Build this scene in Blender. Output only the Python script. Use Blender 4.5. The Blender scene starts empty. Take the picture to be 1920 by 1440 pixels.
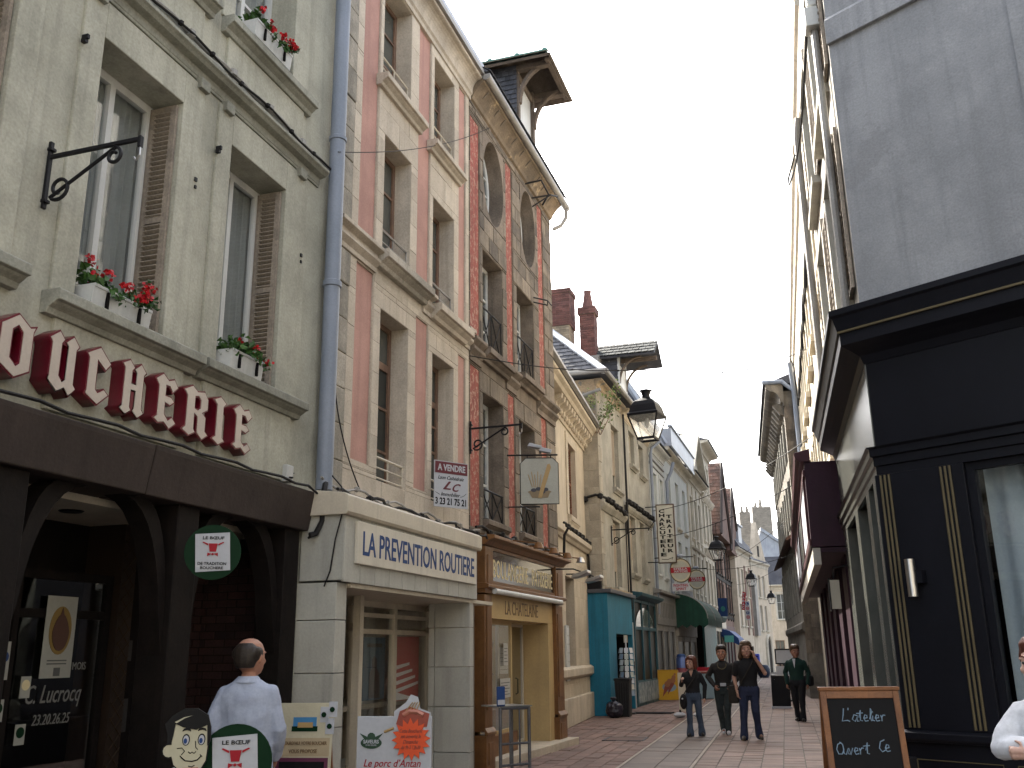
import bpy, bmesh, math, random
from math import sin, cos, pi, hypot
from mathutils import Vector as V, Matrix
rad = math.radians
rnd = random.Random(7)
SC = bpy.context.scene
COL = SC.collection

# ------------------------------------------------------------------ camera
PITCH, ROLL = rad(15.8), rad(0.75)
fwd = V((0, cos(PITCH), sin(PITCH))); r0 = V((1, 0, 0)); u0 = r0.cross(fwd)
right = cos(ROLL) * r0 - sin(ROLL) * u0
up = sin(ROLL) * r0 + cos(ROLL) * u0
cd = bpy.data.cameras.new('camera'); cam = bpy.data.objects.new('camera', cd); COL.objects.link(cam)
cd.sensor_width = 36; cd.lens = 36 * 1780 / 1920; cd.clip_start = .1; cd.clip_end = 3000
cam.matrix_world = Matrix(((right.x, up.x, -fwd.x, 0), (right.y, up.y, -fwd.y, 0), (right.z, up.z, -fwd.z, 1.65), (0, 0, 0, 1)))
SC.camera = cam

# ------------------------------------------------------------------ sky, sun, exposure
SUN_AZ, SUN_EL = -24, 40          # azimuth clockwise from +Y (street ahead), elevation
wd = bpy.data.worlds.new('World'); SC.world = wd; wd.use_nodes = True
nt = wd.node_tree; bg = nt.nodes['Background']
sky = nt.nodes.new('ShaderNodeTexSky'); sky.sky_type = 'NISHITA'; sky.sun_disc = False
sky.sun_elevation = rad(SUN_EL); sky.sun_rotation = rad(SUN_AZ)
sky.air_density = 1.0; sky.dust_density = 6.0; sky.ozone_density = 1.0; sky.altitude = 180
hs = nt.nodes.new('ShaderNodeHueSaturation'); hs.inputs['Saturation'].default_value = .38
nt.links.new(sky.outputs[0], hs.inputs['Color']); nt.links.new(hs.outputs[0], bg.inputs['Color'])
bg.inputs['Strength'].default_value = .15
sl = bpy.data.lights.new('sun', 'SUN'); so = bpy.data.objects.new('sun', sl); COL.objects.link(so)
sl.energy = 3.0; sl.angle = rad(.6); sl.color = (1, .93, .80)
sd = V((sin(rad(SUN_AZ)) * cos(rad(SUN_EL)), cos(rad(SUN_AZ)) * cos(rad(SUN_EL)), sin(rad(SUN_EL))))
so.rotation_euler = (sd).to_track_quat('Z', 'Y').to_euler()
SC.view_settings.view_transform = 'Standard'; SC.view_settings.look = 'None'
SC.view_settings.exposure = 2.25; SC.view_settings.gamma = 1; SC.view_settings.use_curve_mapping = False
SC.cycles.max_bounces = 7; SC.cycles.diffuse_bounces = 4; SC.cycles.transparent_max_bounces = 10

# ------------------------------------------------------------------ materials
def lin(c):
    return tuple(c) + (1,)
MATS = {}
def M(name, col, col2=None, rough=.85, scale=1.6, streak=0., fine=.12, bump=.25, rand=0., metal=0., spec=.35, patch=None, pscale=3., pthr=.56, island=0., sheen=0., bscale=45., soot=0.):
    """noise-mottled surface: two tones, vertical weather streaks, peeled patches, grain, relief"""
    m = bpy.data.materials.new(name); m.use_nodes = True; t = m.node_tree; n = t.nodes; L = t.links
    b = n['Principled BSDF']
    b.inputs['Roughness'].default_value = rough; b.inputs['Metallic'].default_value = metal
    b.inputs['Specular IOR Level'].default_value = spec
    tc = n.new('ShaderNodeTexCoord'); co = tc.outputs['Object']
    if rand > 0:
        oi = n.new('ShaderNodeObjectInfo'); mm = n.new('ShaderNodeMath'); mm.operation = 'MULTIPLY'; mm.inputs[1].default_value = 37
        L.new(oi.outputs['Random'], mm.inputs[0]); va = n.new('ShaderNodeVectorMath'); va.operation = 'ADD'
        L.new(co, va.inputs[0]); L.new(mm.outputs[0], va.inputs[1]); co = va.outputs[0]
    def noise(s, det=5, vec=None, ro=.6):
        q = n.new('ShaderNodeTexNoise'); q.inputs['Scale'].default_value = s; q.inputs['Detail'].default_value = det
        q.inputs['Roughness'].default_value = ro; L.new(vec or co, q.inputs['Vector']); return q.outputs['Fac']
    def ramp(f, a, z):
        q = n.new('ShaderNodeMapRange'); q.inputs[1].default_value = a; q.inputs[2].default_value = z; L.new(f, q.inputs[0]); return q.outputs[0]
    def mix(f, a, c, mode='MIX'):
        q = n.new('ShaderNodeMix'); q.data_type = 'RGBA'; q.blend_type = mode
        if hasattr(f, 'node'): L.new(f, q.inputs['Factor'])
        else: q.inputs['Factor'].default_value = f
        for s, x in ((q.inputs['A'], a), (q.inputs['B'], c)):
            if hasattr(x, 'node'): L.new(x, s)
            else: s.default_value = lin(x)
        return q.outputs['Result']
    if col2 is None: col2 = tuple(x * .78 for x in col)
    c = mix(ramp(noise(scale), .36, .66), col, col2)
    if patch:
        c = mix(ramp(noise(pscale, 8, None, .7), pthr, pthr + .03), c, patch)
    if streak > 0:
        mp = n.new('ShaderNodeMapping'); mp.inputs['Scale'].default_value = (6, 6, .3); L.new(co, mp.inputs['Vector'])
        c = mix(ramp(noise(1., 6, mp.outputs[0]), .5, .8), c, tuple(x * (1 - streak) for x in col2))
    if soot > 0:
        c = mix(ramp(noise(.9, 7, None, .7), .42, .72), c, tuple(x * (1 - soot) for x in col2))
    if fine > 0:
        f = ramp(noise(bscale, 3), .3, .7)
        c = mix(fine, c, mix(f, (.25, .25, .25), (1.6, 1.6, 1.6)), 'MULTIPLY') if False else mix(f, mix(1., c, (1 - fine,) * 3, 'MULTIPLY'), mix(1., c, (1 + fine,) * 3, 'MULTIPLY'))
    if rand > 0 or island > 0:
        src = n.new('ShaderNodeObjectInfo').outputs['Random'] if rand > 0 else n.new('ShaderNodeNewGeometry').outputs['Random Per Island']
        h = n.new('ShaderNodeHueSaturation'); L.new(c, h.inputs['Color'])
        w = max(rand, island); q = n.new('ShaderNodeMapRange'); q.inputs[3].default_value = 1 - w; q.inputs[4].default_value = 1 + w * .8
        L.new(src, q.inputs[0]); L.new(q.outputs[0], h.inputs['Value']); c = h.outputs[0]
    L.new(c, b.inputs['Base Color'])
    if bump > 0:
        bp = n.new('ShaderNodeBump'); bp.inputs['Strength'].default_value = bump; bp.inputs['Distance'].default_value = .012
        ad = n.new('ShaderNodeMath'); ad.operation = 'ADD'; L.new(noise(bscale * .5, 4), ad.inputs[0]); L.new(noise(6, 5), ad.inputs[1])
        L.new(ad.outputs[0], bp.inputs['Height']); L.new(bp.outputs[0], b.inputs['Normal'])
    MATS[name] = m
    return m
def plain(name, col, rough=.5, metal=0., spec=.5, emit=None, es=1.):
    m = bpy.data.materials.new(name); m.use_nodes = True; b = m.node_tree.nodes['Principled BSDF']
    n = m.node_tree.nodes; L = m.node_tree.links
    q = n.new('ShaderNodeTexNoise'); q.inputs['Scale'].default_value = 30; tc = n.new('ShaderNodeTexCoord'); L.new(tc.outputs['Object'], q.inputs['Vector'])
    x = n.new('ShaderNodeMix'); x.data_type = 'RGBA'; x.inputs['A'].default_value = lin([c * .9 for c in col]); x.inputs['B'].default_value = lin([min(1, c * 1.08) for c in col])
    L.new(q.outputs['Fac'], x.inputs['Factor']); L.new(x.outputs['Result'], b.inputs['Base Color'])
    b.inputs['Roughness'].default_value = rough; b.inputs['Metallic'].default_value = metal; b.inputs['Specular IOR Level'].default_value = spec
    if emit: b.inputs['Emission Color'].default_value = lin(emit); b.inputs['Emission Strength'].default_value = es
    MATS[name] = m; return m
def glassy(name, tint=(.8, .85, .85), alpha=.6, rough=.02):
    """see-through window glass: part clear, part mirror"""
    m = bpy.data.materials.new(name); m.use_nodes = True; t = m.node_tree; n = t.nodes; L = t.links
    for x in list(n):
        if x.type != 'OUTPUT_MATERIAL': n.remove(x)
    out = [x for x in n if x.type == 'OUTPUT_MATERIAL'][0]
    a = n.new('ShaderNodeBsdfTransparent'); a.inputs[0].default_value = lin(tint)
    g = n.new('ShaderNodeBsdfGlossy'); g.inputs['Roughness'].default_value = rough; g.inputs[0].default_value = (.9, .92, .95, 1)
    fr = n.new('ShaderNodeLayerWeight'); fr.inputs[0].default_value = .5
    pw = n.new('ShaderNodeMath'); pw.operation = 'POWER'; pw.inputs[1].default_value = 3.5; L.new(fr.outputs['Facing'], pw.inputs[0])
    mr = n.new('ShaderNodeMapRange'); mr.inputs[3].default_value = .05; mr.inputs[4].default_value = .85; L.new(pw.outputs[0], mr.inputs[0])
    mx = n.new('ShaderNodeMixShader'); L.new(mr.outputs[0], mx.inputs[0]); L.new(a.outputs[0], mx.inputs[1]); L.new(g.outputs[0], mx.inputs[2])
    L.new(mx.outputs[0], out.inputs[0]); MATS[name] = m; return m
def frosted(name, col=(.9, .9, .85), a=.45):
    m = bpy.data.materials.new(name); m.use_nodes = True; t = m.node_tree; n = t.nodes; L = t.links
    for x in list(n):
        if x.type != 'OUTPUT_MATERIAL': n.remove(x)
    out = [x for x in n if x.type == 'OUTPUT_MATERIAL'][0]
    A = n.new('ShaderNodeBsdfTransparent'); B_ = n.new('ShaderNodeBsdfTranslucent'); B_.inputs[0].default_value = lin(col)
    mx = n.new('ShaderNodeMixShader'); mx.inputs[0].default_value = a; L.new(A.outputs[0], mx.inputs[1]); L.new(B_.outputs[0], mx.inputs[2])
    L.new(mx.outputs[0], out.inputs[0]); MATS[name] = m; return m

m_plA = M('grey_green_render', (.445, .437, .365), (.365, .36, .295), streak=.38, fine=.12, soot=.34)
m_plAs = M('grey_stone_trim', (.33, .33, .28), (.24, .24, .2), streak=.35, fine=.16, soot=.35)
m_stB = M('buff_limestone', (.55, .485, .40), (.44, .385, .315), streak=.3, fine=.14, soot=.3)
m_stBb = M('buff_limestone_block', (.55, .485, .40), (.46, .40, .325), streak=.25, fine=.12, soot=.22, rand=.035)
m_stQ = M('grey_worn_quoin_stone', (.42, .38, .32), (.27, .25, .21), streak=.4, fine=.18, soot=.45, rand=.1, bump=.5)
m_pink = M('pink_stucco', (.46, .265, .22), (.39, .22, .185), streak=.3, fine=.1, scale=.9, soot=.15)
m_mort = M('mortar', (.26, .23, .19), (.18, .16, .13), fine=.2)
m_stC = M('sooty_limestone_block', (.25, .205, .155), (.13, .108, .088), streak=.5, fine=.2, soot=.55, rand=.16, bump=.5, scale=1.1)
m_stCp = M('sooty_limestone', (.25, .20, .155), (.15, .122, .097), streak=.5, fine=.2, soot=.5, bump=.5)
m_red = M('peeling_red_paint', (.30, .078, .06), (.22, .068, .052), patch=(.37, .21, .16), pscale=11, pthr=.53, streak=.35, fine=.16, bump=.5)
m_stD = M('warm_cream_stone', (.55, .475, .37), (.45, .39, .305), streak=.25, fine=.1, soot=.2)
m_stE = M('weathered_tan_stone', (.385, .365, .31), (.285, .27, .23), streak=.35, fine=.16, soot=.3)
m_stEb = M('tan_ashlar_block', (.42, .375, .30), (.32, .285, .23), streak=.25, fine=.14, soot=.3, rand=.08)
m_rub = M('ochre_rubble_stone', (.38, .29, .19), (.24, .20, .15), patch=(.20, .19, .17), pscale=5, pthr=.55, fine=.25, bump=.8)
m_plF = M('pale_blue_white_render', (.50, .53, .52), (.42, .45, .44), streak=.3, fine=.08)
m_plG = M('white_render', (.53, .545, .53), (.45, .46, .45), streak=.3, fine=.08)
m_stH = M('pale_classical_stone', (.56, .52, .43), (.44, .41, .34), streak=.3, fine=.12, soot=.2)
m_timb = M('dark_timber', (.011, .008, .007), (.007, .0055, .005), rough=.65, spec=.14, streak=.3, fine=.2, scale=5)
m_timb2 = M('brown_beam_paint', (.052, .040, .036), (.038, .03, .027), rough=.6, spec=.16, streak=.2, fine=.1)
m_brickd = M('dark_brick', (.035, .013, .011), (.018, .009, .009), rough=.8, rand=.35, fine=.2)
m_brickr = M('red_chimney_brick', (.17, .075, .062), (.11, .058, .052), rough=.9, island=.3, fine=.2)
m_bricky = M('buff_chimney_brick', (.38, .31, .225), (.24, .20, .15), rough=.9, island=.25, fine=.2)
m_slate = M('slate', (.085, .088, .10), (.055, .058, .07), rough=.75, spec=.18, island=.3, fine=.2, patch=(.30, .30, .27), pscale=7, pthr=.66)
m_zinc = M('zinc', (.36, .39, .43), (.28, .30, .34), rough=.42, metal=.35, fine=.06, streak=.2)
m_gut = M('gutter_zinc', (.30, .29, .27), (.2, .19, .18), rough=.5, metal=.2, fine=.1)
m_copper = M('verdigris', (.15, .30, .26), (.1, .2, .18), fine=.2)
m_pipeb = M('blue_grey_pipe', (.22, .25, .31), (.18, .21, .26), rough=.45, streak=.2, fine=.06, patch=(.4, .4, .4), pscale=5, pthr=.68)
m_black = M('black_iron', (.006, .006, .008), (.009, .009, .011), rough=.5, fine=.2, spec=.22)
m_cable = plain('black_cable', (.014, .013, .013), .65, 0, .2)
m_whitep = M('white_window_paint', (.58, .59, .58), (.5, .51, .5), rough=.45, streak=.2, fine=.04, bump=.05)
m_creamp = M('cream_paint', (.55, .50, .40), (.47, .42, .34), rough=.5, streak=.2, fine=.06, bump=.08)
m_brownp = M('brown_wood_frame', (.20, .12, .08), (.14, .085, .06), rough=.5, streak=.3, fine=.15, scale=4)
m_shut = M('weathered_shutter_wood', (.30, .255, .205), (.20, .17, .14), rough=.85, streak=.45, fine=.2, scale=5)
m_shutr = M('rust_brown_shutter', (.27, .115, .06), (.17, .075, .045), rough=.7, streak=.3, fine=.2, scale=5)
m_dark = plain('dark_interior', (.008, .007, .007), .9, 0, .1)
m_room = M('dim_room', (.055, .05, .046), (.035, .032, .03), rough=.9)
m_curt = M('grey_curtain', (.30, .315, .31), (.22, .235, .235), rough=.9, fine=.05)
m_glass = glassy('window_glass', (.94, .95, .95))
def darkglass(name, c, sp=.55):
    m = plain(name, c, .04, 0, sp)
    n = m.node_tree.nodes; L = m.node_tree.links; q = n.new('ShaderNodeTexNoise'); q.inputs['Scale'].default_value = 2.5
    bp = n.new('ShaderNodeBump'); bp.inputs['Strength'].default_value = .12; bp.inputs['Distance'].default_value = .05
    L.new(q.outputs['Fac'], bp.inputs['Height']); L.new(bp.outputs[0], n['Principled BSDF'].inputs['Normal']); return m
m_pane = darkglass('dark_pane', (.075, .08, .072))
m_panes = plain('shop_pane', (.035, .035, .033), .35, 0, .03)
m_paneb = darkglass('blue_grey_pane', (.10, .12, .13))
m_front = M('stone_cladding_slab', (.42, .415, .37), (.35, .345, .31), rough=.6, streak=.2, fine=.07, rand=.05, bump=.12)
m_frontp = M('pale_cladding', (.42, .415, .37), (.35, .345, .31), rough=.6, streak=.25, fine=.07, bump=.12)
m_bak = M('bakery_brown_wood', (.19, .088, .03), (.12, .055, .02), rough=.4, streak=.25, fine=.12, scale=4)
m_bakc = M('bakery_tan_panel', (.50, .36, .17), (.43, .31, .15), rough=.5, fine=.06, streak=.1)
m_gold = M('gold_paint', (.11, .09, .048), (.08, .066, .036), rough=.5, fine=.05, bump=0, spec=.2)
m_cream = M('cream_lettering', (.72, .62, .38), rough=.5, fine=.04, bump=0)
m_teal = M('teal_paint', (.010, .17, .285), (.012, .14, .225), rough=.55, streak=.4, fine=.1, scale=1.2, soot=.25)
m_blues = M('petrol_blue_wood', (.02, .075, .10), (.015, .055, .075), rough=.45, streak=.2, fine=.08)
m_aubg = M('aubergine_paint', (.034, .011, .024), (.024, .009, .017), rough=.55, streak=.1, fine=.06, spec=.2)
m_aubl = M('burgundy_trim', (.065, .018, .024), (.045, .014, .019), rough=.5, fine=.06, spec=.25)
m_rest = M('blue_black_gloss', (.0075, .008, .012), (.006, .0065, .0095), rough=.45, fine=.1, bump=.04, spec=.13)
m_restg = M('grey_green_gloss', (.085, .088, .078), (.06, .064, .057), rough=.27, fine=.05, bump=.05, spec=.4)
m_grey = M('blue_grey_render', (.275, .285, .30), (.225, .235, .25), streak=.26, fine=.12, scale=.9, soot=.16, patch=(.225, .232, .245), pscale=1.3, pthr=.56)
m_warm = M('pale_yellow_render', (.56, .50, .39), (.5, .44, .34), streak=.2, fine=.1)
m_r1s = M('pale_grey_render', (.42, .40, .35), (.34, .32, .28), streak=.25, fine=.08)
m_old = M('old_grey_stone', (.255, .225, .18), (.15, .135, .115), streak=.4, fine=.2, soot=.5, bump=.6)
m_bord = M('burgundy_letter_side', (.125, .005, .015), (.10, .004, .013), rough=.28, fine=.04, bump=0, spec=.5)
m_lface = M('cream_letter_face', (.48, .42, .36), (.42, .36, .31), rough=.35, fine=.05, bump=.03)
m_leaf = M('leaf_green', (.045, .11, .022), (.025, .07, .016), rough=.55, island=.5, fine=.1, bump=0)
m_leafp = M('pale_leaf', (.20, .24, .085), (.07, .13, .04), rough=.6, island=.6, fine=.1, bump=0)
m_petal = M('red_petal', (.52, .012, .02), (.40, .008, .015), rough=.5, island=.3, fine=.05, bump=0)
m_plan = M('white_planter', (.52, .53, .52), (.43, .44, .43), rough=.5, streak=.2, fine=.04, bump=.05)
m_wht = plain('white_board', (.41, .425, .46), .6, 0, .2)
m_blk = plain('black_print', (.006, .006, .007), .6, 0, .2)
m_rprint = plain('red_print', (.30, .012, .022), .6, 0, .2)
m_bprint = plain('blue_print', (.022, .055, .17), .6, 0, .2)
m_gprint = plain('green_print', (.0025, .022, .008), .6, 0, .12)
m_chalk = plain('blackboard', (.007, .007, .008), .75, 0, .2)
m_chtxt = plain('chalk_stroke', (.20, .29, .38), .9)
m_oak = M('varnished_oak', (.23, .095, .035), (.15, .06, .025), rough=.4, streak=.3, fine=.12, scale=5)
m_steel = plain('brushed_steel', (.5, .5, .5), .3, 1.)
m_pvl = M('red_brick_paver', (.22, .138, .112), (.16, .106, .088), rough=.8, soot=.25, rand=.2, fine=.15, bump=.3)
m_pvc = M('grey_slab', (.175, .136, .114), (.135, .107, .09), rough=.7, soot=.25, patch=(.07, .06, .053), pscale=15, pthr=.67, rand=.12, fine=.12, bump=.3)
m_pvls = M('red_brick_paver_field', (.22, .138, .112), (.16, .106, .088), rough=.8, soot=.25, island=.2, fine=.15, bump=.3)
m_pvcs = M('grey_slab_field', (.175, .136, .114), (.135, .107, .09), rough=.7, soot=.25, patch=(.07, .06, .053), pscale=15, pthr=.67, island=.12, fine=.12, bump=.3)
m_pvr = M('pale_red_sett', (.24, .17, .138), (.18, .13, .107), rough=.75, soot=.25, patch=(.08, .062, .055), pscale=15, pthr=.67, rand=.15, fine=.12, bump=.3)
m_pvrs = M('pale_red_sett_field', (.24, .17, .138), (.18, .13, .107), rough=.75, soot=.25, patch=(.08, .062, .055), pscale=15, pthr=.67, island=.15, fine=.12, bump=.3)
m_bed = M('sand_joint', (.10, .085, .07), (.07, .06, .05), fine=.2)
m_grnd = M('ground_asphalt', (.07, .065, .06), fine=.2)

# ------------------------------------------------------------------ mesh building
class B:
    """collects simple solids, then links them as ONE mesh object"""
    def __init__(s): s.v = []; s.f = []; s.m = []
    def add(s, vs, fs, m=0):
        o = len(s.v); s.v += [tuple(x) for x in vs]
        for f in fs: s.f.append([o + i for i in f]); s.m.append(m)
        return s
    def box(s, x0, x1, y0, y1, z0, z1, m=0):
        return s.add([(x0, y0, z0), (x1, y0, z0), (x1, y1, z0), (x0, y1, z0), (x0, y0, z1), (x1, y0, z1), (x1, y1, z1), (x0, y1, z1)],
                     [(0, 3, 2, 1), (4, 5, 6, 7), (0, 1, 5, 4), (1, 2, 6, 5), (2, 3, 7, 6), (3, 0, 4, 7)], m)
    def quad(s, a, b, c, d, m=0): return s.add([a, b, c, d], [(0, 1, 2, 3)], m)
    def prism(s, pts, ax, a, b, m=0, caps=True):
        """polygon pts extruded along axis ax from a to b; pts are (y,z) for x, (x,z) for y, (x,y) for z"""
        def P(p, t): return (t, p[0], p[1]) if ax == 'x' else (p[0], t, p[1]) if ax == 'y' else (p[0], p[1], t)
        n = len(pts); vs = [P(p, a) for p in pts] + [P(p, b) for p in pts]
        area = sum(pts[i][0] * pts[(i + 1) % n][1] - pts[(i + 1) % n][0] * pts[i][1] for i in range(n))
        fl = (area > 0) != (ax == 'y') if True else False
        fs = [(i, (i + 1) % n, n + (i + 1) % n, n + i) for i in range(n)]
        cp = [tuple(range(n))[::-1], tuple(range(n, 2 * n))] if caps else []
        if (b > a) != fl: fs = [f[::-1] for f in fs]; cp = [f[::-1] for f in cp]
        return s.add(vs, fs + cp, m)
    def tube(s, path, r, seg=8, m=0, cap=True):
        path = [V(p) for p in path]; n = len(path); rs = r if isinstance(r, (list, tuple)) else [r] * n
        rings = []; prev = None
        for i, p in enumerate(path):
            d = (path[min(i + 1, n - 1)] - path[max(i - 1, 0)])
            d = d.normalized() if d.length > 1e-9 else V((0, 0, 1))
            if prev is None: a = d.cross(V((0, 0, 1))) if abs(d.z) < .95 else d.cross(V((1, 0, 0)))
            else: a = prev - d * prev.dot(d)
            a.normalize(); prev = a; c = d.cross(a)
            rings.append([p + (a * cos(2 * pi * k / seg) + c * sin(2 * pi * k / seg)) * rs[i] for k in range(seg)])
        vs = [q for rg in rings for q in rg]; fs = []
        for i in range(n - 1):
            for k in range(seg):
                fs.append((i * seg + k, i * seg + (k + 1) % seg, (i + 1) * seg + (k + 1) % seg, (i + 1) * seg + k))
        if cap: fs += [tuple(range(seg))[::-1], tuple(range((n - 1) * seg, n * seg))]
        return s.add(vs, fs, m)
    def lathe(s, prof, c=(0, 0, 0), seg=16, m=0, sx=1, sy=1, rot=0):
        vs = []; fs = []
        for r, z in prof:
            for k in range(seg):
                a = 2 * pi * k / seg + rot; vs.append((c[0] + r * cos(a) * sx, c[1] + r * sin(a) * sy, c[2] + z))
        for i in range(len(prof) - 1):
            for k in range(seg):
                fs.append((i * seg + k, i * seg + (k + 1) % seg, (i + 1) * seg + (k + 1) % seg, (i + 1) * seg + k))
        fs += [tuple(range(seg))[::-1], tuple(range((len(prof) - 1) * seg, len(prof) * seg))]
        return s.add(vs, fs, m)
    def ball(s, c, r, seg=12, m=0):
        rx, ry, rz = r if isinstance(r, (tuple, list)) else (r, r, r)
        k = seg // 2; return s.lathe([(max(1e-4, sin(pi * i / k)), -cos(pi * i / k) * rz) for i in range(k + 1)], c, seg, m, rx, ry)
    def mould(s, prof, x0, x1, m=0):
        """moulding: profile of (y,z) swept along x"""
        return s.prism(prof, 'x', x0, x1, m)

SHIFT = {}
def link(name, me, mats, parent=None, kind=None, label=None):
    o = bpy.data.objects.new(name, me); COL.objects.link(o)
    for x in (mats if isinstance(mats, (list, tuple)) else [mats]):
        if x.name not in me.materials: me.materials.append(x)
    if parent: o.parent = parent; SHIFT[o.name] = SHIFT.get(parent.name, 0)
    if kind: o['kind'] = kind
    if label: o['label'] = label
    return o
def obj(name, b, mats, parent=None, kind=None, label=None, bevel=0, smooth=False, xf=None, ang=40):
    me = bpy.data.meshes.new(name); sh = SHIFT.get(parent.name, 0) if parent and xf is None else 0
    vs = [(x - sh, y, z) for x, y, z in b.v]
    if xf is not None: vs = [tuple(xf @ V(q)) for q in vs]
    me.from_pydata(vs, [], b.f); me.polygons.foreach_set('material_index', b.m); me.update()
    o = link(name, me, mats, parent, kind, label)
    if xf is not None: SHIFT[o.name] = 0
    if smooth: me.polygons.foreach_set('use_smooth', [True] * len(me.polygons)); me.set_sharp_from_angle(angle=rad(ang))
    if bevel:
        md = o.modifiers.new('bevel', 'BEVEL'); md.width = bevel; md.segments = 2; md.limit_method = 'ANGLE'; md.angle_limit = rad(50)
    return o
def thing(name, label, cat, loc=(0, 0, 0), az=90, group=None, shift=0):
    """an Empty at the thing's base; az = compass azimuth of its local X axis"""
    o = bpy.data.objects.new(name, None); COL.objects.link(o); o.empty_display_size = .3
    o.location = loc; o.rotation_euler = (0, 0, pi / 2 - rad(az)); o['label'] = label; o['category'] = cat
    if group: o['group'] = group
    SHIFT[o.name] = shift
    return o
def struct(name, b, m, **k): return obj(name, b, m, kind='structure', **k)
class Fr:
    """a facade line: local X runs along it, Y into the houses, Z up"""
    def __init__(s, o, az):
        s.az = az; a = rad(az); s.o = V((o[0], o[1], 0)); s.X = V((sin(a), cos(a), 0)); s.Y = V((-cos(a), sin(a), 0))
    def w(s, u, v=0, z=0): return s.o + s.X * u + s.Y * v + V((0, 0, z))
    def sub(s, u, v, az): return Fr(s.w(u, v), az)
    def thing(s, name, label, cat, u, v=0, z=0, group=None, turn=0):
        t = thing(name, label, cat, s.w(u, v, z), s.az + turn, group, u if turn == 0 else 0)
        return t
def line(az, perp):
    a = rad(az); return Fr((perp * cos(a), -perp * sin(a)), az)
LF = line(17.8, -5.0)                       # butcher, pink and red houses
EF = LF.sub(25.2, .85, 17.6)                # houses beyond the teal shop
DF = LF.sub(21.5, .85, 12.5)                # low cream house, set back
FW = Fr((3.469, 9.379), 138.)               # front of the corner restaurant
PC = FW.w(.2)                               # its corner
RS = Fr(PC, 195.0)                          # its street side (X runs towards us)

# ------------------------------------------------------------------ text
def textmesh(s, shear=0., bold=0., ext=.004):
    cu = bpy.data.curves.new('t', 'FONT'); cu.body = s; cu.shear = shear; cu.offset = bold; cu.extrude = .5; cu.resolution_u = 3
    o = bpy.data.objects.new('t', cu); COL.objects.link(o); dg = bpy.context.evaluated_depsgraph_get()
    me = bpy.data.meshes.new_from_object(o.evaluated_get(dg)); COL.objects.unlink(o); bpy.data.objects.remove(o)
    return me
def text(parent, s, x0, x1, z0, z1, y, mat, name='lettering', shear=0., bold=0., ext=.004, xf=None, label=None, italic_rise=0):
    """flat lettering fitted to the rectangle x0..x1, z0..z1, standing ext proud of y (facing -Y)"""
    me = textmesh(s, shear, bold)
    xs = [v.co.x for v in me.vertices]; ys = [v.co.y for v in me.vertices]
    ax, bx, ay, by = min(xs), max(xs), min(ys), max(ys); sh = SHIFT.get(parent.name, 0) if parent and xf is None else 0
    for v in me.vertices:
        px = x0 + (v.co.x - ax) / (bx - ax) * (x1 - x0); pz = z0 + (v.co.y - ay) / (by - ay) * (z1 - z0)
        pz += italic_rise * (px - x0) / (x1 - x0)
        p = V((px - sh, y - (ext if v.co.z > 0 else 0), pz))
        v.co = xf @ p if xf is not None else p
    me.update()
    return link(name, me, mat, parent, label=label)
# ------------------------------------------------------------------ building pieces
def sidexf(x, sh): return Matrix(((0, 1, 0, x - sh), (-1, 0, 0, 0), (0, 0, 1, 0), (0, 0, 0, 1)))
def wall(par, x0, x1, z0, z1, ops, mat, y=0, depth=7., rev=.32, name='wall', xf=None, label=None, shell=True, rmat=None):
    """front skin with openings (x0,x1,z0,z1[,reveal]) and reveals, closed behind as a box"""
    b = B(); xs = sorted({x0, x1} | {o[0] for o in ops} | {o[1] for o in ops}); zs = sorted({z0, z1} | {o[2] for o in ops} | {o[3] for o in ops})
    xs = [x for x in xs if x0 <= x <= x1]; zs = [z for z in zs if z0 <= z <= z1]
    for i in range(len(xs) - 1):
        for k in range(len(zs) - 1):
            cx, cz = (xs[i] + xs[i + 1]) / 2, (zs[k] + zs[k + 1]) / 2
            if any(o[0] < cx < o[1] and o[2] < cz < o[3] for o in ops): continue
            b.quad((xs[i], y, zs[k]), (xs[i + 1], y, zs[k]), (xs[i + 1], y, zs[k + 1]), (xs[i], y, zs[k + 1]))
    for o in ops:
        a, c, d, e = o[:4]; q = y + (o[4] if len(o) > 4 else rev)
        b.quad((a, y, d), (a, q, d), (a, q, e), (a, y, e), 1); b.quad((c, y, d), (c, y, e), (c, q, e), (c, q, d), 1)
        b.quad((a, y, e), (a, q, e), (c, q, e), (c, y, e), 1); b.quad((a, y, d), (c, y, d), (c, q, d), (a, q, d), 1)
    if shell:
        Y = y + depth
        b.quad((x0, y, z0), (x0, y, z1), (x0, Y, z1), (x0, Y, z0)); b.quad((x1, y, z0), (x1, Y, z0), (x1, Y, z1), (x1, y, z1))
        b.quad((x0, Y, z0), (x0, Y, z1), (x1, Y, z1), (x1, Y, z0)); b.quad((x0, y, z1), (x1, y, z1), (x1, Y, z1), (x0, Y, z1))
    return _w(name, b, mat, rmat, par, xf, label)
def _w(name, b, mat, rmat, par, xf, label):
    if not rmat: b.m = [0] * len(b.m)
    return obj(name, b, [mat, rmat] if rmat else [mat], par, xf=xf, label=label)
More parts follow.
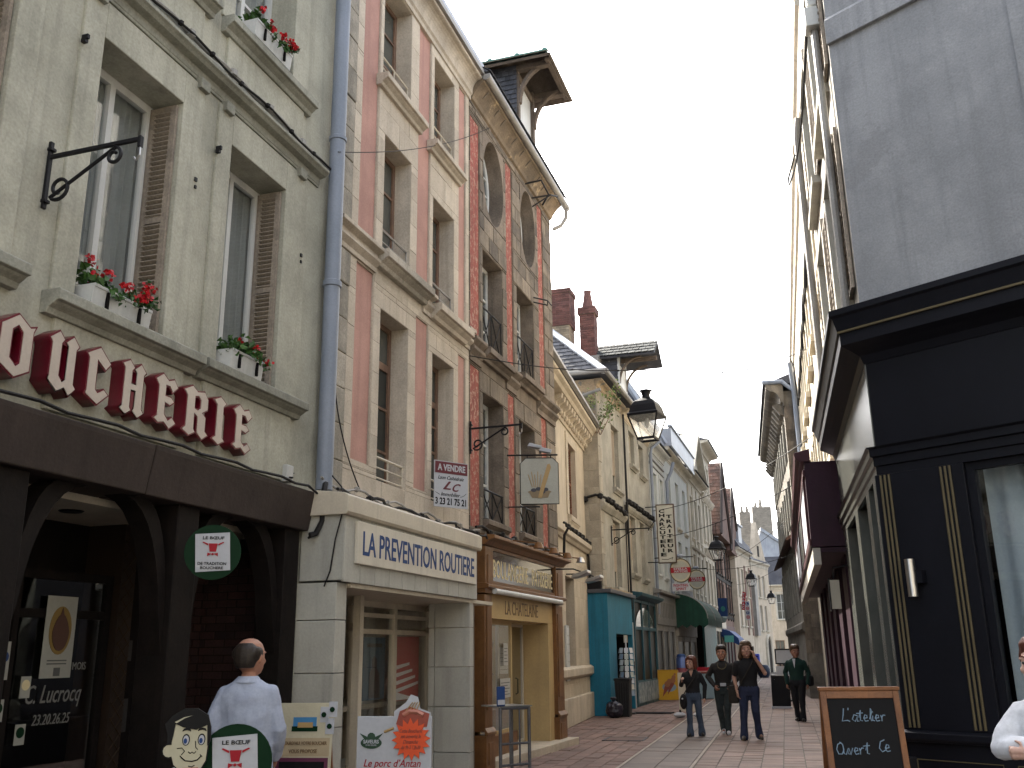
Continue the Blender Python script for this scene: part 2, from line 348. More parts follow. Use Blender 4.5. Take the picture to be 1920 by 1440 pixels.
def ashlar(par, x0, x1, z0, z1, holes, mat, course=.33, length=.62, y=0., proud=.012, gap=.010, name='stone_block', xf=None, jit=.004, seed=1, bev=.006, minw=.1, cap=300):
    """single stones laid in courses round the holes; each its own object"""
    g = random.Random(seed); cut = sorted({z0, z1} | {h[2] for h in holes if z0 < h[2] < z1} | {h[3] for h in holes if z0 < h[3] < z1}); zs = [z0]
    for a, c in zip(cut, cut[1:]):
        n = max(1, round((c - a) / course)); zs += [a + (c - a) * (i + 1) / n for i in range(n)]
    row = 0; made = 0
    for a, c in zip(zs, zs[1:]):
        row += 1; zc = (a + c) / 2; iv = [(x0, x1)]
        for h in holes:
            if h[2] < zc < h[3]:
                iv = [p for s_, e_ in iv for p in ((s_, min(e_, h[0])), (max(s_, h[1]), e_)) if p[1] - p[0] > .03]
        for s_, e_ in iv:
            w = e_ - s_; n = max(1, round(w / length)); edges = [s_ + w * i / n for i in range(n + 1)]
            if n > 1 and row % 2: edges = [s_] + [q - w / n * .5 for q in edges[1:]] + [e_]
            elif n == 1 and row % 2 and w > length * .8: edges = [s_, s_ + w * .45, e_]
            for p, q in zip(edges, edges[1:]):
                if q - p < minw * .3: continue
                if made >= cap: continue
                made += 1
                h_ = gap / 2; yy = y - proud + g.uniform(-jit, jit)
                bb = B().box(p + h_, q - h_, yy, y + .02, a + h_, c - h_)
                obj(name, bb, mat, par, xf=xf, bevel=bev)
    return made
def frame_mesh(x0, x1, z0, z1, y, fw, d, mull, trans, mw=None):
    b = B(); mw = mw or fw * .8
    b.box(x0, x0 + fw, y, y + d, z0, z1); b.box(x1 - fw, x1, y, y + d, z0, z1)
    b.box(x0 + fw, x1 - fw, y, y + d, z0, z0 + fw); b.box(x0 + fw, x1 - fw, y, y + d, z1 - fw, z1)
    for m_ in mull: b.box(m_ - mw / 2, m_ + mw / 2, y - .006, y + d, z0 + fw, z1 - fw)
    ms = [x0 + fw] + [q for m_ in mull for q in (m_ - mw / 2, m_ + mw / 2)] + [x1 - fw]
    for t in trans:
        t, w = t if isinstance(t, tuple) else (t, mw * .6)
        for p, q in zip(ms[::2], ms[1::2]): b.box(p, q, y + .004, y + d - .004, t - w / 2, t + w / 2)
    return b
def window(par, x0, x1, z0, z1, y, mat=None, pane=None, fw=.06, d=.05, mull=None, trans=(), split=False, back=None, curtain=None, xf=None, name='window', open_gap=0):
    """recessed frame (part) with its panes (sub-parts); split: one object for each pane"""
    mull = [(x0 + x1) / 2] if mull is None else mull
    f = obj(name, frame_mesh(x0, x1, z0, z1, y, fw, d, mull, trans), mat or m_whitep, par, xf=xf)
    pane = pane or m_pane; xs = [x0 + fw * .5] + list(mull) + [x1 - fw * .5]
    zs = [z0 + fw * .5] + [t[0] if isinstance(t, tuple) else t for t in trans] + [z1 - fw * .5]
    if split:
        for a, c in zip(xs, xs[1:]):
            for e, g in zip(zs, zs[1:]): obj('pane', B().box(a, c, y + d * .5, y + d * .5 + .006, e, g), pane, f, xf=None) if xf is None else obj('pane', B().box(a, c, y + d * .5, y + d * .5 + .006, e, g), pane, f, xf=xf)
    else: obj('pane', B().box(x0 + fw * .5, x1 - fw * .5, y + d * .5, y + d * .5 + .006, z0 + fw * .5, z1 - fw * .5), pane, f, xf=xf)
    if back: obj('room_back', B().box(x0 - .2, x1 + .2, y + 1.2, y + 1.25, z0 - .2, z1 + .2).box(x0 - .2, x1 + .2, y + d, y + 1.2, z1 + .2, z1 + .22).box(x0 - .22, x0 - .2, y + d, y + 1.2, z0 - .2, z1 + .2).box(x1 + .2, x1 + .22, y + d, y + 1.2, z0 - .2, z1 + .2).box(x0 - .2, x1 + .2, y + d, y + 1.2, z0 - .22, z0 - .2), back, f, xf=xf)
    if curtain:
        for a, c in curtain:
            b = B(); n = 28; vs = []
            for i in range(n + 1):
                xx = a + (c - a) * i / n; yy = y + .085 + .022 * sin(i * 1.35) + .012 * sin(i * .5 + a)
                vs += [(xx, yy, z0 + .02), (xx, yy, z1 - .02)]
            b.add(vs, [(2 * i, 2 * i + 2, 2 * i + 3, 2 * i + 1) for i in range(n)])
            obj('curtain', b, m_curt, f, smooth=True, xf=xf)
    return f
SLAT = {}
def each(name, bs, mat, par, **k):
    return [obj(name, b, mat, par, **k) for b in bs]
def shutter(par, p0, u, w, z0, z1, mat, n, th=.035, name='shutter', xf=None, tilt=30, label=None):
    """louvred leaf: stiles and rails with n slats, each slat an object; p0 = hinge foot, u = unit direction of its width"""
    rw = .055; b = B(); b.box(0, rw, 0, th, 0, z1 - z0).box(w - rw, w, 0, th, 0, z1 - z0).box(rw, w - rw, 0, th, 0, rw * 1.3).box(rw, w - rw, 0, th, z1 - z0 - rw, z1 - z0)
    b.box(rw, w - rw, 0, th, (z1 - z0) * .5 - rw * .5, (z1 - z0) * .5 + rw * .5)
    me = obj(name, b, mat, None); me.parent = par; sh = SHIFT.get(par.name, 0); SHIFT[me.name] = 0
    if label: me['label'] = label
    ang = math.atan2(u[1], u[0])
    loc = V((p0[0] - sh, p0[1], z0))
    mt = Matrix.Translation(loc) @ Matrix.Rotation(ang, 4, 'Z')
    if xf is not None: mt = xf @ Matrix.Translation(V((p0[0], p0[1], z0))) @ Matrix.Rotation(ang, 4, 'Z')
    me.matrix_local = mt
    key = (round(w, 3), mat.name, n); pitch = (z1 - z0 - rw * 2.3) / n
    if key not in SLAT:
        sb = B().box(rw - .004, w - rw + .004, -.027, .027, -.006, .006); s0 = obj('slat', sb, mat, None); SLAT[key] = s0.data; bpy.data.objects.remove(s0)
    for i in range(n):
        z = rw * 1.3 + pitch * (i + .5)
        if abs(z - (z1 - z0) * .5) < rw * .5: continue
        s = bpy.data.objects.new('slat', SLAT[key]); COL.objects.link(s); s.parent = me
        s.location = (0, th * .5, z); s.rotation_euler = (rad(tilt + rnd.uniform(-3, 3)), rad(rnd.uniform(-.4, .4)), 0)
    return me
def sill(par, x0, x1, z, mat, proj=.14, h=.11, name='sill', y=0, xf=None):
    b = B().mould([(y + .02, z - h * 1.7), (y - proj * .35, z - h * 1.7), (y - proj * .45, z - h * 1.3), (y - proj * .7, z - h * 1.05), (y - proj * .8, z - h * .9), (y - proj, z - h * .85), (y - proj, z - .012), (y - proj + .015, z), (y + .02, z)], x0, x1)
    return obj(name, b, mat, par, bevel=.006, xf=xf)
def railing(par, x0, x1, z0, z1, y, mat, style='bars', name='railing', xf=None):
    b = B(); r = .011
    b.tube([(x0, y, z1), (x1, y, z1)], r * 1.5, 6); b.tube([(x0, y, z0), (x1, y, z0)], r, 6)
    if style == 'cross':
        n = 2; w = (x1 - x0) / n
        for i in range(n):
            a, c = x0 + i * w, x0 + (i + 1) * w
            b.tube([(a, y, z0), (c, y, z1)], r, 6); b.tube([(c, y, z0), (a, y, z1)], r, 6); b.tube([(c, y, z0), (c, y, z1)], r, 6)
        b.tube([(x0, y, z0), (x0, y, z1)], r, 6)
    elif style == 'rails':
        b.tube([(x0, y, (z0 + z1) / 2), (x1, y, (z0 + z1) / 2)], r, 6)
        for i in range(3): b.tube([(x0 + (x1 - x0) * i / 2, y, z0), (x0 + (x1 - x0) * i / 2, y, z1)], r, 6)
    else:
        for i in range(6): b.tube([(x0 + (x1 - x0) * i / 5, y, z0), (x0 + (x1 - x0) * i / 5, y, z1)], r, 6)
    return obj(name, b, mat, par, xf=xf)
def mitre(par, name, prof, x0, x1, k0, k1, mat, xf=None):
    """moulding whose ends are cut on the mitre: k0, k1 = run of the cut per unit of projection"""
    n = len(prof); vs = [(x0 - k0 * max(0, -y), y, z) for y, z in prof] + [(x1 + k1 * max(0, -y), y, z) for y, z in prof]
    return obj(name, B().add(vs, [(i, (i + 1) % n, n + (i + 1) % n, n + i) for i in range(n)] + [tuple(range(n))[::-1], tuple(range(n, 2 * n))]), mat, par, xf=xf)
def cornice(par, x0, x1, z0, z1, proj, mat, y=0, name='cornice', xf=None, cov=True):
    h = z1 - z0; pr = [(y + .03, z0), (y - .02, z0), (y - .02, z0 + h * .12), (y - proj * .18, z0 + h * .16)]
    if cov: pr += [(y - proj * (.18 + .55 * (1 - cos(t * pi / 2))), z0 + h * (.2 + .45 * sin(t * pi / 2))) for t in (.2, .4, .6, .8, 1)]
    else: pr += [(y - proj * .25, z0 + h * .5), (y - proj * .7, z0 + h * .58)]
    pr += [(y - proj * .85, z0 + h * .7), (y - proj, z0 + h * .78), (y - proj, z0 + h * .95), (y - proj * .92, z1), (y + .03, z1)]
    return obj(name, B().mould(pr, x0, x1), mat, par, bevel=.005, xf=xf)
def slates(par, a, bq, c, d, nx, ny, mat, name='slate_field', th=.012, seed=3, xf=None):
    """overlapping slates on the quad a-b (eave) d-c (ridge), one joined stuff part"""
    a, bq, c, d = V(a), V(bq), V(c), V(d); g = random.Random(seed); b = B(); n = (bq - a).cross(d - a).normalized()
    if n.z < 0: n = -n
    for j in range(ny):
        t0, t1 = j / ny, min(1, (j + 1.35) / ny)
        for i in range(-1, nx):
            s0, s1 = (i + (.5 if j % 2 else 0)) / nx, (i + 1 + (.5 if j % 2 else 0)) / nx
            s0, s1 = max(0, s0), min(1, s1)
            if s1 - s0 < .01: continue
            e = .04 / nx
            def P(s, t, h): return (a.lerp(bq, s)).lerp(d.lerp(c, s), t) + n * h
            h = th * 2.2 + g.uniform(0, .006)
            q = [P(s0 + e, t0, h), P(s1 - e, t0, h + g.uniform(0, .006)), P(s1 - e, t1, .002), P(s0 + e, t1, .002)]
            lo = [P(s0 + e, t0, h - th), P(s1 - e, t0, h - th)]
            b.add([tuple(x) for x in q + lo], [(0, 1, 2, 3), (4, 5, 1, 0), (0, 3, 4), (1, 5, 2)])
    o = obj(name, b, mat, par, kind='stuff', xf=xf); return o
def quadslab(par, name, a, b_, c, d, th, mat, xf=None, label=None):
    a, b_, c, d = V(a), V(b_), V(c), V(d); n = (b_ - a).cross(d - a).normalized()
    if n.z < 0: n = -n
    lo = [p - n * th for p in (a, b_, c, d)]
    return obj(name, B().add([tuple(x) for x in (a, b_, c, d)] + [tuple(x) for x in lo], [(0, 1, 2, 3), (7, 6, 5, 4), (0, 4, 5, 1), (1, 5, 6, 2), (2, 6, 7, 3), (3, 7, 4, 0)]), mat, par, xf=xf, label=label)
def brickstack(par, x0, x1, y0, y1, z0, z1, mat, name='brickwork', ch=.075, bl=.23):
    b = B(); n = max(1, int((z1 - z0) / ch)); ch = (z1 - z0) / n
    core = B().box(x0 + .02, x1 - .02, y0 + .02, y1 - .02, z0, z1)
    for k in range(n):
        za, zb = z0 + k * ch + .005, z0 + (k + 1) * ch - .005
        for (p, q, fx) in ((x0, x1, 0), (y0, y1, 1)):
            m_ = max(1, round((q - p) / bl)); w = (q - p) / m_
            es = [p + w * i for i in range(m_ + 1)]
            if k % 2: es = [p] + [e + w / 2 for e in es[:-1]] + [q]
            for s, e in zip(es, es[1:]):
                j = rnd.uniform(-.004, .004)
                if fx == 0: b.box(s + .004, e - .004, y0 + j, y0 + .06, za, zb); b.box(s + .004, e - .004, y1 - .06, y1 + j, za, zb)
                else: b.box(x0 + j, x0 + .06, s + .004, e - .004, za, zb); b.box(x1 - .06, x1 + j, s + .004, e - .004, za, zb)
    o = obj(name, core, m_mort, par); obj('brick_courses', b, mat, o, kind='stuff')
    return o
def chimney(name, label, loc, az, stacks, pots=(), group=None, pot_mat=None):
    """stacks: (x0,x1,y0,y1,z0,z1,mat)"""
    t = thing(name, label, 'chimney', loc, az, group)
    for s in stacks: brickstack(t, *s)
    for (x, y, z, h, r) in pots: obj('chimney_pot', B().lathe([(r, 0), (r * .95, h * .1), (r * .6, h * .85), (r * .68, h)], (x, y, z), 10), pot_mat or MATS['red_chimney_brick'], t, smooth=True)
    return t
def scroll(c, r, turns, a0, sgn=1, n=26):
    pts = []
    for i in range(n + 1):
        t = i / n; a = a0 + sgn * t * turns * 2 * pi; q = r * (1 - .62 * t)
        pts.append((c[0] + q * cos(a), c[1] + q * sin(a)))
    return pts
def lamp_bracket(label, fr, u, v, z, s=1., L=.95, group='empty wrought iron lamp brackets'):
    """wall bar, projecting arm, curled brace; arm points into the street (local -Y)"""
    t = fr.thing('lamp_bracket', label, 'lamp bracket', u, v, z, group)
    SHIFT[t.name] = 0; r = .016 * s
    obj('wall_bar', B().box(-.02 * s, .02 * s, -.03 * s, 0, 0, .62 * s).box(-.03 * s, .03 * s, -.05 * s, 0, .05 * s, .08 * s).box(-.03 * s, .03 * s, -.05 * s, 0, .53 * s, .56 * s), m_black, t, bevel=.004)
    obj('arm', B().box(-.015 * s, .015 * s, -L * s, -.03 * s, .46 * s, .495 * s).box(-.02 * s, .02 * s, -L * s - .03 * s, -L * s, .40 * s, .50 * s), m_black, t, bevel=.003)
    pts = scroll((-.15 * s, .17 * s), .115 * s, 1.15, -.75, -1)[::-1]
    end = pts[-1]
    p2 = scroll((-.68 * s, .37 * s), .08 * s, 1.1, pi * .55, 1)
    path = [(0, a, b) for a, b in pts] + [(0, end[0] + (p2[0][0] - end[0]) * k / 6, end[1] + (p2[0][1] - end[1]) * k / 6) for k in range(1, 6)]
    obj('scroll_brace', B().tube(path + [(0, a, b) for a, b in p2], r, 6), m_black, t, smooth=True)
    obj('hook', B().tube([(0, -L * s - .015, .40 * s), (0, -L * s - .015, .33 * s), (0, -L * s + .01, .29 * s), (0, -L * s + .03, .32 * s)], r * .6, 6), m_steel, t)
    return t
m_lampglass = frosted('frosted_lantern_glass', (.95, .95, .9), .2)
def lantern(label, loc, az, s=1., group='street lanterns hanging over the street'):
    """four-sided street lantern; loc = centre of its bottom plate"""
    t = thing('street_lantern', label, 'street lantern', loc, az, group)
    a, c, h = .15 * s, .27 * s, .40 * s
    f = B()
    for sx in (-1, 1):
        for sy in (-1, 1): f.tube([(sx * a, sy * a, 0), (sx * c, sy * c, h)], .014 * s, 5)
    f.box(-a - .012 * s, a + .012 * s, -a - .012 * s, -a + .012 * s, -.03 * s, .012 * s).box(-a - .012 * s, a + .012 * s, a - .012 * s, a + .012 * s, -.03 * s, .012 * s)
    f.box(-a - .012 * s, -a + .012 * s, -a + .012 * s, a - .012 * s, -.03 * s, .012 * s).box(a - .012 * s, a + .012 * s, -a + .012 * s, a - .012 * s, -.03 * s, .012 * s)
    obj('frame', f, m_black, t)
    for k in range(4):
        m_ = Matrix.Rotation(k * pi / 2, 4, 'Z'); q = [m_ @ V(p) for p in ((-a, -a, .01), (a, -a, .01), (c, -c, h), (-c, -c, h))]
        obj('pane', B().add([tuple(p) for p in q], [(0, 1, 2, 3)]), m_lampglass, t)
    g = .707
    obj('hood', B().lathe([(c * 1.46, h - .005 * s), (c * 1.5, h + .035 * s), (c * 1.36, h + .06 * s), (c * 1.18, h + .19 * s), (c * .96, h + .27 * s), (c * .55, h + .33 * s), (c * .32, h + .35 * s)], (0, 0, 0), 4, 0, 1, 1, pi / 4), m_black, t, bevel=.006 * s)
    obj('finial', B().lathe([(c * .33, h + .345 * s), (c * .26, h + .40 * s), (c * .34, h + .47 * s), (c * .46, h + .49 * s), (c * .2, h + .51 * s)], (0, 0, 0), 12), m_black, t, smooth=True)
    obj('bulb', B().lathe([(.02 * s, h * .95), (.045 * s, h * .8), (.05 * s, h * .6), (.02 * s, h * .5)], (0, 0, 0), 10), m_whitep, t, smooth=True)
    return t
def cable(label, pts, r=.012, mat=None, name='cable', clips=0, group=None, sag=0, cat='cable'):
    P = [V(p) for p in pts]
    if sag:
        a, c = P[0], P[-1]; P = [a.lerp(c, i / 24) - V((0, 0, sag * 4 * (i / 24) * (1 - i / 24))) for i in range(25)]
    b = B().tube(P, r, 6)
    if clips:
        for i in range(1, clips + 1):
            f = i / (clips + 1) * (len(P) - 1); k = int(f); p = P[k].lerp(P[min(k + 1, len(P) - 1)], f - k); b.ball(tuple(p), r * 2.6, 6)
    o = obj(name, b, mat or m_cable, None, smooth=True); o['label'] = label; o['category'] = cat
    if group: o['group'] = group
    return o
def leaves(par, name, vol, n, size, mat, seed=1, kind='stuff'):
    """n small leaf faces inside the volume function vol(g)->point"""
    g = random.Random(seed); b = B()
    for _ in range(n):
        p = V(vol(g)); d = V((g.gauss(0, 1), g.gauss(0, 1), g.gauss(0, 1))).normalized(); e = d.orthogonal().normalized(); s = size * g.uniform(.6, 1.3)
        e = Matrix.Rotation(g.uniform(0, 6.28), 3, d) @ e; f = d.cross(e)
        k = d * s * .18
        b.add([tuple(p - e * s * .5), tuple(p - f * s * .38 + k), tuple(p + e * s * .6 - k), tuple(p + f * s * .38 + k)], [(0, 1, 2), (0, 2, 3)])
    return obj(name, b, mat, par, kind=kind)
def flower_box(label, fr, u0, u1, v, z, seed, nfl):
    t = fr.thing('flower_box', label, 'flower box', (u0 + u1) / 2, v, z, 'geranium boxes on the butcher house sills'); SHIFT[t.name] = 0
    w = (u1 - u0) / 2
    b = B()
    pr = [(-.085, 0), (.085, 0), (.105, .155), (.112, .155), (.112, .18), (-.112, .18), (-.112, .155), (-.105, .155)]
    b.mould(pr, -w, w)
    for s in (-.55, .55): b.box(w * s - .012, w * s + .012, -.118, -.095, .02, .15, 1)
    obj('planter', b, [m_plan, m_dark], t, bevel=.004)
    def vol(g):
        x = g.uniform(-w, w * 1.18); y = g.gauss(-.01, .075)
        return (x, y, .16 + abs(g.gauss(0, .058)) - (max(0, -y - .1)) * .8 + .05 * sin(x * 9 + seed))
    leaves(t, 'foliage', vol, 420, .062, m_leaf, seed)
    g = random.Random(seed * 3)
    for i in range(nfl):
        p = V(vol(g)) + V((0, -.05, .02 + g.uniform(0, .05))); b = B()
        for _ in range(26):
            q = p + V((g.gauss(0, .021), g.gauss(0, .021), g.gauss(0, .019))); d = V((g.gauss(0, 1), g.gauss(0, 1), g.gauss(0, 1))).normalized(); e = d.orthogonal().normalized() * .017; f = d.cross(e)
            b.add([tuple(q - e), tuple(q - f), tuple(q + e), tuple(q + f)], [(0, 1, 2, 3)])
        obj('flower_head', b, m_petal, t)
    return t
# ------------------------------------------------------------------ ground and street paving
struct('ground', B().box(-400, 400, -200, 600, -1.0, -.03), m_grnd)
SF = LF.sub(20, -1.6, 15.3)                   # direction of the paving bands
street = B()
for a, c in ((-24, 62),):
    p = [SF.w(a, 6), SF.w(a, -9), SF.w(c, -9), SF.w(c, 6)]
    street.quad(*[(q.x, q.y, -.008) for q in p])
st = obj('street', street, m_bed, None, kind='structure')
def paving(u0, u1, v0, v1, du, dv, mi, ms, near, gap, seed):
    g = random.Random(seed); cells = []; nu = int((u1 - u0) / du); nv = max(1, round(abs(v1 - v0) / dv)); w = (v1 - v0) / nv
    for i in range(nu):
        for k in range(nv):
            off = du * .5 if k % 2 else 0
            cells.append((u0 + i * du + off, v0 + k * w))
    me = {}
    b = B(); cnt = 0
    for u, v in sorted(cells, key=lambda c: c[0]):
        z = g.uniform(-.003, .002); ti = g.uniform(-.003, .003)
        q = [SF.w(u + gap / 2, v + gap / 2), SF.w(u + du - gap / 2, v + gap / 2), SF.w(u + du - gap / 2, v + w - gap / 2), SF.w(u + gap / 2, v + w - gap / 2)]
        top = [(p.x, p.y, z + (ti if j in (1, 2) else 0)) for j, p in enumerate(q)]; lo = [(p.x, p.y, -.02) for p in q]
        if near[0] <= u < near[1] and cnt < near[2]:
            cnt += 1; c = SF.w(u + du / 2, v + w / 2)
            bb = B().add([(x - c.x, y - c.y, zz) for x, y, zz in top + lo], [(0, 1, 2, 3), (4, 5, 1, 0), (5, 6, 2, 1), (6, 7, 3, 2), (7, 4, 0, 3)])
            o = obj('paver', bb, mi, st); o.location = (c.x, c.y, 0)
        else: b.add(top + lo, [(0, 1, 2, 3), (4, 5, 1, 0), (5, 6, 2, 1), (6, 7, 3, 2), (7, 4, 0, 3)])
    obj('paver_field', b, ms, st, kind='stuff')
paving(-13, 32, .03, 4.6, .45, .24, m_pvl, m_pvls, (-7.5, -3.5, 130), .014, 1)
paving(-13, 44, -1.02, -.03, .62, .48, m_pvc, m_pvcs, (-7, 12, 60), .016, 2)
paving(-13, 44, -6.5, -1.08, .36, .31, m_pvr, m_pvrs, (-7, -4.2, 110), .016, 3)
kb = B()
for v in (0, -1.05):
    p, q = SF.w(-13, v + .024), SF.w(44, v - .024); a, c = SF.w(-13, v - .024), SF.w(44, v + .024)
    kb.add([(p.x, p.y, .004), (a.x, a.y, .004), (q.x, q.y, .004), (c.x, c.y, .004), (p.x, p.y, -.03), (a.x, a.y, -.03), (q.x, q.y, -.03), (c.x, c.y, -.03)], [(0, 1, 2, 3), (0, 4, 5, 1), (2, 6, 7, 3)])
obj('kerb_strip', kb, M('pale_strip_stone', (.36, .31, .26), fine=.1, rand=.05), st)
mh = thing('manhole_cover', 'square iron manhole cover set in the red paving before the bakery step', 'manhole cover', LF.w(19.4, -1.0, 0), 15.3)
obj('cover_plate', B().box(-.35, .35, -.35, .35, -.01, .008), M('rusty_cover', (.13, .085, .07), fine=.2), mh)
obj('rim', B().box(-.40, -.355, -.40, .40, -.01, .010).box(.355, .40, -.40, .40, -.01, .010).box(-.355, .355, -.40, -.355, -.01, .010).box(-.355, .355, .355, .40, -.01, .010), m_black, mh)
# ------------------------------------------------------------------ butcher house (left edge)
hA = LF.thing('butcher_house', 'grey-green rendered house with geranium boxes and red letters above the butcher shop', 'house', 2.0)
wA = [(3.35, 4.34, 4.19, 6.34, .34), (5.15, 6.14, 4.13, 6.345, .34), (6.87, 7.85, 4.13, 6.335, .34), (4.95, 5.95, 7.6, 9.75, .34), (6.77, 7.85, 7.58, 9.75, .34)]
wall(hA, 2, 8.88, 3.24, 10.9, wA, m_plA)
obj('side_wall', B().box(2, 2.3, .0, 7, 0, 3.24).box(8.46, 8.88, .012, 7, 0, 3.24), m_plA, hA)
def surround(x0, x1, o, z0, z1, n):
    b = B()
    for a, c, d, e in ((x0, o[0], z0, z1), (o[1], x1, z0, z1), (o[0], o[1], o[3], z1)): b.box(a, c, -.03, .004, d, e)
    obj(n, b, m_plA, hA, bevel=.008)
surround(3.1, 4.56, wA[0], 4.19, 6.66, 'window_surround'); surround(4.93, 6.42, wA[1], 4.13, 6.66, 'window_surround'); surround(6.65, 8.28, wA[2], 4.13, 6.66, 'window_surround')
surround(4.7, 6.2, wA[3], 7.6, 9.95, 'window_surround'); surround(6.58, 8.12, wA[4], 7.58, 9.95, 'window_surround')
for x0, x1 in ((2.95, 4.62), (4.88, 6.56), (6.6, 8.28)):
    s_ = sill(hA, x0, x1, 4.125 if x0 > 4 else 4.19, m_plAs, .17, .10); obj('apron', B().box(x0 + .12, x1 - .12, -.035, .004, 3.3, 3.96), m_plA, hA, bevel=.008)
for x0, x1 in ((4.72, 6.42), (6.6, 8.22)):
    sill(hA, x0, x1, 7.575, m_plAs, .15, .10); obj('apron', B().box(x0 + .1, x1 - .1, -.03, .004, 6.9, 7.41), m_plA, hA, bevel=.008)
cornice(hA, 2, 8.52, 6.69, 6.885, .15, m_plAs, cov=False)
for x in (4.97, 6.3, 6.69, 8.05): obj('cornice_bracket', B().box(x, x + .13, -.075, 0, 6.60, 6.70), m_plAs, hA, bevel=.006)
for i, o in enumerate(wA):
    up_ = i > 2
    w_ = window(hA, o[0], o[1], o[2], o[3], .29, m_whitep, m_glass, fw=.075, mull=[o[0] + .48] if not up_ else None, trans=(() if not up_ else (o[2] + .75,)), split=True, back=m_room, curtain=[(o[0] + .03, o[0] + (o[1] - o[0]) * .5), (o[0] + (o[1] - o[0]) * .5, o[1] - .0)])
    if not up_:
        shutter(hA, (o[1] - .012, .015), (0, 1), .27, o[2] + .01, o[3] - .03, m_shut, 44, tilt=32, th=.03, label='grey weathered louvred leaf folded into the right reveal')
        shutter(hA, (o[0] + .045, .015), (0, 1), .27, o[2] + .01, o[3] - .03, m_shut, 44, tilt=32, th=.03, label='grey weathered louvred leaf folded into the left reveal') if i == 0 else None
# shutter stops and hook plates on the wall
for x, z in ((4.93, 6.12), (6.64, 6.1)):
    obj('hook', B().box(x - .016, x + .016, -.07, -.028, z + .02, z + .05).box(x - .012, x + .012, -.085, -.028, z + .05, z + .085), m_black, hA)
for x, z in ((6.36, 5.7), (8.18, 5.72)): obj('shutter_catch', B().box(x, x + .03, -.045, -.028, z, z + .035).box(x + .006, x + .026, -.045, -.028, z - .07, z - .04), m_black, hA)
obj('rain_pipe', B().tube([(8.72, -.13, 3.3), (8.70, -.13, 10.6)], .088, 14).lathe([(.088, 0), (.105, .01), (.105, .07), (.088, .08)], (8.715, -.13, 5.55), 14).lathe([(.088, 0), (.102, .01), (.102, .05), (.088, .06)], (8.71, -.13, 7.35), 14), m_pipeb, hA, smooth=True, label='blue-grey rain pipe in the corner')
obj('cable_pipe', B().tube([(8.87, -.09, 3.55), (8.86, -.09, 7.15), (8.80, -.10, 7.35)], .03, 8).tube([(8.93, -.07, 3.5), (8.92, -.07, 6.8)], .018, 6), m_cable, hA, smooth=True, label='black conduit beside the rain pipe')
# butcher shop: dark timber front under the house
hS = LF.thing('butcher_shopfront', 'dark half-timbered butcher shop front with curved braces below the red letters', 'shop front', 2.0)
obj('beam', B().prism([(-.10, 2.855), (.35, 2.855), (.35, 3.24), (-.16, 3.24), (-.16, 3.2)], 'x', 2.0, 6.02).prism([(-.10, 2.853), (.35, 2.853), (.35, 3.243), (-.163, 3.243), (-.163, 3.2)], 'x', 6.03, 8.50), m_timb2, hS, bevel=.01)
for x0, x1 in ((4.62, 4.95), (6.52, 6.80), (8.18, 8.44)): obj('post', B().box(x0, x1, -.04, .26, 0, 2.853), m_timb, hS, bevel=.012)
def brace(x, s):
    a = [(x + s * .34 * (1 - cos(k * pi / 16)), 1.95 + .903 * sin(k * pi / 16)) for k in range(9)]
    c = [(x + s * (.07 + .50 * (1 - cos(k * pi / 16))), 1.80 + 1.04 * sin(k * pi / 16)) for k in range(9)]
    c[-1] = (x + s * .60, 2.853); c[0] = (x, 1.66)
    n = len(a); b = B(); vs = []
    for y in (.02, .2): vs += [(p[0], y, p[1]) for p in a] + [(p[0], y, p[1]) for p in c]
    fs = []
    for k in range(n - 1):
        fs += [(k, k + 1, n + k + 1, n + k), (2 * n + k, 3 * n + k, 3 * n + k + 1, 2 * n + k + 1), (k, 2 * n + k, 2 * n + k + 1, k + 1), (n + k, n + k + 1, 3 * n + k + 1, 3 * n + k)]
    b.add(vs, fs); obj('brace', b, m_timb, hS)
brace(4.95, 1); brace(6.52, -1); brace(6.80, 1); brace(8.18, -1)
obj('soffit', B().box(2, 8.46, .35, 2.1, 2.80, 2.86), M('pale_soffit_board', (.50, .45, .37), fine=.06), hS)
obj('downlight', B().lathe([(.10, 0), (.085, -.012), (.06, -.012)], (6.2, .75, 2.80), 14), m_black, hS)
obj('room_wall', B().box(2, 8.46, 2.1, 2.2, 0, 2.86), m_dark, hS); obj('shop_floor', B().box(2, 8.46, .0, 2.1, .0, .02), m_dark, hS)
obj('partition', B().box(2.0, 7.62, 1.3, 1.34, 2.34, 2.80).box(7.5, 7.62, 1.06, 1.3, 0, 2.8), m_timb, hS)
# glazed door, lattice pillar, dark panel door
f = obj('glass_door', frame_mesh(5.6, 7.02, 0, 2.34, .96, .07, .05, [5.98], [(2.0, .07)]), m_timb, hS)
obj('pane', B().box(5.63, 6.99, .985, .99, .03, 2.31), m_glass, f)
dg = obj('lattice_pillar', B().box(6.84 + .2, 7.06 + .16, .90, 1.3, 0, 2.8), M('dark_brown_ground', (.03, .018, .012), rough=.5), hS)
lt = B()
for k in range(22):
    z = k * .125
    for s in (1, -1):
        a = 7.05 if s > 0 else 7.21
        lt.tube([(a, .893, z), (7.26 - (a - 7.0), .893, z + .16)], .005, 4)
obj('lattice', lt, plain('dull_brass', (.045, .028, .014), .5, 0, .2), dg, kind='stuff')
f = obj('panel_door', B().box(7.24, 7.5, 1.02, 1.1, 0, 2.5), m_timb, hS)
obj('letter_plate', B().box(7.30, 7.40, 1.01, 1.02, 1.62, 1.8).box(7.29, 7.41, 1.008, 1.018, 1.02, 1.3), m_room, f)
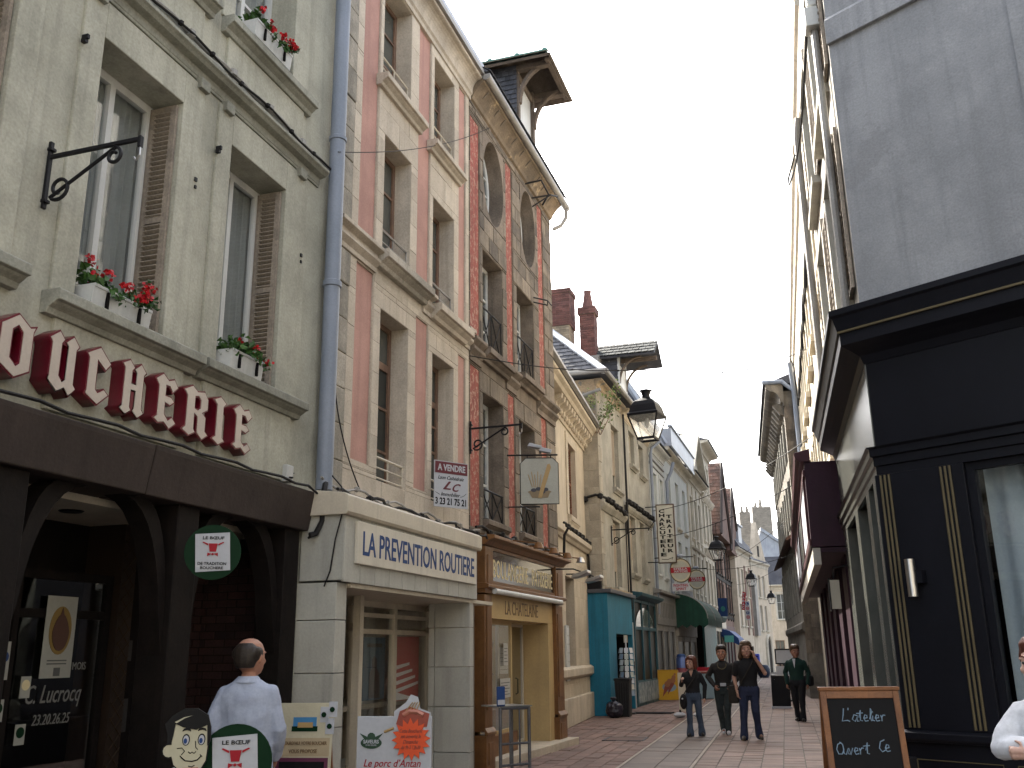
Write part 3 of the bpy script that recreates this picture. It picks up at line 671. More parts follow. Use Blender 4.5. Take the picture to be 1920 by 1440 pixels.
# brick side recess, each brick of the facing laid singly
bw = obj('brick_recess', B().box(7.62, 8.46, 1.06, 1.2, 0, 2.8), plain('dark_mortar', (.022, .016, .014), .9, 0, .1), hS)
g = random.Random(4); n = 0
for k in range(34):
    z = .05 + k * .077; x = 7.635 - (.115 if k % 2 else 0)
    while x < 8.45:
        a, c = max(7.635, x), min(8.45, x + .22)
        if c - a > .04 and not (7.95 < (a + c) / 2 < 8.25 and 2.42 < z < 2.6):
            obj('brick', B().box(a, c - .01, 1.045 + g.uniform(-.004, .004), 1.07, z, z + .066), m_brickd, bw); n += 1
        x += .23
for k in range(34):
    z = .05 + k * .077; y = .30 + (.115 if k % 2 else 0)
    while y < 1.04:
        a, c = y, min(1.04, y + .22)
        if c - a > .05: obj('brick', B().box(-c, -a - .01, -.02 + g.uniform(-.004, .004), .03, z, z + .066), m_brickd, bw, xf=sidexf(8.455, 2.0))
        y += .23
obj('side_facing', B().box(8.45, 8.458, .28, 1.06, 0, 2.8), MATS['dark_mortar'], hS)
obj('vent_frame', B().box(7.95, 8.25, 1.03, 1.06, 2.42, 2.6).box(7.98, 8.22, 1.024, 1.032, 2.45, 2.57, 1), [m_timb2, m_dark], hS)
# butcher's poster on the glass door
ps = LF.thing('ham_poster', 'long white poster of a cured ham in an oval hanging inside the butcher door', 'poster', 6.15, 0, 0)
obj('sheet', B().box(6.27, 6.60, .945, .949, 1.50, 2.14), plain('poster_paper', (.30, .30, .27), .6), ps)
obj('oval_frame', B().prism([(6.435 + .12 * cos(a * pi / 12), 1.87 + .19 * sin(a * pi / 12)) for a in range(24)], 'y', .944, .940), plain('ochre_print', (.20, .13, .035), .6), ps)
obj('ham', B().prism([(6.435 + (.09 if k != 6 else .045) * cos(k * pi / 12) * (1 - .25 * max(0, sin(k * pi / 12))), 1.855 + .145 * sin(k * pi / 12) + (.05 if k == 6 else 0)) for k in range(24)], 'y', .939, .934), plain('ham_print', (.075, .035, .025), .6), ps)
obj('caption', B().box(6.33, 6.54, .943, .9445, 1.63, 1.64).box(6.33, 6.54, .943, .9445, 1.605, 1.615).box(6.41, 6.48, .943, .9445, 1.515, 1.58), plain('grey_print', (.08, .08, .08), .6), ps)
dl = LF.thing('door_lettering', 'pale script name and telephone number painted on the butcher door glass', 'lettering', 6.0, 0, 0)
m_dl = plain('pale_paint', (.16, .16, .15), .7)
text(dl, 'C. Lucrocq', 6.17, 6.76, 1.27, 1.45, .96, m_dl, shear=.35); text(dl, '23.20.26.25', 6.26, 6.66, 1.15, 1.23, .96, m_dl, shear=.25); text(dl, 'MOIS', 6.63, 6.78, 1.56, 1.62, .96, m_dl)
for k, (x, z, w, h, c, lb) in enumerate(((5.86, 1.5, .10, .28, 'blue_print', 'blue and white round sticker high on the butcher door'), (5.86, 1.2, .10, .16, 'green_print', 'green sticker below the blue one on the butcher door'), (6.1, 1.36, .10, .16, 'cream_lettering', 'cream round sticker beside the script name on the butcher door'), (5.86, .88, .10, .22, 'red_print', 'white card with red ring low on the butcher door'), (6.1, 1.02, .10, .15, 'green_print', 'pale green notice under the script name on the butcher door'))):
    t = LF.thing('door_sticker', lb, 'sticker', x, .955, z, 'stickers on the butcher door'); SHIFT[t.name] = 0
    obj('paper', B().box(0, w, -.004, 0, 0, h), MATS['poster_paper'], t)
    obj('print', B().prism([(w / 2 + w * .4 * cos(a * pi / 8), h * .6 + w * .4 * sin(a * pi / 8)) for a in range(16)], 'y', -.0045, -.007), MATS[c], t)
# ------------------------------------------------------------------ BOUCHERIE letters
LET = {
 'B': ([[(0, 1), (.8, 1.8), (.8, 8), (0, 8.8), (2, 10), (5, 9.6), (5.8, 8.2), (5.8, 6.2), (4.8, 5.2), (6, 4), (6, 1.6), (4, 0)], [(2.8, 1.8), (2.8, 4.4), (4, 4), (4, 1.9)], [(2.8, 6), (2.8, 8), (3.9, 7.9), (3.9, 6.3)]]),
 'O': ([[(0, 1.8), (0, 7.8), (2.9, 10), (5.2, 8.5), (6.3, 8.9), (5.9, 7.9), (5.9, 1.6), (3.2, 0)], [(2.1, 2.9), (2.1, 7.3), (3, 8.1), (3.9, 7.3), (3.9, 2.5), (3.3, 1.9)]]),
 'U': ([[(0, 1.6), (0.2, 2.3), (.2, 7.8), (-.4, 8.5), (1.7, 10), (3, 8.8), (2.4, 8), (2.4, 2.7), (3.2, 1.9), (3.8, 2.4), (3.8, 7.9), (3.2, 8.5), (4.9, 9.9), (6.4, 8.5), (5.8, 7.7), (5.8, 2), (6.5, 1.3), (4.9, -.2), (3.8, .9), (2.2, 0)]]),
 'C': ([[(0, 1.4), (.3, 2), (.3, 7.6), (-.3, 8.3), (2.9, 10), (5.9, 7.7), (4.6, 6.2), (2.5, 7.5), (2.5, 2.6), (3.1, 2.1), (4.6, 3), (5.9, 2.2), (3.2, 0)]]),
 'H': ([[(-.2, .9), (.5, 1.5), (.5, 8.3), (-.2, 9), (1.7, 10), (3.1, 8.8), (2.5, 8.1), (2.5, 5.9), (3.6, 5.9), (3.6, 8), (3, 8.6), (4.7, 9.9), (6.2, 8.6), (5.6, 7.9), (5.6, 1.8), (6.3, 1.1), (4.7, -.1), (3.2, 1), (3.6, 1.6), (3.6, 4.6), (2.5, 4.6), (2.5, 1.6), (3, 1), (1.5, 0)]]),
 'E': ([[(.8, 1.9), (.8, 7.5), (-.2, 8.6), (1.8, 10), (3.4, 9), (5, 9.6), (6.2, 8.2), (4.7, 6.8), (3.8, 7.9), (2.8, 7.9), (2.8, 6), (4.4, 6), (5.4, 5.2), (4.2, 4.3), (2.8, 4.6), (2.8, 2.5), (3.9, 1.5), (5, 2.3), (6.2, 1.3), (4.4, -.1), (2.8, .9), (1.2, .5), (-.2, 1.2)]]),
 'R': ([[(-.2, .9), (.7, 1.8), (.7, 7.7), (-.2, 8.7), (1.9, 10), (3.2, 9.1), (5, 9.6), (6, 8.2), (6, 6.1), (4.7, 5.2), (5.6, 4.5), (5.6, 1.8), (6.4, 1.1), (4.9, -.1), (3.5, 1), (3.5, 4.1), (2.7, 4.5), (2.7, 1.6), (3.2, 1), (1.6, 0)], [(2.7, 5.7), (2.7, 8), (3.5, 8.2), (4.1, 7.6), (4.1, 6.1), (3.5, 5.5)]]),
 'I': ([[(-.2, 1), (.8, 1.8), (.8, 8.1), (-.2, 8.9), (1.7, 10), (3.4, 8.9), (2.6, 8), (2.6, 1.8), (3.3, 1.1), (1.6, 0)]])}
def letter_shape(ch, x, w, z, h, y0, y1, mat, par, name, off=0., wref=6.):
    cu = bpy.data.curves.new('l', 'CURVE'); cu.dimensions = '2D'; cu.fill_mode = 'BOTH'; cu.extrude = abs(y1 - y0) / 2; cu.offset = off
    for loop in LET[ch]:
        sp = cu.splines.new('POLY'); sp.points.add(len(loop) - 1); sp.use_cyclic_u = True
        for p, q in zip(sp.points, loop): p.co = (q[0] / wref * w, q[1] / 10 * h, 0, 1)
    o = bpy.data.objects.new('l', cu); COL.objects.link(o); me = bpy.data.meshes.new_from_object(o.evaluated_get(bpy.context.evaluated_depsgraph_get()))
    bpy.data.objects.remove(o); sh = SHIFT.get(par.name, 0); ym = (y0 + y1) / 2
    for v in me.vertices: v.co = V((x + v.co.x - sh, ym - v.co.z, z + v.co.y))
    me.update(); return link(name, me, mat, par)
ls = LF.thing('shop_lettering', 'big burgundy-sided cream blackletter shop name on the wall above the butcher beam', 'sign', 4.0, 0, 0)
for ch, x, w, wr in (('B', 3.98, .26, 6), ('O', 4.45, .27, 6), ('U', 4.87, .245, 6), ('C', 5.22, .24, 6), ('H', 5.58, .255, 6), ('E', 5.965, .26, 6), ('R', 6.32, .32, 6), ('I', 6.725, .17, 3.2), ('E', 7.02, .275, 6)):
    l_ = letter_shape(ch, x, w, 3.395, .43, -.012, -.15, m_bord, ls, 'letter', .007, wr)
    letter_shape(ch, x, w, 3.395, .43, -.149, -.156, m_lface, l_, 'letter_face', -.006, wr)
# ------------------------------------------------------------------ boxes, brackets, cables of the butcher house
flower_box('long white flower box of red geraniums on the sill by the first butcher lamp bracket', LF, 5.22, 5.86, -.03, 4.11, 5, 11)
flower_box('white box with thin geraniums on the sill nearest the blue rain pipe', LF, 6.93, 7.44, -.05, 4.13, 8, 7)
flower_box('white geranium box on the upper sill high above the cornice cable', LF, 6.95, 7.62, -.05, 7.59, 11, 13)
lamp_bracket('big black lamp bracket at the top left over the blackletter sign', LF, 4.76, -.03, 4.68, .84, .92)
cable('twisted cable bundle with clips running over the butcher house cornice', [tuple(LF.w(2.2 + i * .26, -.06, 7.02 + .018 * sin(i * 1.9) - .05 * max(0, (i - 21) / 5))) for i in range(26)], .022, MATS['gutter_zinc'], 'cable_bundle', 9)
cable('thick black cable along the butcher house cornice top', [tuple(LF.w(2.2 + i * .26, -.10, 6.98 + .025 * sin(i * 1.3 + 1) - .05 * max(0, (i - 21) / 5))) for i in range(26)], .012, None, 'cable', 13)
cable('loose thin cables sagging along the top of the butcher beam', [tuple(LF.w(2.3 + i * .25, -.19, 3.275 + .014 * sin(i * 2.1))) for i in range(25)] + [tuple(LF.w(8.55, -.2, 3.2)), tuple(LF.w(8.56, -.16, 2.9)), tuple(LF.w(8.5, -.1, 2.78))], .013, None, 'cable')
cable('thick black cable looping round the beam end beside the pale shop front', [tuple(LF.w(*p)) for p in ((8.86, -.1, 3.6), (8.8, -.12, 3.4), (8.62, -.2, 3.34), (8.52, -.24, 3.2), (8.52, -.24, 2.95), (8.47, -.2, 2.82), (8.42, -.16, 2.80))], .03, None, 'cable')
al = LF.thing('alarm_siren', 'small white alarm box on the wall right of the last red letter', 'alarm box', 8.06, 0, 3.29); SHIFT[al.name] = 0
obj('case', B().box(0, .12, -.09, 0, 0, .17), m_plan, al, bevel=.012); obj('horn', B().lathe([(.03, 0), (.03, -.01)], (.06, -.09, .05), 10), m_black, al); obj('bolt', B().tube([(.12, -.03, .1), (.22, -.03, .12)], .008, 6), m_black, al)
# ------------------------------------------------------------------ pink house
hB = LF.thing('pink_house', 'tall pink stucco and buff stone house for sale beside the blue rain pipe', 'house', 8.9)
wB = [(10.19, 11.04, 3.66, 5.84, .30), (11.88, 12.7, 3.66, 5.76, .30), (10.19, 11.04, 6.56, 8.30, .30), (11.85, 12.69, 6.46, 8.18, .30), (10.08, 10.98, 9.08, 10.72, .30), (11.85, 12.69, 9.03, 10.58, .30)]
pB = [(9.52, 9.98, 3.80, 6.22), (11.3, 11.72, 3.74, 6.12), (12.9, 13.2, 3.72, 6.05), (9.52, 9.98, 6.62, 10.75), (11.28, 11.72, 6.36, 10.75), (12.9, 13.2, 6.5, 10.72)]
wall(hB, 8.885, 13.36, 3.16, 11.15, wB + [p + (.045,) for p in pB], m_stB)
obj('side_wall', B().box(8.89, 9.1, .0, 7, 0, 3.16).box(13.2, 13.36, .0, 7, 0, 3.16), m_stB, hB)
for p in pB: obj('stucco_panel', B().box(p[0] + .002, p[1] - .002, .022, .06, p[2] + .002, p[3] - .002), m_pink, hB)
rect = wB + pB + [(8.8, 14, 6.22, 6.56)]
ashlar(hB, 9.33, 13.35, 3.3, 10.78, [(o[0] - .001, o[1] + .001, o[2] - .002, o[3] + .002) for o in wB] + [(p[0] - .012, p[1] + .012, p[2] - .012, p[3] + .012) for p in pB] + [(9.3, 13.4, 6.22, 6.58)], m_stBb, .36, .7, proud=.008, gap=.004, jit=.002, seed=2, bev=.003)
ashlar(hB, 8.90, 9.33, 3.3, 10.75, [(8.8, 9.4, 6.22, 6.58)], m_stQ, .42, .6, proud=.022, gap=.008, jit=.008, seed=5, bev=.014)
SB = [(.02, 6.24), (-.03, 6.24), (-.03, 6.3), (-.09, 6.36), (-.09, 6.40), (-.05, 6.44), (-.05, 6.47), (-.14, 6.50), (-.14, 6.55), (.02, 6.58)]
for x0, x1 in ((8.92, 10.0), (11.5, 11.76), (13.1, 13.36)): obj('string_course', B().mould(SB, x0, x1), m_stB, hB, bevel=.006)
for o, e in ((wB[2], (10.0, 11.5)), (wB[3], (11.76, 13.1))):
    sill(hB, e[0], e[1], o[2] + .0, m_stQ if e[0] < 11 else m_stB, .20, .13)
sill(hB, 9.93, 11.3, 9.07, m_stB, .16, .10); sill(hB, 11.64, 12.9, 9.02, m_stB, .16, .10)
for i, o in enumerate(wB):
    H = o[3] - o[2]; tr = [(o[2] + H * .72, .09), o[2] + H * .38, o[2] + H * .56] if i < 2 else [o[2] + H * .36, o[2] + H * .68]
    if i == 0: tr = [(o[2] + H * .74, .1), o[2] + H * .22, o[2] + H * .48]
    window(hB, o[0], o[1], o[2], o[3], .24, m_brownp, m_pane, fw=.07, trans=tr, split=True)
    railing(hB, o[0], o[1], o[2] + (.08 if i > 1 else .05), o[2] + (.40 if i > 1 else .3), .05, m_creamp if i in (0, 1, 4, 5) else m_gut, 'rails')
# deep cavetto cornice, eaves board and zinc edge
pr = [(.03, 10.74), (-.03, 10.74), (-.03, 10.82), (-.06, 10.85)] + [(-.06 - .15 * (1 - cos(k * pi / 12)), 10.88 + .22 * sin(k * pi / 12)) for k in range(7)] + [(-.23, 11.11), (-.23, 11.16), (.03, 11.19)]
obj('cornice', B().mould(pr, 8.87, 13.40), m_stB, hB, bevel=.005)
obj('gutter', B().mould([(-.28, 11.165), (-.21, 11.165), (-.21, 11.23), (-.28, 11.25)], 8.87, 13.42), m_gut, hB)
obj('roof', B().prism([(-.22, 11.22), (7, 11.22), (7, 12.2), (.9, 13.6)], 'x', 8.88, 13.37), m_zinc, hB)
obj('zinc_edge', B().box(8.85, 13.5, -.23, -.20, 11.24, 11.44), m_zinc, hB)
# shop front of the pink house: stone-clad box with recessed bay window
sB = LF.thing('stone_shopfront', 'pale stone-clad shop front with recessed bay window under the blue lettering', 'shop front', 8.5)
X0, X1 = 8.53, 12.36
obj('fascia_box', B().box(X0 + .005, X1 - .005, -.475, 0, 2.36, 3.0), MATS['pale_cladding'], sB)
for i in range(11):
    a, c = X0 + (X1 - X0) * i / 11, X0 + (X1 - X0) * (i + 1) / 11
    obj('cladding_slab', B().box(a + .004, c - .004, -.497, -.47, 2.345, 3.0), m_front, sB, bevel=.004)
obj('cladding_slab', B().box(X0 - .014, X0 + .01, -.49, -.01, 2.36, 3.0), m_front, sB, bevel=.004)
obj('cap', B().mould([(0, 3.0), (-.53, 3.0), (-.55, 3.03), (-.55, 3.19), (-.5, 3.22), (0, 3.28)], X0 - .06, X1 + .06), m_creamp, sB, bevel=.008)
for (x0, x1, y0, y1) in ((X0 + .0, X0 + .22, -.42, .9), (X1 - .16, X1 - .02, -.45, .14)):
    for i, (z0, z1) in enumerate(((0, .42), (.42, .98), (.98, 1.48), (1.48, 1.98), (1.98, 2.345))):
        obj('pier_slab', B().box(x0, x1, y0, y0 + .50, z0 + .004, z1 - .004), m_front, sB, bevel=.005); obj('reveal_slab', B().box(x0 + .004, x1 - .004, y0 + .508, y1, z0 + .004, z1 - .004), m_front, sB, bevel=.005)
obj('recess_ceiling', B().box(X0 + .22, 13.1, -.46, 1.2, 2.30, 2.345), m_creamp, sB)
obj('recess_wall', B().box(8.9, 15, 1.9, 1.95, 0, 2.4), m_frontp, sB)
bay = obj('bay_window', frame_mesh(10.75, 13.05, .35, 2.30, .50, .07, .07, [11.92], [(1.93, .06), (2.13, .05)], .09), m_creamp, sB)
bs = B()
for s, (xa, xb) in enumerate(((10.75, 10.05), (13.05, 12.46))):
    for z in (.35, 1.93, 2.23): bs.add([(xa, .50, z), (xb, .10, z), (xb, .10, z + .07), (xa, .50, z + .07), (xa, .57, z), (xb, .17, z), (xb, .17, z + .07), (xa, .57, z + .07)], [(0, 1, 2, 3), (4, 7, 6, 5), (3, 2, 6, 7), (0, 4, 5, 1)])
    bs.box(xb - .045, xb + .045, .10 - .045, .10 + .045, .3, 2.3)
obj('bay_side_frame', bs, m_creamp, sB)
obj('pane', B().box(10.78, 13.02, .53, .535, .38, 2.28).add([(10.75, .53, .4), (10.05, .13, .4), (10.05, .13, 2.25), (10.75, .53, 2.25)], [(0, 1, 2, 3)]).add([(13.05, .53, .4), (12.46, .13, .4), (12.46, .13, 2.25), (13.05, .53, 2.25)], [(0, 1, 2, 3)]), m_glass, bay)
obj('plinth', B().prism([(9.9, .16), (10.05, .06), (10.73, .45), (13.07, .45), (12.5, .08), (13.2, .08), (13.2, 1.2), (9.9, 1.2)], 'z', 0, .35), m_frontp, sB)
obj('inner_shelf', B().box(10.9, 12.9, .75, 1.85, .98, 1.04), m_creamp, sB)
for lb, x0, x1, z0, z1, c1, c2 in (('dark blue poster with a dark figure in the pale bay window', 11.12, 11.74, 1.10, 1.86, (.05, .10, .14), (.05, .03, .02)), ('red poster with white slanting stripes in the pale bay window', 12.05, 12.85, 1.05, 1.88, (.42, .045, .035), (.75, .75, .72))):
    t = LF.thing('window_poster', lb, 'poster', x0, .56, z0, 'posters behind the bay window'); SHIFT[t.name] = 0; w, h = x1 - x0, z1 - z0
    obj('sheet', B().box(0, w, 0, .006, 0, h), plain('sheet_' + ('navy' if c1[0] < .2 else 'red'), c1, .6), t)
    b = B()
    if c1[0] < .2: b.prism([(w * .25, .02), (w * .78, .02), (w * .74, h * .42), (w * .60, h * .5), (w * .62, h * .64), (w * .5, h * .7), (w * .39, h * .64), (w * .41, h * .5), (w * .28, h * .42)], 'y', -.002, -.005); b.box(w * .15, w * .85, -.004, -.002, h * .84, h * .9)
    else:
        for k in range(4): b.prism([(.03, .1 + k * .10), (w - .03 - k * .1, .2 + k * .085), (w - .03 - k * .1, .235 + k * .085), (.03, .15 + k * .10)], 'y', -.002, -.005)
        b.prism([(0.01, .01), (w * .9, .01), (.01, .12)], 'y', -.002, -.005)
    obj('print', b, plain('print_' + ('brown' if c1[0] < .2 else 'white'), c2, .6), t)
sg = LF.thing('shop_sign', 'long cream board with tall blue capitals across the pale stone-clad shop front', 'sign', 8.7)
obj('panel', B().box(8.735, 12.24, -.53, -.497, 2.535, 2.965), M('ivory_board', (.60, .56, .47), (.53, .49, .41), rough=.45, streak=.2, fine=.04, bump=.03), sg, bevel=.006)
text(sg, 'LA PREVENTION ROUTIERE', 8.86, 12.15, 2.625, 2.875, -.53, m_bprint, bold=.012)
vs = thing('for_sale_sign', 'white estate agent board with dark red A VENDRE band under the second pink window', 'sign', LF.w(11.72, -.12, 3.55), 17.8 + 33); SHIFT[vs.name] = 0
VW, VH = .56, .63
obj('board', B().box(0, VW, 0, .012, 0, VH), m_wht, vs); obj('band', B().box(.012, VW - .012, -.006, 0, VH * .73, VH - .012), plain('dark_red_print', (.11, .015, .025), .5), vs)
text(vs, 'A VENDRE', .05, VW - .05, VH * .785, VH * .93, -.006, m_wht, bold=.03); text(vs, 'Laon Cathédrale', .06, VW - .07, VH * .60, VH * .68, 0, m_blk, shear=.4)
text(vs, 'L', .14, .28, VH * .38, VH * .56, 0, MATS['dark_red_print'], shear=.5, bold=.02); text(vs, 'C', .30, .44, VH * .35, VH * .53, 0, MATS['dark_red_print'], shear=.5, bold=.02)
text(vs, 'Immobilier', .11, VW - .13, VH * .24, VH * .32, 0, m_blk, shear=.4); text(vs, '3 23 21 75 21', .02, VW - .03, VH * .05, VH * .2, 0, m_blk, bold=.02)
obj('swash', B().tube([(VW - .13 + .1 * k / 6, -.002, VH * .25 + .05 * (k / 6) ** 2) for k in range(7)], .003, 4), m_blk, vs); obj('swash', B().tube([(.02 + .07 * k / 6, -.002, VH * .31 - .03 * (k / 6)) for k in range(7)], .003, 4), m_blk, vs)
cable('tangle of black cables lying along the pale shop front cap', [tuple(LF.w(8.7 + i * .2, -.30 + .06 * sin(i * 1.1), 3.30 + .03 * sin(i * 1.7))) for i in range(25)], .018, None, 'cable_bundle', 6)
cable('second cable bundle clipped above the pale shop front roof', [tuple(LF.w(8.6 + i * .2, -.16, 3.38 + .04 * sin(i * 1.3 + 2))) for i in range(25)], .014, MATS['gutter_zinc'], 'cable_bundle', 5)
cable('thin cable hanging in a curve down the grey quoin of the pink house', [tuple(LF.w(8.95 + .75 * (i / 14) ** 2, -.05, 5.2 - 1.75 * (i / 14) ** .75)) for i in range(15)], .008)
cable('thin cables dropping over the corner of the pale shop front', [tuple(LF.w(*p)) for p in ((8.78, -.15, 3.5), (8.6, -.4, 3.3), (8.49, -.5, 3.1), (8.47, -.42, 2.75), (8.5, -.36, 2.45), (8.5, -.30, 2.3))], .008)
# ------------------------------------------------------------------ red house (bakery)
hC = LF.thing('red_house', 'narrow soot-darkened stone house with peeling red panels over the bakery', 'house', 13.36)
wC = [(14.02, 15.04, 3.66, 5.74, .34), (15.93, 16.92, 3.66, 5.70, .34), (14.02, 15.06, 6.46, 8.26, .34), (15.90, 17.0, 6.56, 8.30, .34)]
oC = [(14.04, 15.16, 8.92, 10.56), (16.2, 17.22, 8.98, 10.62)]
pC = [(13.42, 13.86, 3.5, 6.05), (13.42, 13.86, 6.55, 10.5), (15.32, 15.68, 3.5, 6.05), (15.32, 15.68, 6.55, 10.6), (17.4, 17.76, 3.5, 6.1), (17.4, 17.76, 6.6, 10.7)]
wall(hC, 13.365, 18.42, 3.36, 11.0, wC + [o + (.36,) for o in oC] + [p + (.03,) for p in pC], m_stCp)
obj('side_wall', B().box(13.37, 13.6, .0, 7, 0, 3.36).box(18.2, 18.42, .0, 7, 0, 3.36), m_stCp, hC)
for p in pC:
    obj('red_panel', B().box(p[0] + .002, p[1] - .002, .012, .05, p[2] + .002, p[3] - .002), m_red, hC)
ashlar(hC, 13.37, 18.41, 3.42, 10.95, [(o[0] - .001, o[1] + .001, o[2] - .002, o[3] + .002) for o in wC + oC] + [(p[0] - .014, p[1] + .014, p[2] - .014, p[3] + .014) for p in pC] + [(13.3, 18.5, 6.08, 6.5)], m_stC, .34, .55, proud=.012, gap=.011, jit=.006, seed=9, bev=.01, cap=290)
for i, o in enumerate(oC):
    cx, cz, rx, rz = (o[0] + o[1]) / 2, (o[2] + o[3]) / 2, (o[1] - o[0]) / 2 - .015, (o[3] - o[2]) / 2 - .015
    b = B(); n = 40; ring = []; sq = []
    for k in range(n):
        a = 2 * pi * k / n; c_, s_ = cos(a), sin(a); ring.append((cx + rx * c_, cz + rz * s_))
        m_ = max(abs(c_) , abs(s_)); sq.append((cx + (o[1] - o[0]) / 2 * c_ / m_, cz + (o[3] - o[2]) / 2 * s_ / m_))
    vs = [(p[0], -.012, p[1]) for p in sq] + [(p[0], -.012, p[1]) for p in ring] + [(p[0], .33, p[1]) for p in ring]
    b.add(vs, [(k, (k + 1) % n, n + (k + 1) % n, n + k) for k in range(n)] + [(n + k, n + (k + 1) % n, 2 * n + (k + 1) % n, 2 * n + k) for k in range(n)])
    obj('oval_surround', b, m_stCp, hC, smooth=True, ang=30)
    fr_ = B(); pts = [(cx + (rx - .03) * cos(2 * pi * k / 32), .29, cz + (rz - .03) * sin(2 * pi * k / 32)) for k in range(33)]
    fr_.tube(pts, .04, 6); fr_.box(cx - .03, cx + .03, .27, .31, cz - rz, cz + rz)
    for t in (-.35, 0, .35): fr_.box(cx - rx * cos(math.asin(abs(t) * 1.0)) , cx + rx * cos(math.asin(abs(t))), .275, .305, cz + t * rz * 1.2 - .015, cz + t * rz * 1.2 + .015)
    w_ = obj('oval_window', fr_, m_whitep, hC); obj('pane', B().prism([(cx + rx * cos(2 * pi * k / 24), cz + rz * sin(2 * pi * k / 24)) for k in range(24)], 'y', .30, .305), m_pane, w_)
SBc = [(.02, 6.1), (-.03, 6.1), (-.03, 6.2), (-.10, 6.28), (-.10, 6.33), (-.05, 6.36), (-.14, 6.44), (-.14, 6.49), (.02, 6.51)]
obj('string_course', B().mould(SBc, 13.37, 13.9).mould(SBc, 15.2, 15.8).mould(SBc, 17.1, 18.4), m_stCp, hC, bevel=.008)
sill(hC, 13.9, 15.2, 6.46, m_stCp, .19, .13); sill(hC, 15.8, 17.1, 6.56, m_stCp, .19, .13)
sill(hC, 13.95, 15.1, 3.66, m_stCp, .12, .1); sill(hC, 15.85, 17.0, 3.66, m_stCp, .12, .1)
for i, o in enumerate(wC):
    H = o[3] - o[2]; window(hC, o[0], o[1], o[2], o[3], .27, m_whitep, m_pane, fw=.085, trans=[o[2] + H * .33, o[2] + H * .66], split=True)
    railing(hC, o[0], o[1], o[2] + .05, o[2] + .78 if i > 1 else o[2] + .5, .03, m_black, 'cross')
# eaves: coved soffit with lath patches, gutter with pipe end
pr = [(.03, 10.74), (-.05, 10.78), (-.07, 10.84)] + [(-.07 - .19 * (k / 6), 10.84 + .21 * sin(k * pi / 14)) for k in range(7)] + [(-.27, 11.07), (-.27, 11.12), (.03, 11.16)]
obj('eaves', B().mould(pr, 13.40, 18.42), M('stained_eaves_plaster', (.30, .225, .15), (.16, .125, .09), streak=.3, fine=.2, soot=.45, patch=(.42, .32, .2), pscale=3, pthr=.6), hC)
bt = B()
for i in range(9): x = 13.7 + i * .52 + .1 * sin(i * 2.3); bt.prism([(-.13, 10.92), (-.24, 11.02), (-.24, 11.07), (-.13, 10.99)], 'x', x, x + .035)
obj('eaves_batten', bt, m_stCp, hC, kind='stuff')
gp = [(-.31 - .075 * cos(k * pi / 8), 11.15 - .08 * sin(k * pi / 8)) for k in range(9)] + [(-.24, 11.18), (-.38, 11.18)]
obj('gutter', B().mould(gp, 13.38, 18.75), m_gut, hC, smooth=True)
obj('gutter_outlet', B().tube([(18.66, -.32, 11.09), (18.70, -.30, 10.9), (18.6, -.2, 10.68), (18.46, -.07, 10.56)], .045, 8), m_gut, hC, smooth=True)
obj('roof', B().prism([(-.36, 11.22), (6.5, 11.22), (6.5, 12), (3.6, 14.3)], 'x', 13.37, 18.5), m_slate, hC)
slates(hC, (13.40, -.37, 11.24), (18.5, -.37, 11.24), (18.5, 3.6, 14.33), (13.40, 3.6, 14.33), 26, 24, m_slate)
obj('wall_hook', B().tube([(16.6, 0, 10.75), (16.75, -.3, 10.85), (17.3, -.3, 10.8), (17.45, -.12, 10.66)], .02, 6).tube([(17.0, 0, 10.62), (17.3, -.34, 10.78), (17.65, -.4, 10.9)], .018, 6).tube([(17.05, -.01, 10.45), (17.3, -.34, 10.78)], .016, 6), m_black, hC)
obj('wall_iron', B().tube([(17.0, 0, 8.45), (17.3, -.22, 8.46), (17.6, -.22, 8.46)], .014, 6).tube([(17.0, 0, 8.35), (17.3, -.22, 8.36), (17.3, -.22, 8.46)], .014, 6), m_black, hC)
# hoist dormer
dz = 11.46
D = B(); dx0, dx1, dy = 15.85, 17.0, -.10
obj('dormer_side', B().box(dx0, dx0 + .08, dy, 3.2, 11.1, 13.0).box(dx1 - .08, dx1, dy, 3.2, 11.1, 13.0), m_slate, hC)
slates(hC, (dx0 - .012, dy + 3.2, 11.15), (dx0 - .012, dy, 11.15), (dx0 - .012, dy, 12.98), (dx0 - .012, dy + 3.2, 12.98), 26, 17, m_slate, 'dormer_slates')
obj('dormer_post', B().box(dx0 + .0, dx0 + .12, dy - .03, dy + .09, 11.2, 13.0).box(dx1 - .14, dx1, dy - .03, dy + .09, 11.2, 13.0).box(dx0 + .12, dx1 - .14, dy - .02, dy + .08, 12.75, 12.87), M('grey_oak', (.16, .125, .10), (.10, .08, .065), streak=.3, fine=.2, scale=4), hC, bevel=.01)
w_ = obj('dormer_door', B().box(dx0 + .12, dx1 - .14, dy + .03, dy + .06, 11.25, 12.75), m_whitep, hC); obj('door_latch', B().box(dx0 + .16, dx0 + .2, dy - .02, dy + .03, 12.4, 12.5), m_black, w_)
mg = MATS['grey_oak']; rz0, rz1 = 13.02, 13.56; yb, yf = 3.4, -.88; xm = (dx0 + dx1) / 2
for s, x in ((-1, dx0 - .32), (1, dx1 + .32)):
    quadslab(hC, 'hoist_roof', (x, yf, rz0 - .12), (x, yb, rz0 - .12), (xm, yb, rz1), (xm, yf + .32, rz1), .05, mg)
quadslab(hC, 'hoist_roof', (dx0 - .32, yf, rz0 - .12), (dx1 + .32, yf, rz0 - .12), (xm + .02, yf + .32, rz1), (xm - .02, yf + .32, rz1), .05, mg)
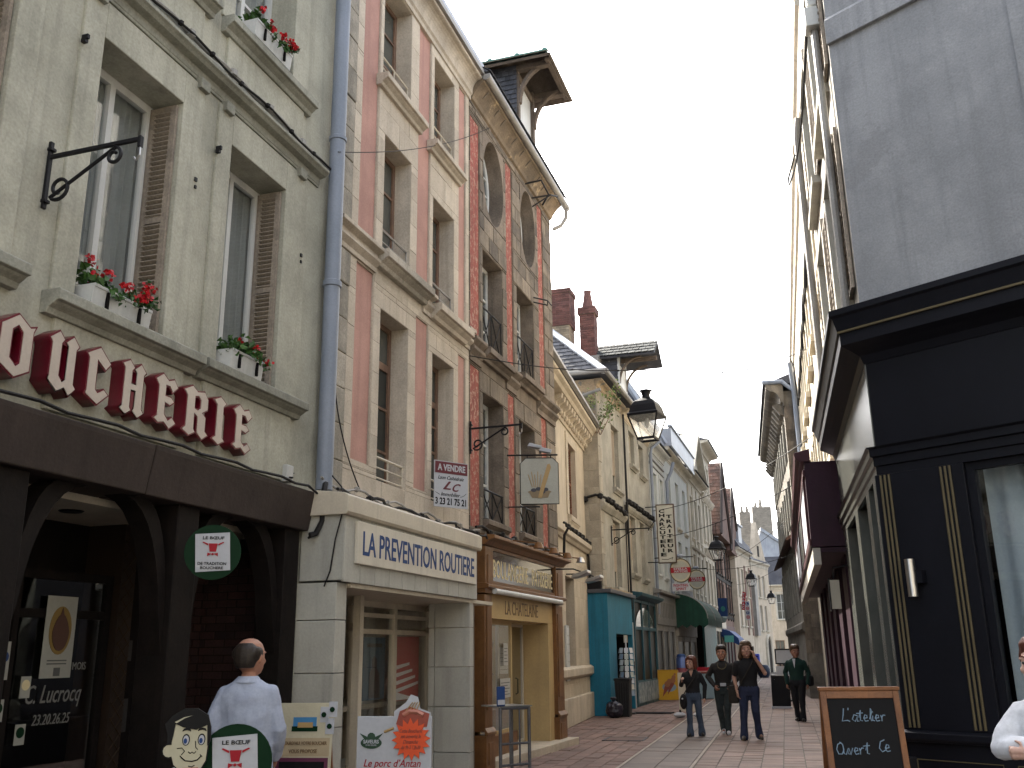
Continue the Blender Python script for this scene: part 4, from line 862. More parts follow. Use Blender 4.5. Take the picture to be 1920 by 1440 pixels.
slates(hC, (dx0 - .34, yb, rz0 - .10), (dx0 - .34, yf - .02, rz0 - .10), (xm, yf + .32, rz1 + .02), (xm, yb, rz1 + .02), 16, 5, M('mossy_slate', (.20, .19, .15), (.12, .14, .11), island=.3, fine=.2), 'hoist_roof_slates')
rc = B().tube([(xm, yf + .3, rz1 + .04), (xm, yb, rz1 + .04)], .05, 8)
for k in range(6): rc.ball((xm, yf + .35 + k * .6, rz1 + .06), .07, 8)
obj('ridge_cap', rc, m_copper, hC, smooth=True)
for x in (dx0 + .06, dx1 - .07):
    obj('hoist_brace', B().tube([(x, dy - .02 - .68 * (1 - cos(k * pi / 16)), 12.15 + .80 * sin(k * pi / 16)) for k in range(9)], .06, 6), mg, hC, smooth=True)
obj('hoist_beam', B().box(dx0 - .05, dx0 + .08, yf + .1, dy, 12.84, 12.96).box(dx1 - .1, dx1 + .05, yf + .1, dy, 12.84, 12.96).box(dx0 - .2, dx1 + .2, yf + .06, yf + .16, 12.86, 12.99), mg, hC, bevel=.01)
# bakery shop front
sC = LF.thing('bakery_shopfront', 'brown wooden bakery shop front with gilt lettering and glass door', 'shop front', 13.7)
for x0, x1 in ((13.72, 14.05), (17.72, 18.2)):
    obj('pilaster', B().box(x0, x1, -.12, .1, .55, 2.5).box(x0 + .07, x1 - .07, -.135, -.12, .85, 2.35), m_bak, sC, bevel=.012)
    obj('pilaster_base', B().box(x0 - .03, x1 + .03, -.15, .1, 0.0, .5).mould([(-.12, .5), (-.17, .5), (-.17, .54), (-.13, .6), (-.12, .6)], x0 - .03, x1 + .03).box(x0 + .06, x1 - .06, -.16, -.15, .1, .4), m_bak, sC, bevel=.01)
    obj('pilaster_head', B().box(x0 - .02, x1 + .02, -.14, .1, 2.52, 3.22).box(x0 + .07, x1 - .07, -.155, -.14, 2.66, 3.1), m_bak, sC, bevel=.012)
obj('entablature', B().mould([(.1, 3.24), (-.14, 3.24), (-.20, 3.3), (-.30, 3.33), (-.30, 3.38), (.1, 3.42)], 13.68, 18.3), m_bak, sC, bevel=.006)
obj('mid_rail', B().mould([(.1, 2.58), (-.12, 2.58), (-.2, 2.60), (-.2, 2.645), (-.14, 2.67), (.1, 2.68)], 13.68, 18.24), m_bak, sC, bevel=.006)
obj('tan_lintel', B().box(14.05, 17.72, -.05, .08, 2.16, 2.57), m_bakc, sC, bevel=.008)
obj('awning_rail', B().tube([(14.0, -.18, 2.56), (17.9, -.18, 2.56)], .045, 10), m_whitep, sC, smooth=True)
obj('reveal', B().box(14.05, 14.10, .08, 1.3, 0, 2.16).box(17.4, 17.72, -.05, 1.3, 0, 2.16).box(14.05, 17.72, .08, 1.3, 2.14, 2.16), m_bakc, sC)
wn = obj('shop_window', frame_mesh(14.1, 15.75, .42, 2.14, .12, .05, .05, [], []), m_bakc, sC); obj('pane', B().box(14.12, 15.73, .14, .146, .44, 2.12), m_glass, wn)
dr = obj('shop_door', frame_mesh(15.9, 17.35, .12, 2.14, .42, .045, .045, [16.6], []), m_creamp, sC); obj('pane', B().box(15.93, 17.33, .44, .446, .15, 2.1), m_glass, dr)
obj('handle', B().tube([(16.68, .36, .95), (16.68, .32, .97), (16.68, .32, 1.2), (16.68, .36, 1.22)], .014, 6), m_gold, dr)
obj('base_wall', B().box(14.05, 15.8, .05, .3, 0, .42), m_bak, sC); obj('room_wall', B().box(14.0, 18, 2.4, 2.45, 0, 2.4), m_room, sC); obj('room_side', B().box(17.7, 17.75, .5, 2.4, 0, 2.4), m_room, sC)
obj('step', B().prism([(14.0, -.12), (18.3, -.35), (18.3, .4), (14.0, .4)], 'z', -.02, .12), m_stD, sC, bevel=.012)
sh = obj('window_shelf', B().box(14.2, 15.6, .35, .9, .75, .79), m_creamp, sC)
g = random.Random(12); b = B()
for k in range(46): b.prism([(14.2 + g.uniform(0, 1.4) + .10 * cos(a * 2.1 + k), .85 + g.uniform(0, 1.1) * (1 if a else 1) + .16 * sin(a * 2.1 + k)) for a in range(3)], 'y', .4, .41)
obj('tissue_decoration', b, M('crumpled_tissue', (.22, .21, .17), (.10, .09, .06), fine=.1), sC)
obj('green_drape', B().prism([(14.15, 2.1), (14.95, 2.1), (14.6, 1.9), (14.3, 1.7), (14.15, 1.75)], 'y', .22, .23), plain('green_cloth', (.015, .15, .03), .8), sC)
for lb, x0, x1, z0, z1 in (('narrow white notice taped inside the bakery window', 15.28, 15.5, 1.45, 1.8), ('large white opening hours sheet on the bakery door', 15.95, 16.4, 1.30, 1.74), ('white sheets stuck low in the bakery window', 15.1, 15.62, .95, 1.25), ('small cream notice under the hours sheet on the bakery door', 15.95, 16.25, .9, 1.22)):
    t = LF.thing('notice', lb, 'notice', x0, .11 if x1 < 15.8 else .405, z0, 'notices on the bakery glass'); SHIFT[t.name] = 0
    obj('paper', B().box(0, x1 - x0, 0, .004, 0, z1 - z0), plain('notice_paper', (.42, .41, .37), .6) if 'notice_paper' not in MATS else MATS['notice_paper'], t)
    b = B(); H = z1 - z0
    for k in range(5): b.box(.03, (x1 - x0) * (.9 - .2 * (k % 2)), -.002, 0, H * (.15 + .15 * k), H * (.15 + .15 * k) + .012)
    obj('print', b, MATS['grey_print'], t)
bsn = LF.thing('bakery_sign', 'black glass panel with gilt BOULANGERIE PATISSERIE over the bakery', 'sign', 14.0)
obj('panel', B().box(14.12, 17.66, -.09, -.06, 2.70, 3.20), plain('black_glass', (.018, .016, .014), .12, 0, .6), bsn)
obj('frame', frame_mesh(14.06, 17.71, 2.67, 3.235, -.115, .05, .04, [], []), m_bak, bsn)
text(bsn, 'BOULANGERIE', 14.2, 16.05, 2.78, 3.06, -.09, m_cream, bold=.004); text(bsn, 'PATISSERIE', 16.3, 17.6, 2.78, 3.06, -.09, m_cream, bold=.004)
bs2 = LF.thing('bakery_name', 'dark condensed capitals on the tan lintel over the bakery door', 'lettering', 15.0)
text(bs2, 'LA CHATELAINE', 14.9, 16.75, 2.24, 2.46, -.05, plain('umber_print', (.10, .055, .02), .5))
for k, (x, lb) in enumerate(((14.6, 'first small spot lamp on an arm above the bakery sign'), (15.5, 'second spot lamp from the left above the bakery sign'), (16.4, 'third spot lamp from the left above the bakery sign'), (17.35, 'spot lamp with a bright hood at the right end of the bakery sign'))):
    t = LF.thing('spot_lamp', lb, 'lamp', x, -.3, 3.30, 'spot lamps over the bakery sign'); SHIFT[t.name] = 0
    obj('arm', B().tube([(0, .2, .04), (0, 0, .08), (0, -.38, .02)], .012, 6), m_bak, t); b = B().lathe([(.02, .06), (.05, .05), (.085, -.04), (.08, -.045)], (0, -.42, -.02), 10); obj('hood', b, m_steel if k == 3 else m_bak, t, smooth=True)
# floodlight pair right of the bakery
for lb, x, v in (('silver floodlight on a thin arm at the right corner of the bakery', 18.0, -.55), ('silver floodlight on the cream house wall beside the bakery', 19.3, -.5)):
    t = LF.thing('floodlight', lb, 'lamp', x, v, 3.05, 'floodlights at the bakery corner'); SHIFT[t.name] = 0
    obj('arm', B().tube([(-.3, .5, .12), (-.15, .1, .12), (0, 0, .08)], .015, 6), m_black, t)
    obj('housing', B().prism([(-.17, .10), (.12, .02), (.16, -.05), (-.02, -.02), (-.18, .04)], 'x', -.16, .16), m_steel, t, bevel=.01)
# hanging plaque of the bakery, hung across the street
pq = thing('hanging_plaque', 'chamfered white hanging plaque painted with a long loaf and a bread basket', 'sign', LF.w(15.3, -.22, 4.07), 17.8 + 72); SHIFT[pq.name] = 0
PW, PH = .64, .78; ch = .09
pts = [(0, 0), (PW, 0), (PW, PH - ch), (PW - ch, PH), (ch, PH), (0, PH - ch)]
obj('panel', B().prism(pts, 'y', -.015, .015), M('aged_white_enamel', (.38, .38, .33), (.31, .305, .26), rough=.4, fine=.05), pq)
e = pts + [pts[0]]; obj('rim', B().tube([(p[0], 0, p[1]) for p in e], .016, 6), m_black, pq)
obj('basket', B().prism([(.14, .20), (.5, .20), (.46, .10), (.19, .10)], 'y', -.018, -.026).prism([(.32 + .2 * cos(k * pi / 8), .20 + .035 * sin(k * pi / 8)) for k in range(16)], 'y', -.02, -.028), plain('basket_print', (.22, .16, .09), .6), pq)
b = B()
for x, z in ((.22, .23), (.3, .25), (.42, .24), (.37, .2)): b.prism([(x + .05 * cos(k * pi / 5), z + .032 * sin(k * pi / 5)) for k in range(10)], 'y', -.03, -.034)
obj('rolls', b, plain('dark_roll_print', (.035, .035, .05), .6), pq)
obj('loaf', B().prism([(.29, .10), (.35, .09), (.52, .62), (.50, .68), (.46, .67), (.36, .36)], 'y', -.036, -.042), plain('loaf_print', (.38, .25, .10), .6), pq)
b = B()
for k in range(5): b.tube([(.2 + .03 * k, -.02, .28), (.13 + .055 * k, -.02, .5 + .05 * (k % 2))], .006, 4)
obj('wheat_ears', b, MATS['loaf_print'], pq)
obj('hanging_arm', B().tube([(-.28, 0, PH + .06), (PW, 0, PH + .06)], .015, 6).tube([(-.28, 0, -.05), (PW * .5, 0, -.05)], .012, 6).tube([(.12, 0, PH), (.12, 0, PH + .06)], .008, 4).tube([(PW - .12, 0, PH), (PW - .12, 0, PH + .06)], .008, 4), m_black, pq)
fl = thing('sign_floodlight', 'pair of small white lamps above the hanging loaf plaque', 'lamp', LF.w(15.3, -.45, 4.98), 17.8 + 72); SHIFT[fl.name] = 0
obj('stem', B().tube([(.12, 0, -.06), (.12, 0, .06)], .012, 6), m_black, fl); obj('housing', B().prism([(-.1, .06), (.14, .02), (.16, .06), (-.06, .12)], 'y', -.08, .08), m_wht, fl, bevel=.01); obj('second_housing', B().prism([(.10, -.02), (.30, -.06), (.32, .0), (.12, .05)], 'y', -.06, .06), m_wht, fl, bevel=.01)
lamp_bracket('black lamp bracket without lamp on the red house above the loaf plaque', LF, 13.36, -.02, 4.58, .82, 1.0)
cable('black cable bundle sagging along the bakery entablature', [tuple(LF.w(13.4 + i * .2, -.1 - .03 * sin(i), 3.47 + .03 * sin(i * 1.4))) for i in range(26)], .022, None, 'cable_bundle', 7)
# ------------------------------------------------------------------ low cream house set back
hD = DF.thing('cream_house', 'low warm cream stone house with bracketed cornice and a rust-brown shutter', 'house', -3.0)
wD = [(1.78, 2.98, 4.98, 6.86, .22), (.95, 2.3, 1.32, 3.42, .35)]
wall(hD, -3, 5.3, 0, 7.9, wD, m_stD)
ashlar(hD, -.6, 5.2, .1, 4.2, [(wD[1][0] - .001, wD[1][1], wD[1][2], wD[1][3])], m_stD2 if False else M('cream_block', (.55, .47, .36), (.46, .395, .305), streak=.25, fine=.1, soot=.2, rand=.06), .46, .9, proud=.006, gap=.005, jit=.001, seed=3, bev=.004, cap=80)
b = B(); o = wD[0]
for a, c, d, e in ((o[0] - .28, o[0], o[2], o[3]), (o[1], o[1] + .28, o[2], o[3]), (o[0] - .28, o[1] + .28, o[3], o[3] + .25)): b.box(a, c, -.035, .004, d, e)
obj('window_surround', b, m_stD, hD, bevel=.01); sill(hD, o[0] - .12, o[1] + .12, o[2] - .0, m_stD, .10, .16)
shutter(hD, (o[0] + .01, .10), (1, 0), (o[1] - o[0]) / 2 - .01, o[2] + .01, o[3] - .01, m_shutr, 26); shutter(hD, ((o[0] + o[1]) / 2, .10), (1, 0), (o[1] - o[0]) / 2 - .01, o[2] + .01, o[3] - .01, m_shutr, 26)
window(hD, wD[1][0], wD[1][1], wD[1][2], wD[1][3], .28, m_brownp, m_pane, fw=.07, trans=[2.7])
obj('string_course', B().mould([(.02, 4.25), (-.06, 4.27), (-.10, 4.34), (-.16, 4.38), (-.16, 4.5), (.02, 4.55)], -3, 5.25), m_stD, hD, bevel=.008)
obj('ledge', B().mould([(.02, 1.02), (-.06, 1.04), (-.12, 1.10), (-.12, 1.26), (-.05, 1.31), (.02, 1.32)], -3, 5.25), m_stD, hD, bevel=.01)
obj('plinth', B().box(-3, 5.25, -.10, .0, 0, .62), m_stD, hD, bevel=.02)
pr = [(.02, 7.2), (-.04, 7.2), (-.05, 7.26), (-.06, 7.58), (-.30, 7.62), (-.34, 7.7), (-.42, 7.76), (-.42, 7.84), (-.36, 7.88), (.02, 7.92)]
obj('cornice', B().mould(pr, -3, 5.3), m_stD, hD, bevel=.008)
for i in range(15):
    x = -.4 + i * .38
    obj('bracket', B().prism([(-.05, 7.28), (-.10, 7.27), (-.14, 7.32), (-.13, 7.40), (-.18, 7.44), (-.26, 7.48), (-.29, 7.60), (-.05, 7.60)], 'x', x, x + .17), m_stD, hD, bevel=.02)
obj('gutter', B().mould([(-.52, 7.90), (-.44, 7.86), (-.38, 7.90), (-.38, 7.97), (-.52, 7.97)], -3, 5.4), m_gut, hD)
quadslab(hD, 'roof', (-3, -.45, 7.98), (5.3, -.45, 7.98), (5.3, 5, 9.4), (-3, 5, 9.4), .1, m_zinc)
pl = DF.thing('meter_plate', 'tall narrow pale letter plate on the cream house wall by the bakery', 'wall plate', .62, -.03, 1.0); SHIFT[pl.name] = 0
obj('plate', B().box(0, .42, -.02, .02, 0, 1.25), m_plan, pl, bevel=.01); b = B()
for k in range(6): b.box(.03, .39, -.028, -.02, .06 + k * .195, .06 + k * .195 + .16)
obj('flap', b, m_whitep, pl)
cable('black cable bundle along the cream house string course', [tuple(DF.w(.3 + i * .25, -.12, 4.60 + .03 * sin(i * 2.2) - .003 * i)) for i in range(20)], .03, None, 'cable_bundle', 7)
cable('black cable pipe rising at the red house corner', [tuple(LF.w(*p)) for p in ((18.5, -.10, 3.3), (18.52, -.1, 3.6), (18.5, -.12, 3.9), (18.53, -.2, 4.05), (18.5, -.26, 4.0))], .03)
# ------------------------------------------------------------------ tan house with hipped slate roof
hE = EF.thing('tan_house', 'weathered tan stone house with hipped slate roof and pulley hoist over the teal shop', 'house', 1.0)
wE = [(2.98, 4.05, 6.45, 8.42, .2), (5.9, 6.85, 7.7, 8.85, .2), (7.68, 8.55, 7.66, 8.72, .2), (2.68, 3.72, 3.46, 5.43, .2), (5.4, 6.38, 4.06, 5.9, .22), (7.25, 8.05, 4.02, 5.9, .22)]
wall(hE, 1.0, 9.72, 0, 9.35, wE + [(1.9, 4.15, .0, 2.12, .55), (5.2, 9.0, .75, 3.2, .5)], m_stE, depth=6.5)
ashlar(hE, -1.2, -.01, 3.3, 9.0, [], m_stEb, .47, .7, proud=.012, gap=.008, jit=.003, seed=4, bev=.006, xf=sidexf(1.0, 1.0))
obj('rubble_gable', B().box(-3.2, -.02, -.016, .02, 7.7, 9.34), m_rub, hE, xf=sidexf(1.0, 1.0))
for k in range(13):
    z = 3.4 + k * .44; w = .30 if k % 2 else .44
    obj('quoin', B().box(1.0 - .014, 1.0 + w, -.018, .02, z + .006, z + .434), m_stEb, hE, bevel=.008)
for i, o in enumerate(wE):
    window(hE, o[0], o[1], o[2], o[3], .14, m_creamp, m_paneb if i in (1, 2) else m_pane, fw=.05, trans=[o[2] + (o[3] - o[2]) * .5])
    sill(hE, o[0] - .1, o[1] + .1, o[2], m_stE, .14, .10); obj('lintel', B().box(o[0] - .12, o[1] + .12, -.02, .01, o[3], o[3] + .24), m_stE, hE, bevel=.008)
    if i in (0, 4, 5, 3): obj('closed_blind', B().box(o[0] + .06, o[1] - .06, .135, .15, o[2] + .5, o[3] - .06), M('tan_blind%d' % i, (.30, .24, .18), (.24, .19, .145), streak=.3), hE)
obj('string_course', B().mould([(.02, 5.5), (-.05, 5.52), (-.10, 5.6), (-.14, 5.66), (-.14, 5.74), (.02, 5.78)], 1.0, 4.4).mould([(.02, 5.95), (-.05, 5.97), (-.12, 6.06), (-.12, 6.14), (.02, 6.18)], 4.75, 9.6), m_stE, hE, bevel=.008)
cornice(hE, 4.8, 9.72, 9.02, 9.36, .26, m_stD); cornice(hE, 1.0, 4.6, 9.12, 9.36, .2, m_rub)
obj('rain_pipe', B().tube([(4.62, -.09, 2.9), (4.62, -.09, 9.1)], .035, 8).tube([(4.35, -.07, 3.2), (4.35, -.07, 6.1)], .02, 6), m_black, hE, smooth=True)
obj('rain_pipe', B().tube([(9.55, -.12, 2.9), (9.55, -.12, 8.7), (9.62, -.16, 8.95), (9.8, -.42, 9.2), (9.9, -.45, 9.35)], .06, 10), m_pipeb, hE, smooth=True)
# hipped roof
er = .35; z0 = 9.42; zr = 12.95; yr = 3.2
A_, B_, C_, D_ = (1 - er, -er, z0), (9.75, -er, z0), (9.75, yr, zr), (1 + yr, yr, zr); E_ = (1 - er, 2 * yr + er, z0)
obj('roof', B().add([A_, B_, C_, D_, E_, (9.75, 2 * yr + er, z0)], [(0, 1, 2, 3), (0, 3, 4), (3, 2, 5, 4), (0, 4, 5, 1), (1, 5, 2)]), m_slate, hE)
slates(hE, A_, B_, C_, D_, 46, 22, m_slate, 'front_slates')
g = random.Random(8); b = B()                      # triangular side slope
n_ = 20
for j in range(n_):
    t0 = j / n_; t1 = min(1, t0 + 1.35 / n_); y0 = -er + (yr + er) * t0; y1 = 2 * yr + er - (yr + er) * t0; m_ = max(1, int((y1 - y0) / .26))
    for i in range(m_):
        a, c = y0 + (y1 - y0) * i / m_ + .006, y0 + (y1 - y0) * (i + 1) / m_ - .006; sh_ = .13 if j % 2 else 0
        x0, x1 = 1 - er + (yr + er) * t0, 1 - er + (yr + er) * t1; za, zb = z0 + (zr - z0) * t0, z0 + (zr - z0) * t1; h = .03 + g.uniform(0, .008)
        b.add([(x0 - h * .7, a, za + h * .7), (x0 - h * .7, c, za + h * .7), (x1, c, zb + .004), (x1, a, zb + .004), (x0, a, za), (x0, c, za)], [(0, 3, 2, 1), (4, 0, 1, 5)])
obj('side_slates', b, m_slate, hE, kind='stuff')
obj('hip_flashing', B().tube([(A_[0], A_[1], A_[2] + .04), (D_[0], D_[1], D_[2] + .04)], .11, 6), M('bright_zinc_flashing', (.55, .57, .60), (.45, .47, .5), rough=.4, metal=.2, fine=.05), hE)
obj('gutter', B().tube([(1 - er - .1, -er - .06, z0 + .02), (1 - er - .1, 6.2, z0 + .02)], .075, 8).tube([(1 - er - .1, -er - .06, z0 + .02), (9.75, -er - .06, z0 + .02)], .075, 8), m_gut, hE, smooth=True)
obj('side_pipe', B().tube([(.78, -.2, 8.95), (.82, .6, 8.75), (.86, 2.2, 8.35)], .05, 8), m_gut, hE, smooth=True)
# hoist dormer of the tan house
dx0, dx1, dy = 4.35, 5.55, -.05
obj('dormer', B().box(dx0, dx1, dy, 2.5, 9.4, 11.15), m_slate, hE)
slates(hE, (dx0 - .012, dy + 2.4, 9.5), (dx0 - .012, dy, 9.5), (dx0 - .012, dy, 11.1), (dx0 - .012, dy + 2.4, 11.1), 10, 9, m_slate, 'dormer_slates')
obj('dormer_door', B().box(dx0 + .1, dx1 - .1, dy - .03, dy, 9.6, 10.75), m_whitep, hE); obj('dormer_frame', B().box(dx0 - .03, dx0 + .1, dy - .05, dy + .02, 9.4, 11.1).box(dx1 - .1, dx1, dy - .05, dy + .02, 9.4, 11.1), m_whitep, hE)
xm = (dx0 + dx1) / 2
for s, x in ((-1, dx0 - .28), (1, dx1 + .28)): quadslab(hE, 'hoist_roof', (x, -1.3, 10.95), (x, 2.6, 10.95), (xm, 2.6, 11.6), (xm, -1.3, 11.6), .06, m_slate)
slates(hE, (dx0 - .3, 2.6, 10.98), (dx0 - .3, -1.32, 10.98), (xm, -1.32, 11.63), (xm, 2.6, 11.63), 18, 4, M('lichen_slate', (.085, .09, .088), (.06, .063, .063), rough=.85, spec=.15, island=.3, fine=.25, patch=(.2, .2, .16), pscale=9, pthr=.62), 'hoist_roof_slates')
obj('hoist_brace', B().tube([(dx1 - .05, dy - .02 - .75 * (1 - cos(k * pi / 16)), 10.1 + .85 * sin(k * pi / 16)) for k in range(9)], .045, 6).tube([(dx0 + .05, dy - .02 - .75 * (1 - cos(k * pi / 16)), 10.1 + .85 * sin(k * pi / 16)) for k in range(9)], .045, 6), mg, hE, smooth=True)
obj('hoist_beam', B().box(xm - .06, xm + .06, -1.25, dy, 10.95, 11.08), mg, hE)
chimney('chimney', 'broad chimney of red brick on buff brick over the slate hip roof', EF.w(3.75, 1.3), EF.az, [(0, .75, .12, 1.7, 9.9, 12.1, m_bricky, 'buff_brickwork'), (-.03, .78, .08, 1.75, 12.1, 13.25, m_brickr, 'red_brickwork'), (-.06, .8, .04, 1.8, 13.25, 13.4, m_brickr, 'cap_brickwork')])
chimney('chimney', 'slender red brick chimney with a pointed pot beside the broad chimney', EF.w(4.0, .62), EF.az, [(0, .5, 0, .5, 10.4, 12.5, m_brickr, 'red_brickwork'), (-.05, .55, -.05, .55, 12.5, 12.75, m_brickr, 'cap_brickwork'), (-.1, .62, -.12, .62, 10.0, 11.0, m_gut, 'flashed_foot')], [(.25, .25, 12.74, .65, .2)])
pt = EF.thing('wall_shrub', 'wild pale green shrub growing out of the wall top above the cream house', 'shrub', 1.1, .0, 8.3); SHIFT[pt.name] = 0
st_ = B(); g = random.Random(5); tips = []
for k in range(12):
    q = V((g.uniform(-.3, .2), g.uniform(-.1, .4), -.6)); e_ = q + V((g.uniform(-.6, .5), g.uniform(-.5, .9), g.uniform(.7, 1.9))); m_ = q.lerp(e_, .5) + V((g.uniform(-.15, .15), g.uniform(-.15, .15), .1)); tips.append((q, m_, e_))
    st_.tube([tuple(q), tuple(m_), tuple(e_)], [.016, .010, .004], 5)
obj('stems', st_, m_brownp, pt)
def vol(g):
    q, m_, e_ = tips[int(g.random() * len(tips))]; t = g.uniform(.25, 1.05); p = q.lerp(m_, t * 2) if t < .5 else m_.lerp(e_, t * 2 - 1)
    return tuple(p + V((g.gauss(0, .09), g.gauss(0, .09), g.gauss(0, .07))))
leaves(pt, 'foliage', vol, 900, .085, m_leafp, 6)
cable('black cable band looping round the tan house corner along its string course', [tuple(EF.w(.9, .55, 4.4)), tuple(EF.w(.9, .5, 5.5)), tuple(EF.w(.93, .4, 5.85)), tuple(EF.w(.95, .1, 5.92)), tuple(EF.w(1.05, -.05, 5.88))] + [tuple(EF.w(1.2 + i * .3, -.17, 5.84 - .02 * sin(i * 1.7) - .01 * i)) for i in range(11)], .04, None, 'cable_bundle', 7)
cable('black cable along the upper string course towards the blue rain pipe', [tuple(EF.w(4.5, -.1, 5.2)), tuple(EF.w(4.5, -.1, 6.2))] + [tuple(EF.w(4.7 + i * .3, -.16, 6.24 - .02 * sin(i * 1.7))) for i in range(17)], .04, None, 'cable_bundle', 9)
cable('black conduit down the tan house side onto the teal roof', [tuple(EF.w(.93, .62, 4.6)), tuple(EF.w(.93, .45, 4.5)), tuple(EF.w(.93, .36, 4.2)), tuple(EF.w(.93, .34, 3.25))], .03)
lamp_bracket('black lamp bracket without lamp above the teal shop front', EF, 2.3, -.02, 4.62, .95, 1.15)
# teal shop front
sK = EF.thing('teal_shopfront', 'teal painted boxed shop front with open dark doorway', 'shop front', .9)
kz = 3.2
b = B(); b.box(.85, 1.85, -.14, .0, 0, kz).box(4.0 + .2, 4.32, -.14, .0, 0, kz).box(1.85, 4.2, -.14, .0, 2.12, kz).box(.85, .95, 0, 1.1, 0, kz)
obj('cladding', b, m_teal, sK, bevel=.01)
obj('cap', B().box(.78, 4.45, -.26, 1.15, kz, kz + .1).box(.85, 1.2, .02, .9, kz + .1, kz + .32, 1), [plain('dark_lead', (.06, .065, .08), .5), m_black], sK, bevel=.01)
obj('roof_litter', B().box(1.2, 4.3, -.2, .0, kz + .101, kz + .16), m_rub, sK)
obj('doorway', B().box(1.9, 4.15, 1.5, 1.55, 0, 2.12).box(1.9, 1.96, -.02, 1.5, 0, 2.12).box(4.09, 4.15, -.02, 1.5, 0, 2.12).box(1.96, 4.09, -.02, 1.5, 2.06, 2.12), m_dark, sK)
jb = obj('grey_jamb', B().box(4.33, 4.72, -.10, .05, 0, 2.5), M('grey_door_paint', (.30, .31, .32), (.24, .25, .26), rough=.5, streak=.2), sK, bevel=.01); obj('pull', B().box(4.4, 4.44, -.14, -.10, .95, 1.35), m_black, jb)
# blue and grey shop fronts, with the house rows above
def shop_bay(par, x0, x1, z0, z1, mat, n, base=.6, head=.5, y=-.08, pane=None):
    b = B(); w = (x1 - x0) / n
    for i in range(n + 1): b.box(x0 + i * w - .05, x0 + i * w + .05, y, .05, 0, z1)
    b.box(x0 + .05, x1 - .05, y + .01, .05, 0, base).box(x0 + .05, x1 - .05, y + .01, .05, z1 - head, z1 - head + .1).box(x0 + .05, x1 - .05, y + .01, .05, z1 - .1, z1)
    o = obj('shop_window', b, mat, par, bevel=.008)
    obj('pane', B().box(x0, x1, y + .06, y + .066, base, z1 - .05), pane or m_panes, o)
    return o
def goods(par, x0, x1, y, z0, z1, n, seed):
    g = random.Random(seed); cs = [(.2, .03, .02), (.3, .28, .25), (.03, .07, .15), (.3, .16, .02), (.05, .05, .05), (.2, .17, .14)]
    ms = [plain('goods_%d_%d' % (seed, k), c, .6) for k, c in enumerate(cs)]; b = B()
    for k in range(n):
        x, z = g.uniform(x0, x1 - .1), g.uniform(z0, z1 - .15); b.box(x, x + g.uniform(.08, .25), y - .02 * g.random(), y + .01, z, z + g.uniform(.1, .4), g.randrange(len(cs)))
    return obj('displayed_goods', b, ms, par, kind='stuff')
sF = EF.thing('blue_shopfront', 'petrol blue framed glass shop front with arched upper light between teal and grey', 'shop front', 4.9)
shop_bay(sF, 5.1, 9.1, 0, 3.25, m_blues, 3, .75, .95); obj('cornice', B().mould([(.05, 3.25), (-.15, 3.25), (-.35, 3.33), (-.38, 3.42), (.05, 3.48)], 4.95, 9.2), m_blues, sF, bevel=.008)
obj('arched_light', B().prism([(5.3 + 0, 2.4)] + [(7.0 - 1.6 * cos(k * pi / 12), 2.4 + .62 * sin(k * pi / 12)) for k in range(13)], 'y', -.05, -.035), m_paneb, sF); goods(sF, 5.2, 9, .25, .85, 1.7, 22, 3); obj('base_panel', B().box(5.15, 9.05, -.1, -.06, .1, .7), M('blue_white_base', (.3, .33, .34), (.05, .09, .12), scale=5, rough=.5), sF)
sG = EF.thing('grey_shopfront', 'grey wooden shop front with tall dark fascia capitals left of the green awning', 'shop front', 9.2)
shop_bay(sG, 9.3, 13.4, 0, 2.55, M('grey_shop_paint', (.22, .21, .20), (.17, .165, .16), rough=.5, streak=.2), 3, .5, .2)
obj('fascia', B().box(9.25, 13.8, -.12, .05, 2.56, 3.62), MATS['grey_shop_paint'], sG, bevel=.01); b = B(); [b.box(9.85 + k * .36, 9.93 + k * .36, -.126, -.12, 2.8 + .03 * (k % 2), 3.36) for k in range(10)]; obj('worn_lettering', b, M('faded_lettering', (.13, .125, .12)), sG, kind='stuff'); obj('flashing', B().mould([(.1, 3.62), (-.3, 3.66), (-.32, 3.74), (.1, 3.85)], 9.2, 14), m_gut, sG)
# town houses beyond
def row_house(name, label, fr, u0, u1, h, mat, cols, rows, trim=None, reveal=.2, depth=6, roof=None, corn=.3, frame=None, pane=None, group=None, v=0, lintel=False, shut=None, ground=None):
    t = fr.thing(name, label, 'house', u0, v, 0, group); ops = [(a, c, z0, z1, reveal) for z0, z1 in rows for a, c in cols]
    wall(t, u0, u1, 0, h, ops + (ground or []), mat, depth=depth); trim = trim or mat
    for o in ops:
        window(t, o[0], o[1], o[2], o[3], reveal - .08, frame or m_whitep, pane or m_pane, fw=.05, trans=[o[2] + (o[3] - o[2]) * .33, o[2] + (o[3] - o[2]) * .66])
        sill(t, o[0] - .08, o[1] + .08, o[2], trim, .10, .09)
        if lintel:
            b = B(); b.box(o[0] - .14, o[0], -.03, .005, o[2], o[3]).box(o[1], o[1] + .14, -.03, .005, o[2], o[3]).box(o[0] - .14, o[1] + .14, -.035, .005, o[3], o[3] + .16); obj('window_surround', b, trim, t, bevel=.008)
    if ground:
        for o in ground: window(t, o[0], o[1], o[2], o[3], .14, m_brownp, m_pane, fw=.07)
    if corn: cornice(t, u0 - .03, u1 + .03, h - .42, h, corn, trim)
    if roof:
        e = corn + .08 if corn else .2; rh, rb = roof
        obj('roof', B().prism([(-e, h), (depth, h), (depth, h + .1), (rb, h + rh)], 'x', u0 - .05, u1 + .05), m_slate, t)
    return t
tF = row_house('town_house', 'narrow pale house with stepped fascia lines beside the blue rain pipe', EF, 9.78, 13.2, 9.3, m_plF, [(10.4, 11.2), (12.0, 12.8)], [(4.4, 6.0), (6.5, 8.2)], m_plG, corn=.32, roof=(3, 3), lintel=True)
